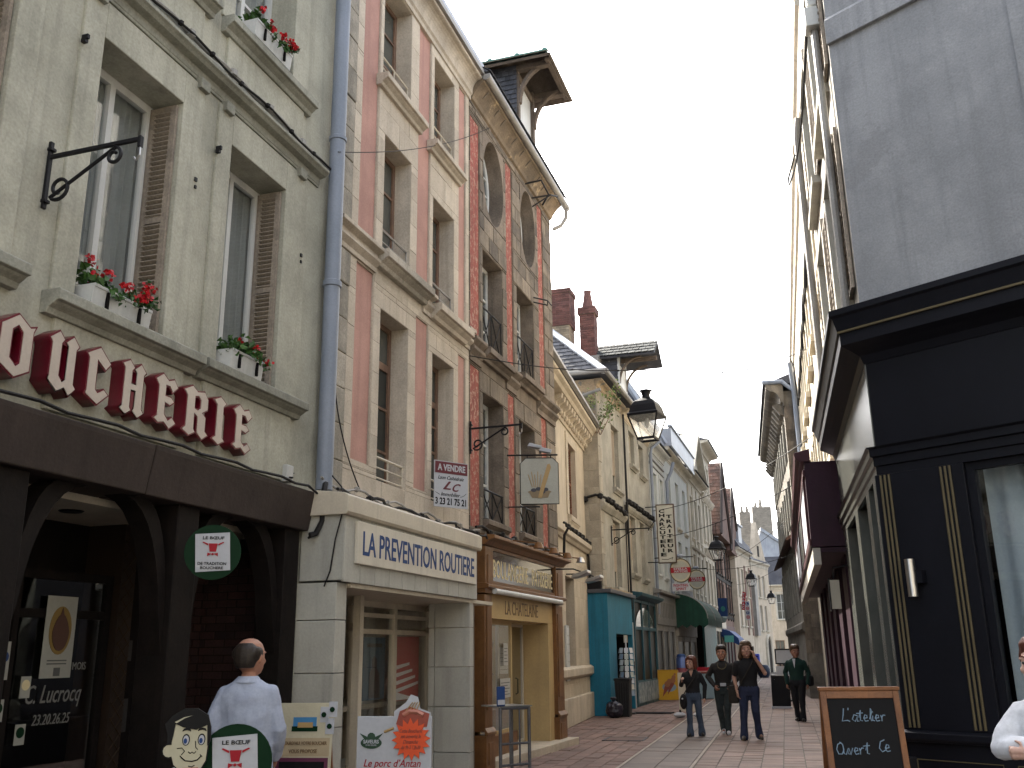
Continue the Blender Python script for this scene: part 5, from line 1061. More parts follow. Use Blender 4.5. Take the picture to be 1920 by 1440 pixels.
obj('fascia_line', B().mould([(.0, 8.42), (-.05, 8.44), (-.05, 8.5), (0, 8.52)], 9.8, 13.2).mould([(.0, 8.66), (-.07, 8.68), (-.07, 8.74), (0, 8.76)], 9.8, 13.2), m_gut, tF)
tG = row_house('town_house', 'wide pale blue-white house with zinc parapet roof above the green awning', EF, 13.25, 20.45, 9.75, m_plF, [(14.2, 15.1), (16.5, 17.5), (18.7, 19.6)], [(4.3, 6.2), (6.8, 8.8)], m_stH, corn=.3, roof=None)
obj('zinc_parapet', B().box(13.2, 20.5, -.42, -.36, 9.76, 10.55).box(13.2, 13.26, -.36, 2.2, 9.76, 10.5).box(13.1, 20.6, -.48, -.30, 10.55, 10.62), m_zinc, tG)
mn = [(13.3, -.2, 9.8), (20.45, -.2, 9.8), (20.45, 1.7, 13.2), (13.3, 1.7, 13.2)]
obj('mansard_roof', B().prism([(-.2, 9.76), (6, 9.76), (6, 13), (1.7, 13.2)], 'x', 13.3, 20.45), m_slate, tG); slates(tG, *mn, 30, 16, m_slate); slates(tG, (13.28, 5.5, 9.8), (13.28, -.1, 9.8), (13.28, 1.7, 13.1), (13.28, 5.5, 13.1), 16, 14, m_slate, 'side_slates')
obj('zinc_edge', B().tube([(13.27, -.2, 9.85), (13.27, 1.7, 13.25)], .12, 6).tube([(13.27, 1.7, 13.25), (20.4, 1.7, 13.25)], .1, 6), m_zinc, tG)
obj('rain_pipe', B().tube([(13.3, -.12, 3.6), (13.3, -.12, 8.3), (13.4, -.3, 8.7), (13.5, -.4, 9.1)], .07, 8), m_pipeb, tG, smooth=True)
tH = row_house('town_house', 'classical pale stone house with triangular pediment before the tall house', EF, 20.5, 25.8, 10.0, m_stH, [(21.2, 22.0), (22.75, 23.55), (24.3, 25.1)], [(4.3, 6.1), (6.9, 8.9)], m_stH, corn=.45, roof=(2, 3), lintel=True)
obj('pediment', B().prism([(20.5, 10.0), (25.8, 10.0), (23.15, 12.2)], 'y', -.1, .4), m_stH, tH); quadslab(tH, 'pediment_cornice', (20.3, -.45, 10.05), (20.3, .5, 10.05), (23.15, .5, 12.4), (23.15, -.45, 12.4), .16, m_stH); quadslab(tH, 'pediment_cornice', (26.0, -.45, 10.05), (26.0, .5, 10.05), (23.15, .5, 12.4), (23.15, -.45, 12.4), .16, m_stH)
obj('string_course', B().mould([(.02, 6.3), (-.12, 6.34), (-.16, 6.42), (.02, 6.5)], 20.5, 25.8), m_stH, tH)
for x in (20.55, 22.2, 23.75, 25.3): obj('pilaster', B().box(x, x + .42, -.06, .01, 3.8, 9.5), m_stH, tH, bevel=.01)
tI = row_house('town_house', 'tallest pale stone house in the row with overhanging cornice and shallow roof', EF, 25.85, 31.0, 12.6, m_stH, [(26.4, 27.2), (28.0, 28.8), (29.6, 30.4)], [(4.0, 6.2), (7.3, 9.4), (10.3, 11.7)], m_stH, corn=.6, roof=(1.4, 4), depth=8, lintel=True)
for z in (6.8, 9.75): obj('string_course', B().mould([(.02, z - .3), (-.06, z - .28), (-.2, z - .1), (-.24, z), (.02, z + .05)], 25.85, 31), m_stH, tI)
m_tile = M('brown_roof_tile', (.15, .085, .065), (.09, .06, .05), island=.35, fine=.25, patch=(.2, .17, .14), pscale=6, pthr=.6)
m_half = M('brown_timber_render', (.26, .17, .13), (.17, .11, .09), streak=.4, fine=.2, soot=.4)
for u0, u1, h, rh, lb in ((31.05, 36.9, 8.2, 4.6, 'brown timber house with steep tiled gable roof after the tallest pale house'), (36.95, 43.5, 7.8, 4.4, 'second brown timber house with dark overhanging gable further along the row')):
    t = row_house('timber_house', lb, EF, u0, u1, h, m_half, [(u0 + .6, u0 + 1.5), (u0 + 2.0, u0 + 2.9), (u0 + 3.6, u0 + 4.5)], [(3.9, 5.5), (6.0, 7.6)], m_timb, corn=0, frame=m_whitep, pane=m_paneb)
    for x in (u0 + .02, u0 + 1.62, u0 + 3.1, u1 - .2): obj('timber_post', B().box(x, x + .2, -.05, .02, 3.4, h), m_timb, t)
    for z in (3.5, 5.65, 7.75): obj('timber_rail', B().box(u0 + .22, u1 - .22, -.045, .02, z, z + .2), m_timb, t)
    um = (u0 + u1) / 2
    obj('roof', B().prism([(u0 - .3, h - .1), (u1 + .1, h - .1), (um, h + rh)], 'y', -.45, 6), m_tile, t)
    slates(t, (u0 - .34, 5.8, h - .12), (u0 - .34, -.5, h - .12), (um, -.5, h + rh + .02), (um, 5.8, h + rh + .02), 24, 20, m_tile, 'side_tiles')
    obj('verge_board', B().tube([(u0 - .3, -.5, h - .1), (um, -.5, h + rh)], .1, 4).tube([(um, -.5, h + rh), (u1 + .1, -.5, h - .1)], .1, 4), m_timb2, t)
def shop_strip(fr, name, label, u0, u1, mat, h, y=-.1, n=3):
    t = fr.thing(name, label, 'shop front', u0); shop_bay(t, u0 + .1, u1 - .1, 0, h - .7, mat, n, .5, .2, y); obj('fascia', B().box(u0, u1, y - .06, .05, h - .7, h), mat, t, bevel=.01); return t
shop_strip(EF, 'cafe_shopfront', 'grey stone shop front with glass doors under the green awning', 14.0, 19.8, M('grey_stone_paint', (.34, .32, .29), fine=.1, streak=.2), 2.9)
sT = EF.thing('green_shopfront', 'blue-green boarded shop front just past the green awning', 'shop front', 20.6)
for k in range(11): obj('board', B().box(20.6 + k * .45, 21.03 + k * .45, -.4, -.3, 0, 2.9), M('sea_green_paint', (.04, .13, .13), (.03, .10, .10), rough=.5, streak=.3, rand=.12) if k == 0 else MATS['sea_green_paint'], sT)
obj('canopy', B().prism([(0, 3.7), (-.9, 3.35), (-.95, 3.2), (-.85, 3.0), (0, 2.95)], 'x', 20.4, 26), M('dark_green_canopy', (.05, .085, .07), fine=.15, streak=.3), sT); obj('box', B().box(20.6, 25.6, -.3, 0, 0, 2.95), m_timb, sT)
shop_strip(EF, 'cream_shopfront', 'cream and plum shop front below the first timber house', 26.5, 31.5, m_creamp, 3.5, -.3); shop_strip(EF, 'plum_shopfront', 'plum shop front below the second timber house', 32, 38, m_aubl, 3.0, -.2)
def afr(x0, y0, x1, y1): return Fr((x0, y0), math.degrees(math.atan2(x1 - x0, y1 - y0)))
JF = afr(14.75, 64.33, 17.0, 69.9)
tJ = row_house('town_house', 'narrow cream and brick house with slate dormer roof near the street bend', JF, 0, 6.0, 8.3, m_stD, [(.6, 1.5), (2.2, 3.1), (4.2, 5.1)], [(3.2, 4.6), (5.2, 7.0)], m_stH, corn=.3, roof=(3.3, 1.6), depth=5)
obj('brick_strip', B().box(3.4, 3.9, -.05, .01, 2.6, 7.3).box(5.4, 5.95, -.05, .01, 2.6, 7.3), m_half, tJ)
obj('dormer', B().box(1.6, 3.0, -.1, 2, 8.35, 9.9).box(1.5, 3.1, -.2, 2, 9.9, 10.02), m_zinc, tJ)
KF = afr(17.1, 70.2, 19.8, 75.4)
tK = row_house('gabled_house', 'grey stone house with pointed gable and arched door at the street bend', KF, 0, 5.8, 8.0, m_stD, [(1.0, 1.7), (2.3, 3.0), (3.7, 4.4)], [(3.0, 4.8), (5.4, 7.0)], m_stH, corn=.2, roof=None, depth=5)
obj('gable', B().prism([(1.4, 8.0), (5.2, 8.0), (2.9, 11.0)], 'y', -.05, .3), m_stD, tK); obj('roof', B().prism([(-.2, 8.02), (5, 8.02), (2.4, 10.6)], 'x', 0, 5.8), m_slate, tK); obj('gable_window', B().box(2.6, 3.1, -.08, -.04, 8.4, 9.2), m_timb, tK)
obj('arched_door', B().prism([(3.3, 0), (4.5, 0), (4.5, 1.7)] + [(3.9 + .6 * cos(k * pi / 8), 1.7 + .7 * sin(k * pi / 8)) for k in range(1, 8)] + [(3.3, 1.7)], 'y', -.06, .02), m_timb, tK); obj('door_surround', B().tube([(3.2, -.06, 0), (3.2, -.06, 1.8)] + [(3.9 - .7 * cos(k * pi / 8), -.06, 1.8 + .85 * sin(k * pi / 8)) for k in range(1, 8)] + [(4.6, -.06, 1.8), (4.6, -.06, 0)], .12, 6), m_stH, tK)
obj('grey_pier', B().box(.1, .9, -.25, .05, 2.6, 6.6), m_gut, tK)
LFF = afr(22.5, 87.2, 27.5, 85.8)
tL = row_house('town_house', 'cream house with mansard roof closing the view at the street end', LFF, 0, 5.4, 7.2, m_stD, [(.9, 1.7), (2.3, 3.1), (3.7, 4.5)], [(4.2, 6.4)], m_stH, corn=.35, roof=None, depth=5, lintel=True, ground=[(.5, 1.3, .2, 2.4, .2), (2.0, 3.3, .2, 2.4, .2)])
obj('mansard_roof', B().prism([(-.3, 7.22), (5, 7.22), (5, 9.6), (1.0, 9.8)], 'x', -.6, 5.6), m_slate, tL); obj('dormer', B().box(1.8, 2.7, -.35, 1, 7.3, 8.8).box(2.0, 2.5, -.37, -.34, 7.4, 8.6, 1).lathe([(.55, 0), (.5, .15), (.2, .3)], (2.25, .1, 8.8), 10), [m_stH, m_pane], tL)
hz = thing('zinc_roofed_house', 'big grey zinc roof with sloping edge behind the gabled house', 'house', (24.2, 96.6, 0), 100)
obj('zinc_cladding', B().prism([(-1, 0), (4.6, 0), (4.6, 9.0), (3.0, 11.5), (.8, 13.2), (-1, 10)], 'y', 0, 3), m_zinc, hz); obj('roof', B().prism([(.7, 13.22), (3.0, 11.52), (4.7, 9.0), (4.8, 9.2), (3.1, 11.75), (.75, 13.5)], 'y', -.3, 3.2), m_zinc, hz)
hr = thing('brown_roof_house', 'far house whose brown roof shows beside the stone chimney block', 'house', (28.5, 111, 0), 90)
obj('wall', B().box(0, 8, 0, 6, 0, 9), m_stE, hr); obj('roof', B().prism([(-.5, 9.02), (8.5, 9.02), (4, 14.0)], 'y', -.3, 6.3), m_tile, hr)
m_stonech = M('pale_stone_brick', (.33, .30, .25), (.25, .225, .19), island=.15, fine=.15, rough=.9)
chimney('chimney', 'small pale stone chimney with two pots above the slate roof at the street bend', (18.5, 77.8, 0), 100, [(0, .85, 0, .6, 8.5, 12.5, m_stonech, 'stonework')], [(.2, .3, 12.5, .5, .14), (.62, .3, 12.5, .5, .14)], pot_mat=m_stonech)
chimney('chimney', 'large square stone chimney block with pots rising behind the street bend', (26.9, 107, 0), 102, [(0, 2.06, 0, 1.5, 8, 17.1, m_stonech, 'stonework')], [(.4, .4, 17.1, .6, .18), (.95, .4, 17.1, .9, .2)], pot_mat=m_stonech)
# ------------------------------------------------------------------ right side: corner restaurant
hR = FW.thing('corner_house', 'blue-grey rendered corner house above the black restaurant front', 'house', .2)
wall(hR, .2, 7, 4.9, 11, [], m_grey, depth=.3, shell=False, name='front_wall')
obj('band', B().mould([(.01, 8.15), (-.05, 8.15), (-.05, 8.45), (-.02, 8.5), (.01, 8.5)], .2, 7), m_grey, hR, bevel=.008)
obj('drain_strip', B().box(2.05, 7, -.03, .01, 4.9, 8.14), m_grey, hR)

tr_ = Matrix.Translation(FW.w(.2)) @ Matrix.Rotation(pi / 2 - rad(FW.az), 4, 'Z')
ts_ = Matrix.Translation(RS.w(0)) @ Matrix.Rotation(pi / 2 - rad(RS.az), 4, 'Z')
XR = tr_.inverted() @ ts_                      # street side drawn in its own axes
wR = [(-1.9, -.7, 5.3, 7.2, .18), (-4.2, -3.0, 5.3, 7.2, .18), (-1.9, -.7, 8.0, 9.9, .18), (-4.2, -3.0, 8.0, 9.9, .18)]
wall(hR, -4.95, 0, 4.9, 11, wR, m_r1s, depth=6, xf=XR, name='street_wall', shell=False)
obj('core', B().box(-4.9, -.1, .35, 6, 0, 10.99), m_dark, hR, xf=XR)
for o in wR:
    window(hR, o[0], o[1], o[2], o[3], .1, m_whitep, m_paneb, xf=XR)
    b = B(); b.box(o[0] - .16, o[0], -.06, .005, o[2], o[3]).box(o[1], o[1] + .16, -.06, .005, o[2], o[3]).box(o[0] - .16, o[1] + .16, -.07, .005, o[3], o[3] + .16).box(o[0] - .22, o[1] + .22, -.12, .005, o[2] - .12, o[2]); obj('window_surround', b, m_r1s, hR, xf=XR, bevel=.008)
    shutter(hR, (o[0] - .62, -.05), (1, 0), .5, o[2], o[3], m_shut, 20, xf=XR); shutter(hR, (o[1] + .1, -.05), (1, 0), .5, o[2], o[3], m_shut, 20, xf=XR)
obj('rain_pipe', B().tube([(-4.6, -.14, 4.9), (-4.6, -.14, 9.6), (-4.5, -.10, 9.9)], .055, 8).tube([(-.35, -.10, 5.0), (-.30, -.10, 11)], .045, 8), m_gut, hR, xf=XR, smooth=True)
obj('junction_box', B().box(-.42, -.2, -.2, 0, 8.6, 8.85).box(-.36, -.24, -.16, 0, 8.9, 9.1), m_plan, hR, xf=XR, bevel=.01)
obj('parapet', B().box(.2, 7, -.1, .3, 11, 11.2), m_grey, hR)
sR = FW.thing('restaurant_shopfront', 'black and gold restaurant front with deep cornice on the right corner', 'shop front', .2)
pc = [(.02, 4.42), (-.03, 4.42), (-.06, 4.5), (-.16, 4.56), (-.24, 4.60), (-.24, 4.72), (-.26, 4.74), (-.30, 4.88), (-.33, 4.90), (-.33, 4.96), (.02, 5.0)]
KM = math.tan(rad(57 / 2)); mitre(sR, 'cornice', pc, .2, 7, KM, 0, m_rest); obj('gold_fillet', B().box(.06, 7, -.268, -.24, 4.725, 4.745), m_gold, sR)
mitre(sR, 'cornice', [(y, z - .002) for y, z in pc], -5.3, 0, 0, KM, m_rest, xf=XR)
obj('frieze', B().box(.2, 7, -.02, .3, 3.55, 4.42), m_rest, sR); obj('frieze', B().box(-5.25, -.0, -.022, .3, 3.55, 4.42), m_restg, sR, xf=XR)
pa = [(.02, 3.28), (-.03, 3.28), (-.03, 3.36), (-.05, 3.37), (-.05, 3.45), (-.08, 3.46), (-.08, 3.53), (-.11, 3.55), (.02, 3.57)]
mitre(sR, 'architrave', pa, .2, 7, KM, 0, m_rest); mitre(sR, 'architrave', [(y, z - .002) for y, z in pa], -5.25, 0, 0, KM, m_restg, xf=XR)
obj('pilaster', B().box(.16, 1.02, -.03, .3, .93, 3.28), m_rest, sR, bevel=.006)
for x0, n in ((.2, 3), (.79, 3)):
    for k in range(n): obj('gold_reed', B().tube([(x0 + .02 + k * .042, -.035, .95), (x0 + .02 + k * .042, -.035, 3.27)], .012, 6), m_gold, sR, smooth=True)
wn = obj('shop_window', frame_mesh(1.02, 3.2, .93, 3.28, .02, .07, .08, [], []), m_rest, sR); obj('pane', B().box(1.05, 3.17, .05, .056, .96, 3.25), m_glass, wn)
b = B(); vs = []
for i in range(60): vs += [(1.06 + i * .036, .30 + .03 * sin(i * .9) + .02 * sin(i * .33), .94), (1.06 + i * .036, .30 + .03 * sin(i * .9) + .02 * sin(i * .33), 3.27)]
b.add(vs, [(2 * i, 2 * i + 2, 2 * i + 3, 2 * i + 1) for i in range(59)]); obj('curtain', b, M('pale_blue_curtain', (.36, .42, .46), (.3, .36, .4), fine=.05), wn, smooth=True)
obj('room_back', B().box(1.02, 3.2, .6, .65, .5, 3.4), m_room, sR)
obj('sill', B().mould([(.3, .83), (-.08, .83), (-.10, .86), (-.10, .91), (-.04, .93), (.3, .93)], .14, 7), m_rest, sR, bevel=.006)
obj('base_panel', B().box(.14, 7, -.03, .3, 0, .83), m_rest, sR); obj('gold_line', B().tube([(.25, -.034, .68), (1.0, -.034, .68), (1.0, -.034, .2), (.25, -.034, .2), (.25, -.034, .68)], .006, 4).tube([(1.12, -.034, .68), (3.0, -.034, .68), (3.0, -.034, .2), (1.12, -.034, .2), (1.12, -.034, .68)], .006, 4), m_gold, sR)
for x0, x1, m_, y in ((-.24, -.02, m_restg, -.05), (-.95, -.24, m_blues, .06), (-1.3, -.95, m_restg, -.03), (-2.5, -1.3, m_blues, .10), (-2.9, -2.5, m_restg, -.03), (-4.4, -2.9, m_rest, .10), (-5.1, -4.4, m_restg, -.03)): obj('street_panel', B().box(x0, x1, y, .3, 0, 3.28), m_, sR, xf=XR, bevel=.006)
obj('street_base', B().box(-5.1, .05, -.07, .2, 0, .7), m_rest, sR, xf=XR, bevel=.008)
wl = FW.thing('wall_lamp', 'brushed steel half-cylinder lamp on the black corner panel', 'wall lamp', .45, -.03, 2.1); SHIFT[wl.name] = 0
obj('tube', B().lathe([(.045, 0), (.045, .34)], (0, -.10, 0), 16), m_steel, wl, smooth=True); obj('mount', B().box(.0, .10, -.10, 0, .12, .24), m_rest, wl)
# yellow house, burgundy shop, old stone house
R2 = RS.sub(0, .2, 195.3)
tY = R2.thing('yellow_house', 'sunlit pale yellow house high above the burgundy shop canopy', 'house', -26)
wY = [(x, x + .95, z, z + 1.8, .15) for z in (5.2, 8.3) for x in (-24.5, -22, -19.5, -17, -14.5, -12, -9.5, -7)]
wall(tY, -26, -4.8, 0, 12.4, wY, m_warm, depth=6)
for o in wY:
    window(tY, o[0], o[1], o[2], o[3], .07, m_whitep, m_paneb, fw=.06); obj('sill', B().box(o[0] - .1, o[1] + .1, -.14, .01, o[2] - .16, o[2]), m_warm, tY, bevel=.01)
    b = B(); b.box(o[0] - .14, o[0], -.05, .005, o[2], o[3]).box(o[1], o[1] + .14, -.05, .005, o[2], o[3]).box(o[0] - .14, o[1] + .14, -.06, .005, o[3], o[3] + .14); obj('window_surround', b, m_warm, tY)
obj('eaves', B().mould([(.02, 12.0), (-.06, 12.05), (-.10, 12.2), (-.16, 12.25), (-.16, 12.4), (.02, 12.45)], -26.1, -4.8), m_stD, tY); obj('roof', B().prism([(-.12, 12.42), (6, 12.42), (3, 13.6)], 'x', -26, -4.8), m_slate, tY)
obj('rain_pipe', B().tube([(-25.6, -.12, 4.4), (-25.6, -.12, 10.6), (-25.5, -.2, 11.9)], .08, 8).tube([(-5.0, -.16, 4.9), (-5.0, -.16, 11)], .06, 8), m_pipeb, tY, smooth=True)
obj('wall_cable', B().tube([(-24 + i * .8, -.07, 9.9 - .0 * i + .1 * sin(i * 2)) for i in range(24)], .05, 5), m_cable, tY)
CF = RS.sub(-5.25, -.50, 195.4)
sB2 = CF.thing('burgundy_shopfront', 'aubergine shop front with projecting canopy box and white panels beyond the restaurant', 'shop front', -13.7)
obj('canopy', B().box(-13.7, 0, 0, .75, 3.12, 4.42), m_aubg, sB2, bevel=.01)
obj('canopy_cornice', B().mould([(.1, 4.42), (-.06, 4.42), (-.12, 4.48), (-.14, 4.56), (.1, 4.62)], -13.8, .04), m_aubl, sB2, bevel=.006)
for z in (3.14, 4.2): obj('canopy_trim', B().box(-13.7, .01, -.03, 0, z, z + .1), m_aubl, sB2)
for k in range(4):
    obj('white_panel', B().box(-13.4 + k * 3.35, -10.5 + k * 3.35, -.02, .0, 3.3, 4.14), m_wht if k != 2 else m_restg, sB2); obj('panel_trim', B().box(-10.45 + k * 3.35, -10.3 + k * 3.35, -.035, .0, 3.25, 4.2), m_aubl, sB2)
obj('cream_soffit', B().box(-13.7, -.02, .01, .12, 2.86, 3.11), m_r1s, sB2); obj('soffit', B().box(-13.7, -.02, .13, .75, 3.04, 3.11), m_aubg, sB2)
for k in range(6):
    x = -12.5 + k * 2.2; obj('panel', B().box(x, x + 1.0, .48, .8, 0, 3.28), m_aubg, sB2, bevel=.01); f = obj('shop_door', frame_mesh(x + 1.0, x + 2.2, 0, 3.28, .55, .07, .06, [], [2.4]), m_aubl, sB2); obj('pane', B().box(x + 1.02, x + 2.18, .58, .586, .02, 3.2), m_pane, f)
lp = RS.thing('carriage_lamp', 'small cream wall lantern hanging at the end of the burgundy canopy', 'wall lamp', -5.5, -.22, 2.22); SHIFT[lp.name] = 0
obj('glass', B().prism([(-.05, 0), (.05, 0), (.07, .42), (-.07, .42)], 'y', -.07, .07), M('cream_lamp_glass', (.5, .47, .38), rough=.4, fine=.03), lp); obj('frame', frame_mesh(-.075, .075, -.03, .45, -.085, .02, .02, [], []), m_black, lp); obj('bracket', B().tube([(0, 0, .45), (0, 0, .6), (0, .35, .65)], .015, 6), m_black, lp)
R3 = Fr(RS.w(-26.14, -.2), 193.1)
tO = R3.thing('old_stone_house', 'old grey stone house with carved overhanging eaves beyond the burgundy canopy', 'house', -14.2)
wO = [(-13.6 + k * 1.75, -12.7 + k * 1.75, z0, z1, .25) for z0, z1 in ((2.95, 5.0), (6.1, 7.8), (8.4, 10.0)) for k in range(8)]
wall(tO, -14.2, 0, 0, 11.0, wO, m_old, depth=7)
for o in wO: window(tO, o[0], o[1], o[2], o[3], .18, m_timb2, m_pane, fw=.06); obj('stone_post', B().box(o[0] - .2, o[0] - .02, -.06, .01, o[2], o[3]), m_stE, tO, bevel=.01)
cornice(tO, -14.4, .15, 10.4, 11.3, .6, m_old); obj('string_course', B().mould([(.02, 2.2), (-.04, 2.25), (-.09, 2.32), (-.09, 2.5), (.02, 2.6)], -14.2, .2), m_old, tO, bevel=.01)
obj('pent_eave', B().prism([(0, 5.75), (-.34, 5.52), (-.38, 5.46), (-.32, 5.42), (0, 5.6)], 'x', -14.3, .1), M('brown_pent_boards', (.10, .055, .045), (.07, .04, .035), streak=.3, fine=.2), tO)
for k in range(18): obj('corbel', B().prism([(0, 10.1), (-.15, 10.15), (-.4, 10.5), (0, 10.6)], 'x', -14 + k * .8, -13.75 + k * .8), m_old, tO)
ashlar(tO, .0, 1.6, 1.5, 10.4, [], m_stC, .45, .6, proud=.014, gap=.01, jit=.006, seed=8, xf=Matrix(((0, -1, 0, 14.2), (1, 0, 0, 0), (0, 0, 1, 0), (0, 0, 0, 1))))
obj('chimney_stub', B().box(-1.0, -.3, .5, 1.3, 11, 12.6).box(-1.1, -.2, .4, 1.4, 12.2, 12.4), m_old, tO); obj('zinc_gutter', B().tube([(.1, -.7, 11.35), (.25, .0, 11.3), (.3, .4, 10.9), (.3, .45, 4.0)], .09, 8), m_pipeb, tO, smooth=True); obj('roof', B().prism([(-.7, 11.3), (7, 11.3), (4, 13)], 'x', -14.2, 0), m_slate, tO)

# unseen houses across the little square, added for window reflections and dimmer low-level light
OF = Fr((9.6, 2.6), 187.0)
tO2 = row_house('house', 'sunlit pale yellow house across the square mirrored in the butcher house windows', OF, 0, 17, 10.2, m_warm, [(1.2 + k * 2.6, 2.3 + k * 2.6) for k in range(6)], [(1.0, 3.0), (4.4, 6.4), (7.4, 9.2)], m_stH, corn=.35, roof=(2.6, 3))
RFr = Fr((9.0, -15.5), 270.0)
tR2 = row_house('house', 'unseen plain grey stone house added behind the camera to dim low-level light', RFr, 0, 20, 9.5, m_stE, [(1.2 + k * 2.6, 2.3 + k * 2.6) for k in range(7)], [(1.0, 3.0), (4.4, 6.4), (7.2, 8.8)], m_stH, corn=.35, roof=(2.6, 3))
# ------------------------------------------------------------------ street furniture, boards and signs
def free(name, label, cat, u, v, z=0, az=107.8, group=None, fr=LF):
    t = thing(name, label, cat, fr.w(u, v, z), az, group); return t
# green dutch awning
aw = EF.thing('green_awning', 'dark green scalloped dutch awning over the cafe front', 'awning', 13.75)
n = 10; pr = [(-1.35 * sin(k * pi / 2 / n), 2.85 + 1.0 * cos(k * pi / 2 / n)) for k in range(n + 1)]
def rib(x, s): return [(x + s * (1.1 * sin(k * pi / 2 / n) * 0), p[0], p[1]) for k, p in enumerate(pr)]
m_awn = M('green_canvas', (.013, .07, .046), (.009, .045, .032), rough=.8, fine=.15, streak=.4, soot=.3); b = B(); x0, x1 = 13.8, 19.2
b.add([(x0, p[0], p[1]) for p in pr] + [(x1, p[0], p[1]) for p in pr], [(k, k + 1, n + 2 + k, n + 1 + k) for k in range(n)])
for x in (x0, x1): b.add([(x, 0, 2.85)] + [(x, p[0], p[1]) for p in pr], [(0, k + 1, k + 2) for k in range(n)])
obj('canvas', b, m_awn, aw); b = B(); m_ = 14
for k in range(m_):
    a, c = x0 + (x1 - x0) * k / m_, x0 + (x1 - x0) * (k + 1) / m_
    b.add([(a, -1.352, 2.86), (c, -1.352, 2.86), (c, -1.352, 2.62), ((a + c) / 2, -1.352, 2.5), (a, -1.352, 2.62)], [(0, 1, 2, 3, 4)])
for k in range(4):
    a, c = -1.35 + 1.35 * k / 4, -1.35 + 1.35 * (k + 1) / 4
    b.add([(x0 - .002, a, 2.86), (x0 - .002, c, 2.86), (x0 - .002, c, 2.62), (x0 - .002, (a + c) / 2, 2.5), (x0 - .002, a, 2.62)], [(0, 1, 2, 3, 4)])
obj('valance', b, m_awn, aw); b = B()
for x in (x0, (x0 + x1) / 2, x1): b.tube(rib(x, 0), .02, 6)
obj('ribs', b, m_gut, aw)
# vertical charcuterie sign
vsn = free('vertical_sign', 'tall white vertical sign reading CHARCUTERIE TRAITEUR in black capitals', 'sign', EF.w(8.4, -.42, 4.62).dot(LF.X) - LF.o.dot(LF.X), (EF.w(8.4, -.42, 4.62) - LF.o).dot(LF.Y), 4.60, 108)
SW, SH_ = .60, 2.02
obj('board', B().box(0, SW, -.06, .06, 0, SH_), M('cream_sign_board', (.50, .49, .43), (.43, .42, .37), rough=.45, fine=.05, bump=.02), vsn); obj('frame', frame_mesh(-.02, SW + .02, -.02, SH_ + .02, -.075, .035, .15, [], []), M('brown_sign_frame', (.09, .055, .035), rough=.5), vsn)
for s, x0, top, st in (('CHARCUTERIE', .08, 1.86, .152), ('TRAITEUR', .33, 1.66, .17)):
    for k, c in enumerate(s): text(vsn, c, x0 + (.07 if c == 'I' else 0), x0 + (.13 if c == 'I' else .20), top - k * st - .125, top - k * st, -.06, m_blk, 'letter', bold=.045)
obj('arms', B().tube([(-.40, 0, SH_ - .05), (.1, 0, SH_ - .05)], .018, 6).tube([(-.40, 0, .03), (.1, 0, .03)], .018, 6).tube([(-.38, 0, 1.5), (-.1, 0, 1.62), (-.12, 0, 1.45), (-.3, 0, 1.2), (-.2, 0, 1.15)], .012, 5), m_black, vsn); obj('swash', B().tube([(.1, -.065, .12), (.3, -.065, .1), (.5, -.065, .17), (.45, -.065, .1)], .01, 4), m_blk, vsn)
# oval beer signs
for lb, u, v, z, red in (('nearer oval beer sign with red band beside the vertical charcuterie sign', 8.46, -1.14, 3.92, 1), ('farther oval beer sign with red band above the green awning', 16.47, -.7, 4.15, 1)):
    p = EF.w(u, v, z); t = thing('beer_sign', lb, 'sign', p, 108, 'oval beer signs'); k_ = 1.0
    ov = lambda rx, rz, cz: [(rx * cos(k * pi / 16), cz + rz * sin(k * pi / 16)) for k in range(32)]
    obj('board', B().prism(ov(.36, .40, .40), 'y', -.05, .05), M('cream_enamel%d' % red, (.50, .45, .33), rough=.35, fine=.03), t); obj('rim', B().tube([(a, -.05, c) for a, c in ov(.36, .40, .40)] + [(.36, -.05, .40)], .02, 6), m_gold, t)
    obj('inner_oval', B().prism(ov(.29, .32, .40), 'y', -.055, -.05), MATS['aged_white_enamel'], t); obj('red_band', B().prism([(-.34, .32), (.34, .32), (.34, .50), (-.34, .50)], 'y', -.068, -.06), m_rprint, t)
    text(t, 'STELLA', -.24, .24, .415, .49, -.068, m_wht, bold=.03); text(t, 'ARTOIS', -.24, .24, .33, .40, -.068, m_wht, bold=.03)
    obj('arm', B().tube([(-.9, 0, .86), (.45, 0, .86)], .02, 6).tube([(0, 0, .8), (0, 0, .86)], .015, 6), m_black, t); obj('lamp', B().ball((-.02, 0, .90), (.14, .1, .07), 10), m_pipeb, t)
p = EF.w(8.45, -.86, 3.62); t = thing('pub_sign', 'small white board with two lines of red capitals under the nearer beer sign', 'sign', p, 108)
obj('board', B().box(-.05, .55, -.015, .015, 0, .27), m_wht, t); text(t, 'FIGHTING', 0, .5, .15, .24, -.015, m_rprint, bold=.02); text(t, 'SPIRIT', .08, .44, .03, .12, -.015, m_rprint, bold=.02)
t = EF.thing('cafe_sign', 'small grey lettered board on the wall above the green awning', 'sign', 15.2, -.05, 3.85); SHIFT[t.name] = 0
obj('board', B().box(0, 4.2, -.06, 0, 0, .35), m_grey, t); b = B(); [b.box(.7 + k * .3, .85 + k * .3, -.064, -.06, .10, .24) for k in range(9)]; obj('worn_lettering', b, MATS['faded_lettering'], t, kind='stuff')
t = thing('blue_sign', 'square dark blue hanging sign with green emblem beyond the green awning', 'sign', EF.w(22.5, -.9, 3.2), 108); obj('board', B().box(0, .42, -.03, .03, 0, .85), MATS['blue_print'], t); obj('emblem', B().prism([(.22 + .11 * cos(k * pi / 4), .35 + .13 * sin(k * pi / 4)) for k in range(8)], 'y', -.03, -.036), plain('green_emblem', (.02, .2, .18), .5), t)
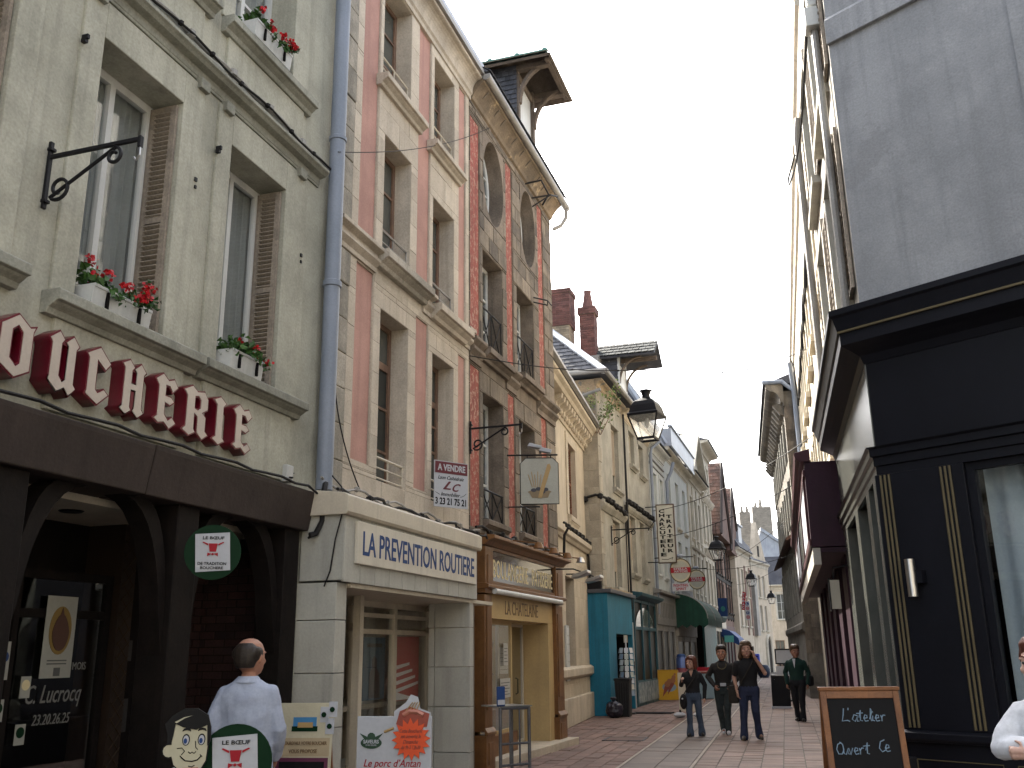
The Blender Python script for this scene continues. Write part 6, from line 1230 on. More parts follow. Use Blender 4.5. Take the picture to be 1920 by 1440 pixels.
t = thing('tobacco_sign', 'red tapered hanging TABAC sign far along the left row', 'sign', EF.w(29.6, -1.55, 3.72), 108); obj('board', B().prism([(-.12, .05), (.05, 0), (.17, .95), (.0, 1.02)], 'y', -.05, .05), m_rprint, t)
for k, c in enumerate('TABAC'): text(t, c, .0 - .02 * k, .12 - .022 * k, .79 - k * .175, .92 - k * .175, -.05, m_wht, 'letter', bold=.03)
t = thing('lottery_sign', 'white vertical lottery sign with round dots beside the red tobacco sign', 'sign', EF.w(29.6, -1.6, 3.2), 108); obj('board', B().box(.02, .28, -.05, .05, 0, 1.0), m_wht, t)
for k, c in enumerate('LOTO'):
    q = .86 - k * .235; obj('dot', B().prism([(.15 + .095 * cos(a * pi / 7), q + .095 * sin(a * pi / 7)) for a in range(14)], 'y', -.05, -.056), m_bprint if k % 2 == 0 else m_rprint, t); text(t, c, .10, .20, q - .06, q + .06, -.056, m_wht, 'letter', bold=.03)
t = EF.thing('blue_awning', 'blue shop awning with pale green square far along the left row', 'awning', 29.5, 0, 1.9); SHIFT[t.name] = 0
obj('canvas', B().prism([(0, .95), (-.7, .75), (-1.15, .35), (-1.2, 0), (-1.12, 0), (0, .6)], 'x', 0, 3.5), MATS['blue_print'], t); obj('stripe', B().box(0, 3.5, -1.215, -1.2, .0, .12), MATS['cream_lettering'], t); obj('emblem', B().box(-.01, 0, -.9, -.4, .15, .5), plain('mint_print', (.1, .4, .36), .5), t)
# boards on the pavement
t = thing('ice_cream_sign', 'yellow ice cream cone signboard standing by the grey shop front', 'signboard', EF.w(8.85, -.1, .05), 106)
obj('panel', B().box(0, .66, -.05, .05, 0, .95), plain('yellow_panel', (.50, .28, .012), .4), t); obj('rim', frame_mesh(-.02, .68, -.02, .97, -.06, .03, .12, [], []), plain('yellow_rim', (.42, .22, .01), .4), t)
obj('blue_swirl', B().prism([(.36 + .24 * cos(k * pi / 8), .40 + .15 * sin(k * pi / 8)) for k in range(16)], 'y', -.05, -.054), plain('pale_blue_swirl', (.2, .28, .33), .5), t)
b = B(); b.prism([(.12, .08), (.2, .42), (.34, .5), (.40, .42)], 'y', -.056, -.062).prism([(.3, .15), (.36, .5), (.5, .6), (.54, .5)], 'y', -.058, -.064); obj('cones', b, plain('cone_print', (.20, .045, .03), .5), t)
b = B()
for x, z, r in ((.30, .50, .1), (.37, .6, .075), (.50, .62, .09), (.53, .72, .07), (.57, .82, .04)): b.prism([(x + r * cos(k * pi / 6), z + r * sin(k * pi / 6)) for k in range(12)], 'y', -.066 - r * .02, -.07 - r * .02)
obj('scoops', b, plain('scoop_print', (.28, .11, .045), .5), t)
t = thing('cream_sandwich_board', 'plain cream sandwich board on white feet half hidden by the walking woman', 'sandwich board', LF.w(25.6, -1.15, 0), 106)
obj('panel', B().box(0, .48, -.02, .02, .16, 1.1), m_creamp, t); obj('stripe', B().prism([(.18, .9), (.23, .95), (.34, .75), (.28, .72)], 'y', -.02, -.026), m_blk, t); obj('foot', B().ball((.0, 0, .07), (.16, .14, .07), 12), m_wht, t, smooth=True); obj('foot', B().ball((.46, 0, .07), (.12, .12, .06), 12), m_wht, t, smooth=True); obj('post', B().tube([(.02, 0, .1), (.02, 0, .2)], .03, 8), m_black, t)
t = thing('pink_signboard', 'pink and red ice menu board between the woman and the necklace man', 'signboard', EF.w(11.5, -1.2, .1), 106)
obj('panel', B().box(-.1, .62, -.03, .03, 0, .95), plain('pink_panel', (.35, .18, .33), .5), t); obj('header', B().box(-.1, .62, -.036, -.03, .80, .95), m_rprint, t); obj('footer', B().box(-.1, .62, -.036, -.03, 0, .13), m_rprint, t); obj('swirl', B().tube([(.1 + .04 * k, -.036, .3 + .2 * sin(k * .8) + .02 * k) for k in range(10)], .02, 5), m_wht, t)
t = thing('drinks_can_bin', 'blue and red can-shaped litter bin by the awning', 'litter bin', EF.w(10.4, -.7, 0), 106); obj('can', B().lathe([(.17, 0), (.19, .05), (.19, 1.25), (.15, 1.32)], (0, 0, .12), 16), plain('blue_can', (.09, .14, .34), .35, .3), t, smooth=True); obj('red_band', B().lathe([(.192, 0), (.192, .5)], (0, 0, .55), 16), plain('dull_red_can', (.25, .07, .09), .4), t); obj('lid', B().lathe([(.18, 0), (.12, .08), (.01, .1)], (0, 0, 1.44), 16), MATS['blue_print'], t, smooth=True)
t = thing('blue_freezer', 'low blue and white ice chest behind the walking woman', 'ice chest', EF.w(10.6, -.8, 0), 106); obj('body', B().box(.35, 1.1, -.3, .3, 0, .85), MATS['pale_blue_swirl'], t, bevel=.03); obj('lid', B().box(.33, 1.12, -.32, .32, .85, .93), MATS['cone_print'], t, bevel=.02)
# postcard rack, black bin, bin bag
t = thing('postcard_rack', 'white revolving postcard rack in front of the teal doorway', 'postcard rack', EF.w(1.75, -.42, 0), 108)
obj('pole', B().tube([(0, 0, 0), (0, 0, 2.0)], .02, 8), m_whitep, t); obj('topper', B().box(-.05, .05, -.01, .01, 1.88, 2.08), m_creamp, t); obj('foot', B().lathe([(.22, 0), (.2, .04), (.03, .06)], (0, 0, 0), 14), m_black, t)
g = random.Random(3); crd = [plain('card_%d' % k, c, .5) for k, c in enumerate(((.55, .55, .56), (.5, .53, .58), (.58, .56, .5), (.25, .32, .42), (.42, .45, .42)))]
for r_ in range(8):
    for a in range(8):
        A = a * pi / 4 + .2; c = V((.19 * cos(A), .19 * sin(A), .55 + r_ * .16)); m_ = Matrix.Translation(c) @ Matrix.Rotation(A + pi / 2, 4, 'Z') @ Matrix.Rotation(rad(-12), 4, 'X')
        o = obj('postcard', B().box(-.055, .055, -.004, .004, -.07, .07), crd[g.choice((0, 0, 1, 1, 2, 3, 4))], t); o.matrix_local = m_
t = thing('black_bin', 'tall black square bin before the teal shop front', 'litter bin', EF.w(.75, -.5, 0), 108)
obj('body', B().prism([(-.17, 0), (.17, 0), (.2, .93), (-.2, .93)], 'y', -.18, .18), M('black_plastic', (.016, .016, .018), rough=.55, fine=.1), t, bevel=.02); obj('rim', frame_mesh(-.21, .21, .9, .96, -.2, .02, .4, [], []), MATS['black_plastic'], t)
for k in range(5): obj('groove', B().box(-.14 + k * .065, -.12 + k * .065, -.19, -.18, .08, .85), m_black, t)
t = thing('bin_bag', 'dark knotted bin bag slumped against the teal shop front', 'bin bag', EF.w(.25, -.35, 0), 108)
o = obj('bag', B().ball((0, 0, .2), (.24, .2, .22), 20).lathe([(.02, .36), (.05, .42), (.09, .50), (.02, .51)], (-.03, 0, 0), 10), plain('bag_film', (.02, .018, .03), .3), t, smooth=True); md = o.modifiers.new('sub', 'SUBSURF'); md.levels = md.render_levels = 2; tx = bpy.data.textures.new('crumple', 'CLOUDS'); tx.noise_scale = .09; md = o.modifiers.new('crumple', 'DISPLACE'); md.texture = tx; md.strength = .07
t = thing('door_mat', 'dark door mat at the teal doorway', 'door mat', EF.w(2.2, -.45, 0), 107.6); obj('mat', B().box(0, 1.1, -.3, .3, 0, .02), m_dark, t)
# far small furniture
t = thing('menu_stand', 'black pole stand with a framed white menu and hanging sheets ahead of the cardigan walker', 'menu stand', EF.w(8.75, -4.36, 0), 108)
obj('pole', B().tube([(0, 0, 0), (0, 0, 1.3)], .02, 6), m_black, t); obj('board', B().box(-.29, .29, -.02, .02, 1.2, 1.62), m_wht, t); obj('frame', frame_mesh(-.32, .32, 1.17, 1.66, -.03, .04, .06, [], []), m_black, t); obj('base', B().lathe([(.2, 0), (.2, .05), (.03, .07)], (0, 0, 0), 12), m_black, t)
for x, z in ((-.32, .95), (.06, .95), (-.34, .62), (.08, .6)): obj('sheet', B().box(x, x + .28, -.02, -.012, z - .12, z + .16), MATS['pale_blue_swirl'] if x > 0 else m_wht, t)
t = thing('dark_menu_board', 'dark blackboard easel leaning back beside the green cardigan walker', 'menu board', EF.w(4.75, -4.36, 0), 112)
obj('board', B().prism([(-.03, .06), (.05, .06), (.16, .9), (.10, .9)], 'x', -.3, .22), m_chalk, t); obj('trim', B().box(-.3, .22, .09, .17, .9, .93), m_steel, t); obj('foot', B().box(-.32, .24, -.08, .2, 0, .06), m_wht, t); b = B(); b.tube([(-.2, .095, .8), (-.1, .09, .72), (0, .09, .7), (.1, .095, .78)], .012, 5); obj('emblem', b, m_wht, t)
t = thing('blue_planter', 'round dark blue planter tub far down the street by the arched door', 'planter', EF.w(36.6, -1.9, 0), 108); obj('tub', B().lathe([(.25, 0), (.36, .2), (.38, .5), (.3, .7), (.2, .76)], (0, 0, 0), 16), plain('navy_tub', (.012, .02, .04), .5, 0, .2), t, smooth=True)
t = thing('post_box', 'bright blue post box on the wall by the arched door', 'post box', EF.w(36.4, -1.35, .8), 108); obj('box', B().box(0, .4, -.2, .2, 0, .6), plain('bright_blue', (.03, .05, .35), .4), t, bevel=.05); obj('slot', B().box(.08, .32, -.21, -.2, .42, .46), m_black, t)
for k, (u, v) in enumerate(((48.5, -2.35), (50.0, -2.55))):
    t = thing('bollard', ('black iron bollard nearest the street bend', 'black iron bollard farthest down the street')[k], 'bollard', EF.w(u, v, 0), 108, 'bollards at the street bend'); obj('shaft', B().lathe([(.1, 0), (.07, .1), (.06, .9), (.09, .95), (.08, 1.05), (.02, 1.1)], (0, 0, 0), 10), m_black, t, smooth=True)
# wires and lanterns
Lp = [(2.38, 16.33, 5.24), (7.87, 37.18, 5.0), (13.79, 56.34, 5.2), (17.35, 65.75, 4.62)]
lbs = ('large nearest street lantern hanging on the beaded wire above the street', 'second street lantern, below the wires by the tallest pale house', 'third street lantern, over the lottery sign', 'farthest street lantern, before the cream house at the street end')
for (x, y, z), lb, s in zip(Lp, lbs, (.98, 1.0, 1.0, .95)):
    lantern(lb, (x, y, z), 107.8 + 8, s)
w0, w1, w2 = LF.w(13.36, -.02, 6.15), V((2.40, 16.33, 6.50)), R2.w(-15.5, 0, 9.35)
P = [w0.lerp(w1, k / 8) - V((0, 0, .10 * sin(pi * k / 8))) for k in range(9)] + [w1.lerp(w2, k / 14) - V((0, 0, .30 * sin(pi * k / 14))) for k in range(1, 15)]
cable('beaded wire carrying the nearest lantern across the street', [tuple(p) for p in P], .008, None, 'wire', 9, 'wires across the street', cat='wire')
cable('thin rod and hook from which the nearest lantern hangs', [(2.40, 16.33, 6.5), (2.40, 16.33, 6.3), (2.415, 16.33, 6.24), (2.39, 16.33, 6.16), (2.38, 16.33, 5.74)], .010, None, 'hanging_rod', 0, cat='rod')
cable('thin wire crossing the pink and red facades from the blue rain pipe', [tuple(LF.w(8.6, -.2, 7.15)), tuple(LF.w(14.5, -.02, 10.85))], .006, None, 'wire', 0, None, .16, cat='wire')
for k, (u0, z0, u1, z1, lb) in enumerate(((9.6, 6.6, -12, 6.4, 'upper wire from the blue rain pipe to the burgundy side'), (9.6, 5.6, -14, 5.9, 'lower wire from the tan house to the burgundy side'), (20.6, 5.4, -24, 5.0, 'wire carrying the second lantern'), (33, 6.6, -30, 7.0, 'wire carrying the third lantern'), (42, 5.9, -38, 6.0, 'farthest wire before the street end'))):
    a, c = EF.w(u0, -.05, z0), R2.w(u1, 0 if u1 > -26 else -.4, z1); cable(lb, [tuple(a), tuple(c)], .010, None, 'wire', 0, 'wires across the street', .35, cat='wire')
for (x, y, z), hz_ in zip(Lp[1:], (.9, 1.3, 1.0)): cable('rod above the lantern at %d metres' % y if False else {37.18: 'rod above the second lantern', 56.34: 'rod above the third lantern', 65.75: 'rod above the farthest lantern'}[y], [(x, y, z + .5), (x, y, z + .5 + hz_)], .012, None, 'hanging_rod', 0, cat='rod')
cable('loose cable loops on the sunlit corner of the grey house', [tuple(ts_ @ V(p)) for p in [(-.3 - 4.0 * k / 14, -.18 - .16 * k / 14, 8.65 - .35 * sin(pi * k / 14)) for k in range(15)] + [(-4.42, -.36, 8.72), (-4.5, -.34, 8.85), (-4.56, -.28, 9.05), (-4.58, -.2, 9.3)]], .016)
# ------------------------------------------------------------------ near boards of the butcher
def rp(n_, r, cx, cz, a0=0): return [(cx + r * cos(a0 + 2 * pi * k / n_), cz + r * sin(a0 + 2 * pi * k / n_)) for k in range(n_)]
def bull(par, s, cx, cz, y, red):
    """bull's-head emblem of flat plates"""
    b = B(); P_ = lambda pts: [(cx + a * s, cz + c * s) for a, c in pts]
    b.prism(P_([(-.26, .34), (.26, .34), (.18, -.14), (-.18, -.14)]), 'y', y, y - .006); b.prism(P_([(-.28, .32), (-.56, .44), (-.62, .40), (-.30, .22)]), 'y', y, y - .006); b.prism(P_([(.28, .32), (.56, .44), (.62, .40), (.30, .22)]), 'y', y, y - .006)
    b.prism(P_([(-.30, -.20), (-.06, -.26), (-.30, -.42)]), 'y', y, y - .006); b.prism(P_([(.30, -.20), (.06, -.26), (.30, -.42)]), 'y', y, y - .006); b.prism(P_(rp(8, .07, 0, -.28)), 'y', y, y - .007)
    return obj('bull_emblem', b, red, par)
def round_sign(label, loc, az, r, group):
    t = thing('butcher_round_sign', label, 'sign', loc, az, group); obj('disc', B().prism(rp(36, r, 0, 0), 'y', -.012, .012), m_gprint, t)
    q = r * .66; tl = .07; c_, s_ = cos(tl), sin(tl); R_ = lambda a, c: (a * c_ - c * s_, a * s_ + c * c_)
    obj('white_square', B().prism([R_(-q * .92, -q * 1.04), R_(q * .92, -q * 1.04), R_(q * .92, q * 1.04), R_(-q * .92, q * 1.04)], 'y', -.012, -.018), m_wht, t); bull(t, r * .62, 0, r * .10, -.019, m_rprint)
    text(t, 'LE BŒUF', -r * .38, r * .38, r * .46, r * .57, -.018, m_blk, bold=.02); text(t, 'DE TRADITION', -r * .5, r * .5, -r * .47, -r * .36, -.018, m_blk, bold=.02); text(t, 'BOUCHERE', -r * .4, r * .4, -r * .62, -r * .52, -.018, m_blk, bold=.02); return t
gs = 'round green beef signs of the butcher'
a_ = round_sign('round green beef sign hanging from the butcher timber post', LF.w(6.62, -.32, 2.46), 75, .22, gs); obj('bracket', B().box(-.2, -.02, .02, .05, -.05, .1), m_black, a_)
a_ = round_sign('round green beef sign on the pavement beside the cut-out butcher', LF.w(5.77, -1.21, .985), 80, .235, gs); obj('stand', B().box(-.03, .03, .015, .05, -.98, .1).box(-.2, .2, -.15, .25, -.985, -.95), m_black, a_)
# cut-out butcher figure (plain cartoon head on a painted board)
cb = thing('cutout_butcher', 'cartoon cut-out board of a smiling dark-haired butcher standing by the shop', 'cut-out board', LF.w(5.58, -.98, 0), 78)
m_fp = plain('board_skin', (.44, .42, .31), .6, 0, .15); hx, hz_ = 0, 1.10; HS = .135; Z = lambda pts: [(hx + a * HS, hz_ + c * HS) for a, c in pts]
head = [(-.70, .95), (-.78, .2), (-.78, -.35), (-.62, -.85), (-.2, -1.22), (.2, -1.34), (.55, -1.2), (.82, -.7), (.88, 0), (.84, .9), (.4, 1.1), (-.3, 1.1)]
big = lambda pts, k, cx, cz: [(cx + (a - cx) * k, cz + (c - cz) * k) for a, c in pts]
obj('panel', B().prism([(-.36, 0), (.36, 0), (.36, .78), (.22, .90), (.09, .95), (-.08, .97), (-.20, .92), (-.36, .80)], 'y', -.01, .01), m_wht, cb, bevel=.003)
b = B()
for x in (-.30, -.22, -.14, .16, .23, .30): b.prism([(x, .1), (x + .025, .1), (x * .82 + .025, .84), (x * .82, .84)], 'y', -.010, -.013)
obj('stripe', b, plain('navy_stripe', (.012, .015, .05), .6, 0, .2), cb)
obj('outline', B().prism(Z(big(head, 1.05, 0, 0)), 'y', -.012, .014).prism(rp(12, .047, -.118, hz_ - .03), 'y', -.012, .012), m_blk, cb)
obj('face', B().prism(Z(head), 'y', -.018, .0).prism(rp(12, .038, -.118, hz_ - .03), 'y', -.0165, .0), m_fp, cb)
obj('hair', B().prism(Z([(-.80, .05), (-.98, .05), (-1.0, .55), (-1.15, .98), (-.85, 1.35), (-.3, 1.68), (.3, 1.68), (.82, 1.35), (.98, .8), (1.0, .2), (.86, -.05), (.80, .9), (.3, .70), (-.3, .82), (-.66, 1.0), (-.72, .5)]), 'y', -.024, .012), m_blk, cb)
obj('hair_gloss', B().prism(Z([(-.7, 1.08), (-.3, 1.28), (.1, 1.36), (-.25, 1.24), (-.62, 1.02)]), 'y', -.024, -.027), m_fp, cb)
for s, nm_ in ((-1, ''), (1, '')):
    ex = hx + .03 + s * .048
    obj('eye_outline', B().prism([(ex + .024 * cos(k * pi / 8), hz_ + .035 + .036 * sin(k * pi / 8)) for k in range(16)], 'y', -.018, -.021), m_blk, cb)
    obj('eye_white', B().prism([(ex + .018 * cos(k * pi / 8), hz_ + .033 + .029 * sin(k * pi / 8)) for k in range(16)], 'y', -.021, -.024), m_wht, cb)
    obj('iris', B().prism([(ex - .003 + .011 * cos(k * pi / 6), hz_ + .028 + .017 * sin(k * pi / 6)) for k in range(12)], 'y', -.024, -.027), m_bprint, cb)
b = B()
for s in (-1, 1): b.tube([(hx + .03 + s * .048 + .026 * cos(a), -.020, hz_ + .083 + .018 * sin(a)) for a in (.2, .8, 1.5, 2.2, 2.9)], [.003, .007, .008, .007, .003], 5)
L3 = lambda pts, r: b.tube([(hx + a * HS, -.020, hz_ + c * HS) for a, c in pts], r, 5)
L3([(-.30, -.52), (-.1, -.68), (.2, -.72), (.45, -.66), (.6, -.50)], .004); L3([(-.36, -.45), (-.26, -.56)], .003); L3([(.55, -.42), (.66, -.52)], .003); L3([(.05, -.92), (.2, -.96), (.34, -.9)], .003); L3([(-.18, -1.08), (.1, -1.18), (.35, -1.1)], .003)
L3([(.0, -.28), (.1, -.36), (.18, -.30), (.28, -.36), (.36, -.28)], .003); L3([(.30, .2), (.34, -.1), (.44, -.2)], .0025); L3([(-.52, -.12), (-.3, -.1), (-.16, -.25), (-.3, -.42)], .0025)
obj('line_work', b, m_blk, cb); obj('tie', B().prism([(-.03, .965), (.07, .965), (.05, .92), (.08, .7), (-.03, .7), (-.005, .92)], 'y', -.014, -.02), m_rprint, cb)
obj('backrest', B().prism([(.01, .8), (.02, .8), (.3, 0), (.27, 0)], 'x', -.03, .03), m_black, cb)
# menu easel
me_ = thing('menu_easel', 'cream menu easel with purple-framed blackboard beside the white coat', 'menu board', LF.w(7.27, -.83, 0), 98)
obj('panel', B().prism([(-.02, .02), (.0, .02), (.10, 1.27), (.08, 1.27)], 'x', -.235, .235), M('cream_card', (.50, .46, .33), fine=.03, rough=.5), me_)
def slab(par, name, x0, x1, z0, z1, mat, e=.004): return obj(name, B().prism([(-.02 + z0 * .08 - e, z0), (-.02 + z0 * .08 + .002, z0), (-.02 + z1 * .08 + .002, z1), (-.02 + z1 * .08 - e, z1)], 'x', x0, x1), mat, par)
slab(me_, 'notice_band', -.22, .22, .86, 1.0, M('tan_card', (.42, .34, .22), fine=.03)); slab(me_, 'blackboard_frame', -.225, .215, .2, .85, plain('purple_frame', (.11, .02, .055), .5)); slab(me_, 'blackboard', -.195, .185, .23, .82, m_chalk, .008)
slab(me_, 'badge_sky', -.10, .10, 1.09, 1.16, plain('badge_blue', (.05, .2, .4), .5)); slab(me_, 'badge_field', -.11, .11, 1.05, 1.09, MATS['green_print']); slab(me_, 'badge_town', -.06, .07, 1.08, 1.12, MATS['loaf_print'], .006)
text(me_, 'AUJOURD’HUI VOTRE BOUCHER', -.2, .2, .94, .975, .048, plain('brown_print', (.16, .09, .04), .5)); text(me_, 'VOUS PROPOSE', -.12, .12, .885, .915, .045, MATS['brown_print'])
text(me_, 'fondue Bourguignonne', -.17, .17, .70, .77, .028, m_wht, shear=.4); text(me_, 'Pierrade', -.15, .02, .62, .68, .022, m_wht, shear=.4)
obj('back_leg', B().prism([(.10, 1.2), (.12, 1.2), (.42, 0), (.39, 0)], 'x', -.2, .2), m_oak, me_)
for k, (x, z) in enumerate(((.13, 1.12), (.20, 1.16), (.18, 1.03))):
    o = slab(me_, 'label_tag', x, x + .07, z, z + .12, m_wht, .010); obj('print', B().prism(rp(8, .022, x + .035, z + .06), 'y', .05, .046), MATS['green_print'], me_)
# pork board
pb = thing('pork_signboard', 'white pavement signboard with an orange starburst and a meat cut-out on top', 'signboard', LF.w(7.54, -1.53, 0), 100)
obj('panel', B().box(-.315, .315, -.012, .012, .35, 1.16), m_wht, pb, bevel=.004); obj('leg', B().box(-.3, -.26, .0, .35, 0, .36), m_steel, pb); obj('leg', B().box(.26, .3, 0, .35, 0, .36), m_steel, pb)
star = [(.15 + (.165 if k % 2 == 0 else .118) * cos(k * pi / 16 + .05), .985 + (.165 if k % 2 == 0 else .118) * sin(k * pi / 16 + .05)) for k in range(32)]
obj('starburst', B().prism(star, 'y', -.026, -.032), plain('orange_card', (.62, .07, .012), .5), pb)
for k, s_ in enumerate(('Cette Boucherie', 'est ouverte le', 'Dimanche', 'de 9h à 12h30')): text(pb, s_, .15 - (.095, .085, .065, .08)[k], .15 + (.095, .085, .06, .08)[k], 1.035 - k * .042, 1.065 - k * .042, -.032, MATS['cone_print'], 'handwriting', shear=.35)
obj('cutout_backing', B().prism([(.0, 1.05), (.0, 1.2), (.06, 1.24), (.10, 1.27), (.14, 1.33), (.2, 1.31), (.22, 1.22), (.31, 1.19), (.3, 1.05)], 'y', -.018, -.013), m_wht, pb)
obj('meat_roll', B().prism([(.02, 1.10), (.05, 1.2), (.14, 1.235), (.24, 1.2), (.30, 1.18), (.28, 1.08), (.1, 1.06)], 'y', -.0185, -.024), plain('meat_print', (.26, .05, .03), .5), pb); obj('pork_slice', B().tube([(.08, -.026, 1.17), (.13, -.026, 1.2), (.2, -.026, 1.195), (.25, -.026, 1.17)], .018, 5), plain('pink_meat', (.42, .17, .12), .5), pb)
b = B()
for k in range(4): b.tube([(.1 + k * .03, -.027, 1.2), (.16 + k * .02, -.027, 1.27)], .004, 4)
b.tube([(0, -.02, 1.07), (-.08, -.02, 1.04)], .01, 4); obj('wheat_ears', b, MATS['loaf_print'], pb)
obj('oval_badge', B().prism([(-.19 + .09 * cos(k * pi / 10), .955 + .045 * sin(k * pi / 10)) for k in range(20)], 'y', -.014, -.018).prism([(-.29, 1.03), (-.22, 1.0), (-.25, .985)], 'y', -.014, -.018).prism([(-.09, 1.03), (-.16, 1.0), (-.13, .985)], 'y', -.014, -.018).prism(rp(10, .035, -.19, 1.0), 'y', -.014, -.0175), plain('dark_green_badge', (.015, .05, .025), .5), pb)
text(pb, 'SAVEURS', -.255, -.125, .95, .98, -.018, m_wht, bold=.02); text(pb, 'DE NOS TERROIRS', -.235, -.145, .932, .943, -.018, m_wht); text(pb, 'Le porc d’Antan', -.25, .23, .755, .83, -.012, m_rprint, shear=.3, bold=.006); text(pb, 'BOUCHERIE - CHARCUTERIE', -.26, .23, .685, .72, -.012, m_bprint, shear=.2, bold=.01)
# metal barrier at the bakery
bar = thing('metal_barrier', 'low steel handrail barrier with a dark blue plate at the bakery window', 'barrier', LF.w(11.95, -.95, 0), 60)
b = B()
for x in (0, .42): b.tube([(x, 0, 0), (x, 0, 1.0 - .02 * x)], .022, 8)
b.tube([(0, 0, .98), (.42, 0, .97)], .022, 8).tube([(.42, 0, .97), (.42, .45, .97), (.42, .45, .0)], .022, 8).tube([(0, 0, .55), (.42, 0, .55)], .016, 6).tube([(.14, 0, .98), (.14, 0, .3)], .012, 6).tube([(.28, 0, .98), (.28, 0, .3)], .012, 6).tube([(0, 0, .3), (.42, 0, .3)], .016, 6)
obj('rails', b, M('worn_steel_rail', (.12, .125, .14), (.07, .07, .08), rough=.4, metal=.5, fine=.2), bar, smooth=True); obj('top_plate', B().box(-.02, .46, -.02, .47, .985, 1.0), m_steel, bar); obj('blue_plate', B().box(-.06, .06, -.03, -.01, 1.0, 1.24), MATS['blue_print'], bar, bevel=.01); obj('white_plate', B().box(-.05, .05, -.036, -.03, 1.02, 1.08), m_wht, bar)
# chalk sandwich board at the restaurant
cbz = thing('chalk_sandwich_board', 'oak framed chalk sandwich board in front of the black restaurant', 'sandwich board', LF.w(8.80, -5.17, 0), 97)
W2, HB = .315, 1.31; sl_ = .17
def leaf(par, s, nm):
    """one leaning leaf; s=-1 front"""
    def P(x, z, o): return (x, s * (sl_ * (HB - z) + .015) + s * o, z)
    def bar_(x0, x1, z0, z1, o0, o1): return [P(x0, z0, o0), P(x1, z0, o0), P(x1, z0, o1), P(x0, z0, o1), P(x0, z1, o0), P(x1, z1, o0), P(x1, z1, o1), P(x0, z1, o1)]
    F_ = [(0, 3, 2, 1), (4, 5, 6, 7), (0, 1, 5, 4), (1, 2, 6, 5), (2, 3, 7, 6), (3, 0, 4, 7)]
    fr_ = B(); fr_.add(bar_(-W2, -W2 + .048, 0, HB, -.016, .016), F_).add(bar_(W2 - .048, W2, 0, HB, -.016, .016), F_).add(bar_(-W2 + .048, W2 - .048, HB - .06, HB, -.015, .015), F_).add(bar_(-W2 + .048, W2 - .048, .14, .2, -.015, .015), F_)
    f = obj(nm, fr_, m_oak, par, bevel=.004); obj('blackboard', B().add(bar_(-W2 + .048, W2 - .048, .2, HB - .06, -.004, .004), F_), m_chalk, f); return f
leaf(cbz, -1, 'front_leaf'); leaf(cbz, 1, 'back_leaf')
obj('hinge_cap', B().box(-W2 - .01, W2 + .01, -.04, .04, HB, HB + .03), m_oak, cbz, bevel=.005)
def stroke(pts, x, z, s):
    b = B(); P_ = []
    for a, c in pts:
        zz = z + c * s; P_.append((x + a * s, -(sl_ * (HB - zz) + .015) - .008, zz))
    return P_
HW = {'L': [(.1, 1.15), (0, .6), (-.15, .05), (.35, .1), (.55, .0)], "'": [(.0, 1.2), (-.03, 1.0)], 'a': [(.5, .5), (.2, .6), (0, .2), (.25, .0), (.5, .45), (.45, .0), (.6, .05)], 't': [(.1, .35), (.3, 1.0), (.2, .1), (.4, .05)], '-': [(-.1, .7), (.5, .75)], 'e': [(.02, .27), (.32, .33), (.30, .52), (.14, .58), (0, .3), (.12, .02), (.4, .08)], 'l': [(0, .2), (.3, .9), (.2, 1.15), (.1, .5), (.15, .05), (.35, .1)], 'i': [(.05, .5), (0, .1), (.2, .05)], 'r': [(.0, .55), (.06, .3), (.04, .02), (.08, .35), (.22, .55), (.4, .52)], 'O': [(.45, 1.0), (.12, .85), (-.02, .45), (.12, .05), (.42, .05), (.6, .4), (.55, .85), (.3, 1.05)], 'u': [(0, .55), (0, .1), (.2, .0), (.4, .5), (.4, .05), (.55, .05)], 'v': [(0, .55), (.15, .0), (.35, .55)], 'C': [(.5, .95), (.15, .8), (.0, .3), (.2, .0), (.5, .15)], 'D': [(.1, 1.0), (.05, 0), (.4, .15), (.6, .6), (.3, 1.0), (-.1, .95)], 'm': [(0, .05), (.08, .5), (.2, .5), (.22, .05), (.3, .5), (.42, .5), (.45, .05)], 'n': [(0, .05), (.08, .5), (.25, .5), (.28, .05)], 'c': [(.35, .5), (.05, .4), (.1, .0), (.4, .1)], 'h': [(0, .05), (.15, 1.1), (.05, .3), (.25, .5), (.3, .05)], }
def chalkline(s, x, z, size, adv):
    b = B(); cx = x
    for ch in s:
        if ch == ' ': cx += size * .6; continue
        b.tube(stroke(HW[ch], cx, z, size), .0045, 5)
        if ch == 't': b.tube(stroke(HW['-'], cx, z, size), .004, 5)
        if ch == 'i': b.tube(stroke([(.08, .8), (.11, .85)], cx, z, size), .004, 5)
        cx += size * adv * (.5 if ch in "'il" else 1.25 if ch in 'mOD' else 1)
    obj('chalk_writing', b, m_chtxt, cbz, smooth=True)
chalkline("L'atelier", -.15, 1.07, .088, .52); chalkline("Ouvert", -.235, .82, .09, .46); chalkline("Ce", .10, .84, .095, .48); chalkline("Dimanche", -.17, .63, .08, .45)
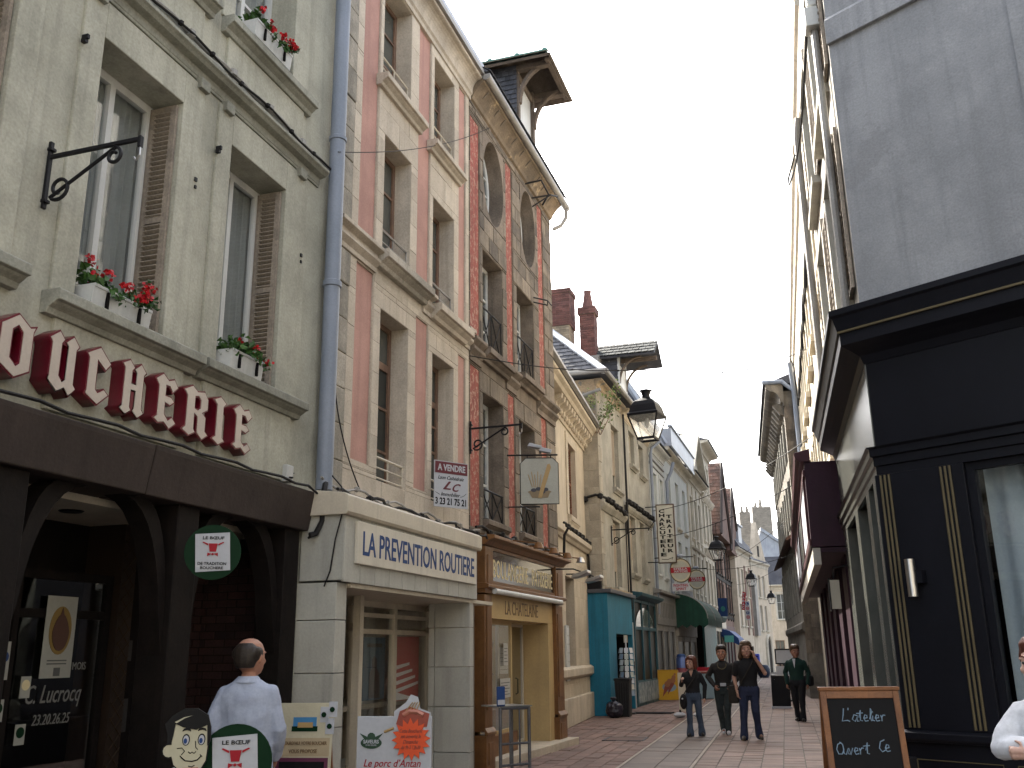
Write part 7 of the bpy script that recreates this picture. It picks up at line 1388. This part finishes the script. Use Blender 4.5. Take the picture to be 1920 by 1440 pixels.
# ------------------------------------------------------------------ people
m_skin = M('skin', (.46, .27, .20), (.40, .225, .16), rough=.55, fine=.04, bump=.05, scale=6)
m_skin2 = M('tanned_skin', (.36, .18, .12), (.30, .15, .10), rough=.55, fine=.04, bump=.05, scale=6)
m_skin3 = M('pale_skin', (.50, .33, .26), (.45, .27, .21), rough=.5, fine=.03, bump=.03, scale=6)
def cloth(n, c, c2=None, r=.85): return M(n, c, c2, rough=r, scale=7, fine=.06, bump=.10, bscale=60)
c_blk = cloth('black_cloth', (.012, .012, .014)); c_jean = cloth('blue_jean', (.065, .088, .13), (.04, .056, .085)); c_jeand = cloth('dark_green_jean', (.035, .045, .045), (.022, .03, .03)); c_jeanb = cloth('indigo_jean', (.026, .034, .075), (.018, .024, .052))
c_grn = cloth('dark_green_wool', (.008, .034, .026), (.006, .026, .02)); c_coat = cloth('white_coat_cotton', (.35, .39, .49), (.30, .335, .43)); c_wht = cloth('white_cotton', (.62, .64, .68)); c_red = cloth('wine_red_cloth', (.10, .012, .022)); c_brn = cloth('dark_brown_cloth', (.03, .025, .02))
h_red = M('auburn_hair', (.13, .04, .025), (.06, .02, .014), rough=.5, scale=30, fine=.3, bump=.5); h_brn = M('brown_hair', (.10, .06, .035), (.05, .03, .018), rough=.5, scale=30, fine=.3, bump=.5); h_dk = M('dark_hair', (.025, .018, .014), rough=.5, scale=30, fine=.3, bump=.5)
m_eye = plain('eye_white', (.55, .53, .5), .3); m_lip = plain('lip', (.28, .09, .08), .5); m_shoe = plain('black_shoe', (.015, .014, .013), .4); m_shoew = plain('white_trainer', (.55, .55, .58), .5); m_shoeg = plain('grey_brown_shoe', (.09, .075, .06), .6)
TX = bpy.data.textures.new('folds', 'CLOUDS'); TX.noise_scale = .17
def loft(b, rings, seg=14):
    vs = []; fs = []
    for cx, cy, cz, rx, ry in rings:
        for k in range(seg):
            a = 2 * pi * k / seg; vs.append((cx + rx * cos(a), cy + ry * sin(a), cz))
    for i in range(len(rings) - 1):
        for k in range(seg): fs.append((i * seg + k, i * seg + (k + 1) % seg, (i + 1) * seg + (k + 1) % seg, (i + 1) * seg + k))
    fs += [tuple(range(seg))[::-1], tuple(range((len(rings) - 1) * seg, len(rings) * seg))]
    return b.add(vs, fs)
def fused(name, b, mat, par, vox, folds=0., sm=3):
    o = obj(name, b, mat, par); md = o.modifiers.new('fuse', 'REMESH'); md.mode = 'VOXEL'; md.voxel_size = vox; md.use_smooth_shade = True
    md = o.modifiers.new('smooth', 'SMOOTH'); md.iterations = sm; md.factor = .5
    if folds: md = o.modifiers.new('folds', 'DISPLACE'); md.texture = TX; md.strength = folds; md.mid_level = .5; md.texture_coords = 'GLOBAL'
    return o
def limb(b, pts, rs, seg=10):
    P = [V(p) for p in pts]; Q = []; Rr = []
    for i in range(len(P) - 1):
        for k in range(5): t = k / 5; Q.append(P[i].lerp(P[i + 1], t)); Rr.append(rs[i] + (rs[i + 1] - rs[i]) * t)
    Q.append(P[-1]); Rr.append(rs[-1]); b.tube([tuple(q) for q in Q], Rr, seg); b.ball(tuple(P[0]), rs[0], 10); b.ball(tuple(P[-1]), rs[-1], 10)
    for i in range(1, len(P) - 1): b.ball(tuple(P[i]), rs[i], 10)
def hand(b, w, d, n, s=1.0, curl=.6, side=1):
    """palm and five fingers from wrist w along d, palm facing n; side = which way the thumb leaves"""
    d, n = V(d).normalized(), V(n).normalized(); sdir = d.cross(n).normalized() * side; w = V(w); m_ = w + d * .085 * s
    for k in range(5): q = w.lerp(m_, k / 4); b.ball(tuple(q + sdir * .010 * s), (.026 * s, .026 * s, .026 * s), 8); b.ball(tuple(q - sdir * .014 * s), (.022 * s,) * 3, 8)
    for k, L in enumerate((.072, .080, .075, .060)):
        r = m_ + sdir * (.030 - .020 * k) * s - d * .012 * s; p1 = r + (d * cos(curl * .5) + n * sin(curl * .5)) * L * .5 * s; p2 = p1 + (d * cos(curl * 1.3) + n * sin(curl * 1.3)) * L * .32 * s; p3 = p2 + (d * cos(curl * 2) + n * sin(curl * 2)) * L * .24 * s
        b.tube([tuple(r), tuple(p1), tuple(p2), tuple(p3)], [.0098 * s, .009 * s, .0083 * s, .0068 * s], 6)
    r = w + d * .028 * s + sdir * .026 * s; p1 = r + (d * .55 + sdir * .8).normalized() * .038 * s + n * .01; p2 = p1 + (d * .9 + sdir * .25 + n * .3).normalized() * .032 * s
    b.tube([tuple(r), tuple(p1), tuple(p2)], [.014 * s, .011 * s, .008 * s], 6)
def person(label, loc, az, H, arms, legs, build=1.0, skin=None, hair=None, hairstyle='short', top=None, topcol=None, sleeve='long', pants=None, pantcol=None, flare=.045, shoe=None, turn=0, tilt=0, coat=None, neckline=None, legwear=True):
    """faces local -Y. arms: (R,L) of (elbow, wrist, hand_dir, palm_n, curl); legs: (R,L) of (knee, ankle, toe_dir). R is at -X. Unit = metres/H"""
    H *= .975; t = thing('person', label, 'person', loc, az, 'people in the street'); skin = skin or m_skin; S = lambda p: (p[0] * H, p[1] * H, p[2] * H)
    w = build
    sh = [(-.098 * w, .005, .786), (.098 * w, .005, .786)]; hp = [(-.052 * w, 0, .515), (.052 * w, 0, .515)]
    b = B(); loft(b, [S(r) for r in ()] or [(x * H, y * H, z * H, rx * H, ry * H) for x, y, z, rx, ry in ((0, 0, .47, .07 * w, .055), (0, 0, .52, .085 * w, .06), (0, 0, .60, .075 * w, .05), (0, -.003, .70, .085 * w, .056), (0, .002, .78, .095 * w, .055), (0, .006, .825, .07 * w, .045), (0, .008, .845, .036, .036), (0, .0, .875, .031, .033))])
    R_ = Matrix.Translation(V((0, .0, .88 * H))) @ Matrix.Rotation(rad(turn), 4, 'Z') @ Matrix.Rotation(rad(tilt), 4, 'X') @ Matrix.Scale(1.20, 4) @ Matrix.Translation(V((0, 0, -.882 * H)))
    hb = B(); loft(hb, [(x * H, y * H, z * H, rx * H, ry * H) for x, y, z, rx, ry in ((0, -.012, .868, .020, .022), (0, -.020, .876, .030, .032), (0, -.012, .892, .040, .046), (0, -.006, .912, .0455, .054), (0, -.002, .935, .0475, .058), (0, .002, .96, .047, .058), (0, .004, .98, .040, .05), (0, .004, .994, .024, .032), (0, .004, .999, .008, .01))], 20)
    hb.ball(S((0, -.065, .920)), S((.009, .014, .010)), 8); hb.tube([S((0, -.056, .945)), S((0, -.063, .930)), S((0, -.072, .919))], [.006 * H, .008 * H, .009 * H], 6)
    for s in (-1, 1): hb.ball(S((s * .047, .006, .928)), S((.007, .013, .018)), 8); hb.ball(S((s * .020, -.050, .949)), S((.018, .010, .006)), 8); hb.ball(S((s * .026, -.043, .918)), S((.014, .014, .012)), 8)
    hb.ball(S((0, -.056, .897)), S((.016, .008, .0045)), 8); hb.ball(S((0, -.050, .878)), S((.014, .012, .011)), 8)
    b.add([tuple(R_ @ V(p)) for p in hb.v], hb.f)
    for i, (el, wr, hd, pn, cu) in enumerate(arms):
        limb(b, [S(sh[i]), S(el), S(wr)], [.030 * H * w, .023 * H, .016 * H]); hand(b, S(wr), hd, pn, H / 1.72, cu, 1 if i == 0 else -1)
    for i, (kn, an, td) in enumerate(legs):
        limb(b, [S(hp[i]), S(kn), S(an)], [.045 * H * w, .032 * H, .022 * H]); a = V(S(an)); d = V((td[0], td[1], 0)).normalized(); b.tube([tuple(a - d * .03 * H - V((0, 0, .015 * H))), tuple(a + d * .09 * H - V((0, 0, .028 * H)))], [.022 * H, .016 * H], 8)
    fused('body', b, skin, t, .0068 * H / 1.7, 0, 2)
    T = lambda bb: [tuple(R_ @ V(p)) for p in bb.v]
    e = B(); q = B()
    for s in (-1, 1): e.ball(S((s * .0195, -.0525, .9365)), S((.0085, .006, .0052)), 8); q.ball(S((s * .0195, -.058, .9365)), S((.0042, .002, .0046)), 8)
    e.v = T(e); q.v = T(q); eo = obj('eyes', e, m_eye, t); obj('irises', q, m_shoe, eo); q = B().ball(S((0, -.0635, .897)), S((.0135, .002, .0028)), 8); q.v = T(q); obj('lips', q, m_lip, t); q = B()
    for s in (-1, 1): q.tube([S((s * .009, -.0585, .951)), S((s * .02, -.0585, .955)), S((s * .032, -.050, .951))], .0025 * H, 5)
    q.v = T(q); obj('eyebrows', q, hair or h_dk, t)
    if hair:
        hh = B()
        if hairstyle in ('short', 'bob', 'long', 'tied'):
            loft(hh, [(x * H, y * H, z * H, rx * H, ry * H) for x, y, z, rx, ry in ((0, .022, .925, .052, .047), (0, .016, .945, .056, .056), (0, .011, .968, .0575, .0635), (0, .004, .990, .052, .062), (0, .002, 1.007, .040, .049), (0, .002, 1.017, .018, .022))], 18)
        if hairstyle == 'short':
            for s in (-1, 1): hh.ball(S((s * .046, .004, .94)), S((.008, .018, .022)), 8)
            hh.ball(S((0, .045, .905)), S((.034, .018, .03)), 10)
        if hairstyle == 'bob':
            for s in (-1, 1): loft(hh, [(s * a * H, y * H, z * H, rx * H, ry * H) for a, y, z, rx, ry in ((.050, .002, .865, .012, .026), (.053, .0, .895, .016, .036), (.050, .002, .94, .012, .044), (.038, -.01, .985, .014, .045))], 10)
            loft(hh, [(0, .038 * H, z * H, rx * H, .03 * H) for z, rx in ((.862, .04), (.89, .05), (.93, .05), (.97, .046))], 12)
            hh.ball(S((.018, -.045, .982)), S((.03, .018, .012)), 8)
        if hairstyle == 'long':
            for s in (-1, 1): loft(hh, [(s * a * H, y * H, z * H, rx * H, ry * H) for a, y, z, rx, ry in ((.060, .004, .838, .010, .02), (.060, .0, .87, .018, .03), (.052, .0, .92, .014, .038), (.040, -.012, .975, .014, .042))], 10)
            loft(hh, [(0, .036 * H, z * H, rx * H, .03 * H) for z, rx in ((.83, .045), (.87, .054), (.93, .052), (.97, .046))], 12)
        if hairstyle == 'tied':
            hh.ball(S((0, .075, .965)), S((.03, .03, .028)), 10)
            for s in (-1, 1): hh.ball(S((s * .045, -.012, .955)), S((.008, .02, .024)), 8)
        if hairstyle == 'bald':
            for s in (-1, 1): hh.ball(S((s * .043, .018, .945)), S((.010, .036, .026)), 10)
            loft(hh, [(0, .03 * H, z * H, rx * H, ry * H) for z, rx, ry in ((.895, .034, .03), (.915, .044, .036), (.94, .047, .038), (.965, .045, .036), (.982, .030, .024))], 12)
        hh.v = T(hh); fused('hair', hh, hair, t, .008, .008, 2)
    if pants:
        p = B(); loft(p, [(0, 0, z * H, rx * H * w, ry * H) for z, rx, ry in ((.455, .085, .062), (.50, .099, .072), (.54, .097, .068), (.585, .088, .060))], 16)
        for i, (kn, an, td) in enumerate(legs):
            A = V(S(an)); K = V(S(kn)); limb(p, [S(hp[i]), S(kn), tuple(A.lerp(K, .45)), tuple(A + V((0, -.006 * H, -.018 * H)))], [.058 * H * w, .042 * H * w, .037 * H, flare * H])
        fused('trousers', p, pants, t, .011, .022, 3)
    for i, (kn, an, td) in enumerate(legs):
        a = V(S(an)); d = V((td[0], td[1], td[2] if len(td) > 2 else 0)).normalized(); s_ = B(); k = H
        s_.tube([tuple(a - d * .035 * k + V((0, 0, -.012 * k))), tuple(a + d * .02 * k + V((0, 0, -.014 * k))), tuple(a + d * .075 * k + V((0, 0, -.024 * k))), tuple(a + d * .105 * k + V((0, 0, -.029 * k)))], [.025 * k, .026 * k, .022 * k, .014 * k], 10); fused('shoe', s_, shoe or m_shoe, t, .008, 0, 2)
    if top:
        c = B(); lo = .50 if not coat else .27
        rings = [(0, 0, .50, .098, .070), (0, 0, .55, .094, .066), (0, 0, .61, .089, .062), (0, -.002, .68, .098, .068), (0, 0, .75, .112, .071), (0, .004, .795, .112, .064), (0, .008, .822, .088, .052), (0, .010, .842, .052, .042), (0, .011, .852, .040, .038)]
        if coat: rings = [(0, .0, .27, .150, .112), (0, 0, .36, .138, .102), (0, 0, .46, .124, .092), (0, 0, .55, .114, .082), (0, 0, .63, .116, .080), (0, 0, .72, .124, .082), (0, .002, .78, .124, .076), (0, .006, .812, .104, .062), (0, .010, .836, .066, .050), (0, .012, .853, .046, .045)]
        loft(c, [(x * H, y * H, z * H, rx * H * w, ry * H) for x, y, z, rx, ry in rings], 18)
        for i, (el, wr, hd, pn, cu) in enumerate(arms):
            E_ = V(S(el)); W_ = V(S(wr)); s0 = V(S(sh[i]))
            if sleeve == 'long': limb(c, [tuple(s0), tuple(E_), tuple(W_)], [.036 * H * w, .033 * H, .026 * H] if not coat else [.038 * H, .038 * H, .032 * H])
            elif sleeve == 'puff': limb(c, [tuple(s0), tuple(s0.lerp(E_, .6)), tuple(E_), tuple(E_.lerp(W_, .6)), tuple(W_)], [.036 * H, .045 * H, .041 * H, .032 * H, .022 * H])
            else: limb(c, [tuple(s0), tuple(s0.lerp(E_, .72))], [.043 * H * w, .036 * H])
        fused('coat' if coat else 'top', c, top, t, .011, .020 if not coat else .03, 3)
    return t, S, T
HD = ((0, 0, -1), (0, 1, 0), .5)
# walking woman in black
t, S, T = person('short woman in black jacket and flared jeans with auburn bob, walking with a shoulder bag', (3.57, 20.15, 0), 108, 1.53, [((-.150, -.02, .655), (-.118, -.13, .70), (0, -.6, .6), (1, 0, 0), 1.2), ((.165, .02, .65), (.15, .0, .49), (0, -.1, -1), (-1, 0, 0), .6)], [((-.058, -.045, .285), (-.060, -.03, .045), (-.1, -1)), ((.065, .0, .29), (.085, .04, .05), (.25, -1))], 1.04, m_skin, h_red, 'bob', c_blk, pants=c_jean, flare=.052, turn=-25)
obj('neckline', B().prism([(-.03 * 1.49, .845 * 1.49), (.03 * 1.49, .845 * 1.49), (0, .765 * 1.49)], 'y', -.118, -.105), m_skin, t)
obj('bag_strap', B().tube([S((.09, -.06, .835)), S((.04, -.088, .74)), S((-.06, -.085, .62)), S((-.125, -.04, .52))], .012, 5), m_shoe, t)
hb_ = thing('shoulder_bag', 'black shoulder bag hanging at the hip of the short woman', 'bag', V((3.57, 20.15, 0)) + V((-.21, -.06, .66)), 108); obj('bag', B().ball((0, 0, 0), (.075, .13, .15), 14), c_blk, hb_, smooth=True); obj('clasp', B().ball((.0, -.13, .06), .02, 6), m_steel, hb_)
# man with necklace
t, S, T = person('man in black jumper with pale necklace, thumbs in his belt and white trainers', (4.26, 20.45, 0), 105, 1.73, [((-.185, .03, .665), (-.105, -.065, .565), (.5, -.3, -.8), (.6, .6, 0), 1.1), ((.185, .03, .665), (.105, -.065, .565), (-.5, -.3, -.8), (-.6, .6, 0), 1.1)], [((-.060, .01, .29), (-.035, .09, .065), (0, -1, -.2)), ((.030, -.05, .285), (.025, -.05, .045), (.1, -1))], 1.08, m_skin2, h_dk, 'short', cloth('striped_black_knit', (.014, .013, .013), (.022, .02, .018)), pants=c_jeand, flare=.036, shoe=m_shoew)
obj('necklace', B().tube([S((.052 * sin(a), -.078 - .014 * (1 + cos(a)) / 2, .80 - .045 * cos(a))) for a in [k * pi / 9 - pi * .8 for k in range(15)] if -2.2 < a < 2.2], .009, 6), m_gold, t, smooth=True)
obj('belt', B().lathe([(.098 * 1.687, -.02), (.1 * 1.687, -.018), (.1 * 1.687, .018), (.098 * 1.687, .02)], (0, 0, .572 * 1.687), 20, 0, 1.0, .72), m_shoe, t); obj('buckle', B().box(-.06, .06, -.138, -.122, .555 * 1.687, .592 * 1.687), m_wht, t, bevel=.005)
# man on the phone
t, S, T = person('tall long-haired man in black t-shirt and blue jeans holding a phone to his ear', (4.47, 19.15, 0), 104, 1.80, [((-.150, .02, .645), (-.125, -.03, .50), (.1, -.2, -1), (1, 0, 0), .6), ((.185, -.05, .69), (.085, -.085, .865), (-.2, .1, 1), (-1, .3, 0), 1.0)], [((-.070, -.02, .285), (-.085, -.02, .045), (-.1, -1)), ((.055, -.02, .29), (.075, .06, .065), (.3, -1, -.2))], 1.06, m_skin, h_brn, 'long', c_blk, sleeve='short', pants=c_jeanb, flare=.046, shoe=m_shoeg, turn=4)
obj('bag_strap', B().tube([S((.075, -.062, .83)), S((.02, -.09, .74)), S((-.06, -.088, .62)), S((-.115, -.045, .52))], .012, 5), c_brn, t)
ph = thing('mobile_phone', 'small phone held at the ear of the long-haired man', 'phone', V((4.47, 19.15, 0)) + V((.105, -.13, 1.66)), 60); obj('case', B().box(-.022, .022, -.01, .01, -.05, .05), m_shoe, ph, bevel=.006); obj('screen', B().box(-.017, .017, -.012, -.01, -.01, .035), m_steel, ph)
hb_ = thing('side_bag', 'dark brown bag hanging between the two walking men', 'bag', V((4.47, 19.15, 0)) + V((-.27, .1, .82)), 104); obj('bag', B().box(-.10, .09, -.06, .06, -.16, .17), c_brn, hb_, bevel=.03); obj('flap', B().box(-.10, .09, -.07, -.06, .0, .17), c_brn, hb_, bevel=.01)
# green cardigan
t, S, T = person('short-haired walker in dark green cardigan and black trousers near the burgundy shop', (6.74, 23.85, 0), 122, 1.74, [((-.165, .02, .65), (-.135, -.03, .50), (0, -.1, -1), (1, 0, 0), .7), ((.165, .02, .65), (.150, -.02, .50), (0, -.1, -1), (-1, 0, 0), .7)], [((-.045, -.01, .285), (-.035, .03, .05), (-.1, -1)), ((.055, -.03, .285), (.06, -.05, .045), (.2, -1))], 1.12, m_skin2, h_brn, 'short', c_grn, pants=c_blk, flare=.044, turn=32, tilt=8)
obj('shirt_front', B().prism([(-.035, 1.425), (.035, 1.425), (0, 1.21)], 'y', -.132, -.115), c_wht, t)
hb_ = thing('hand_bag', 'black bag carried by the green cardigan walker', 'bag', V((6.74, 23.85, 0)) + V((.26, -.05, .92)), 122); obj('bag', B().box(-.1, .1, -.13, .13, -.13, .12), c_blk, hb_, bevel=.05); obj('strap', B().tube([(-.06, 0, .1), (-.05, 0, .35), (.03, 0, .35), (.06, 0, .1)], .012, 5), m_shoe, hb_)
# butcher in white coat, seen from behind
t, S, T = person('balding man in a long white coat with his back turned before the butcher shop', (-2.03, 7.55, 0), 268, 1.79, [((-.138, .0, .645), (-.115, -.085, .53), (.2, -.6, -.7), (1, .2, 0), .9), ((.138, .02, .65), (.115, -.09, .55), (-.4, -.8, -.4), (-.8, .2, .3), .9)], [((-.05, -.01, .285), (-.055, .0, .045), (-.1, -1)), ((.05, -.01, .285), (.055, .0, .045), (.1, -1))], 1.02, m_skin2, h_dk, 'bald', c_coat, pants=c_brn, flare=.04, turn=-18, coat=True)
obj('collar', B().lathe([(.058 * 1.745, 0), (.050 * 1.745, .03), (.042 * 1.745, .045)], (0, .014 * 1.745, .836 * 1.745), 18, 0, 1, .9), c_coat, t, smooth=True)
# waitress at the right edge
t, S, T = person('woman with tied auburn hair, white puffed blouse and wine-red waistcoat at the right edge', (2.96, 5.58, 0), 140, 1.69, [((-.150, -.05, .665), (.02, -.13, .69), (1, -.1, .1), (0, 1, 0), .8), ((.150, -.05, .655), (-.03, -.125, .66), (-1, -.1, 0), (0, 1, 0), .8)], [((-.05, -.01, .285), (-.055, .0, .045), (-.1, -1)), ((.05, -.01, .285), (.055, .0, .045), (.1, -1))], .98, m_skin3, h_red, 'tied', c_wht, 'white', 'puff', pants=c_blk, turn=-8)
o = B(); loft(o, [(0, 0, z * 1.648, rx * 1.648, ry * 1.648) for z, rx, ry in ((.47, .102, .076), (.55, .100, .072), (.63, .095, .068), (.71, .101, .072), (.76, .085, .068))], 18); fused('waistcoat', o, c_red, t, .012, .012)

# ------------------------------------------------------------------ parts that came out of one builder call but stand apart become objects of their own
KEEP = {'lettering', 'letter', 'print', 'line_work', 'eyes', 'irises', 'eyebrows', 'handwriting', 'chalk_writing', 'wheat_ears', 'rolls', 'cones', 'scoops', 'bow_tie', 'bull_emblem', 'oval_badge', 'caption', 'frame', 'emblem', 'swash', 'stems', 'foliage', 'flower_head', 'tissue_decoration', 'displayed_goods', 'slat', 'stone_block', 'brick', 'paver', 'postcard', 'letter_face', 'gold_line', 'fascia_line', 'letter_plate', 'eaves_batten', 'lattice'}
def split_apart():
    for o in [q for q in SC.objects if q.type == 'MESH' and q.data.users == 1]:
        if o.name.split('.')[0] in KEEP or 'kind' in o or len(o.data.vertices) > 6000 or any(m.type == 'REMESH' for m in o.modifiers) or not o.parent: continue
        me = o.data; n = len(me.vertices); pa = list(range(n))
        def fd(i):
            while pa[i] != i: pa[i] = pa[pa[i]]; i = pa[i]
            return i
        for p in me.polygons:
            v = p.vertices
            for k in v[1:]: pa[fd(v[0])] = fd(k)
        box = {}
        for i, v in enumerate(me.vertices):
            r = fd(i); c = v.co; b = box.setdefault(r, [c.x, c.y, c.z, c.x, c.y, c.z])
            for k in range(3): b[k] = min(b[k], c[k]); b[k + 3] = max(b[k + 3], c[k])
        rs = list(box)
        if len(rs) < 2 or len(rs) > 40: continue
        cl = {r: r for r in rs}
        def fc(r):
            while cl[r] != r: r = cl[r]
            return r
        e = .03
        for i, a in enumerate(rs):
            for c in rs[i + 1:]:
                if all(box[a][k] - e <= box[c][k + 3] and box[c][k] - e <= box[a][k + 3] for k in range(3)): cl[fc(a)] = fc(c)
        gs = {}
        for r in rs: gs.setdefault(fc(r), []).append(r)
        if len(gs) < 2 or len(gs) > 14: continue
        for k, (g_, mem) in enumerate(sorted(gs.items())):
            mem = set(mem); keep = [p for p in me.polygons if fd(p.vertices[0]) in mem]
            idx = sorted({i for p in keep for i in p.vertices}); mp = {i: j for j, i in enumerate(idx)}
            nm = bpy.data.meshes.new(o.name.split('.')[0]); nm.from_pydata([tuple(me.vertices[i].co) for i in idx], [], [[mp[i] for i in p.vertices] for p in keep])
            for m_ in me.materials: nm.materials.append(m_)
            nm.polygons.foreach_set('material_index', [p.material_index for p in keep]); nm.polygons.foreach_set('use_smooth', [p.use_smooth for p in keep])
            if any(p.use_smooth for p in keep): nm.update(); nm.set_sharp_from_angle(angle=rad(40))
            if k == 0: first = nm
            else:
                q = o.copy(); q.data = nm; COL.objects.link(q)
        o.data = first
split_apart()
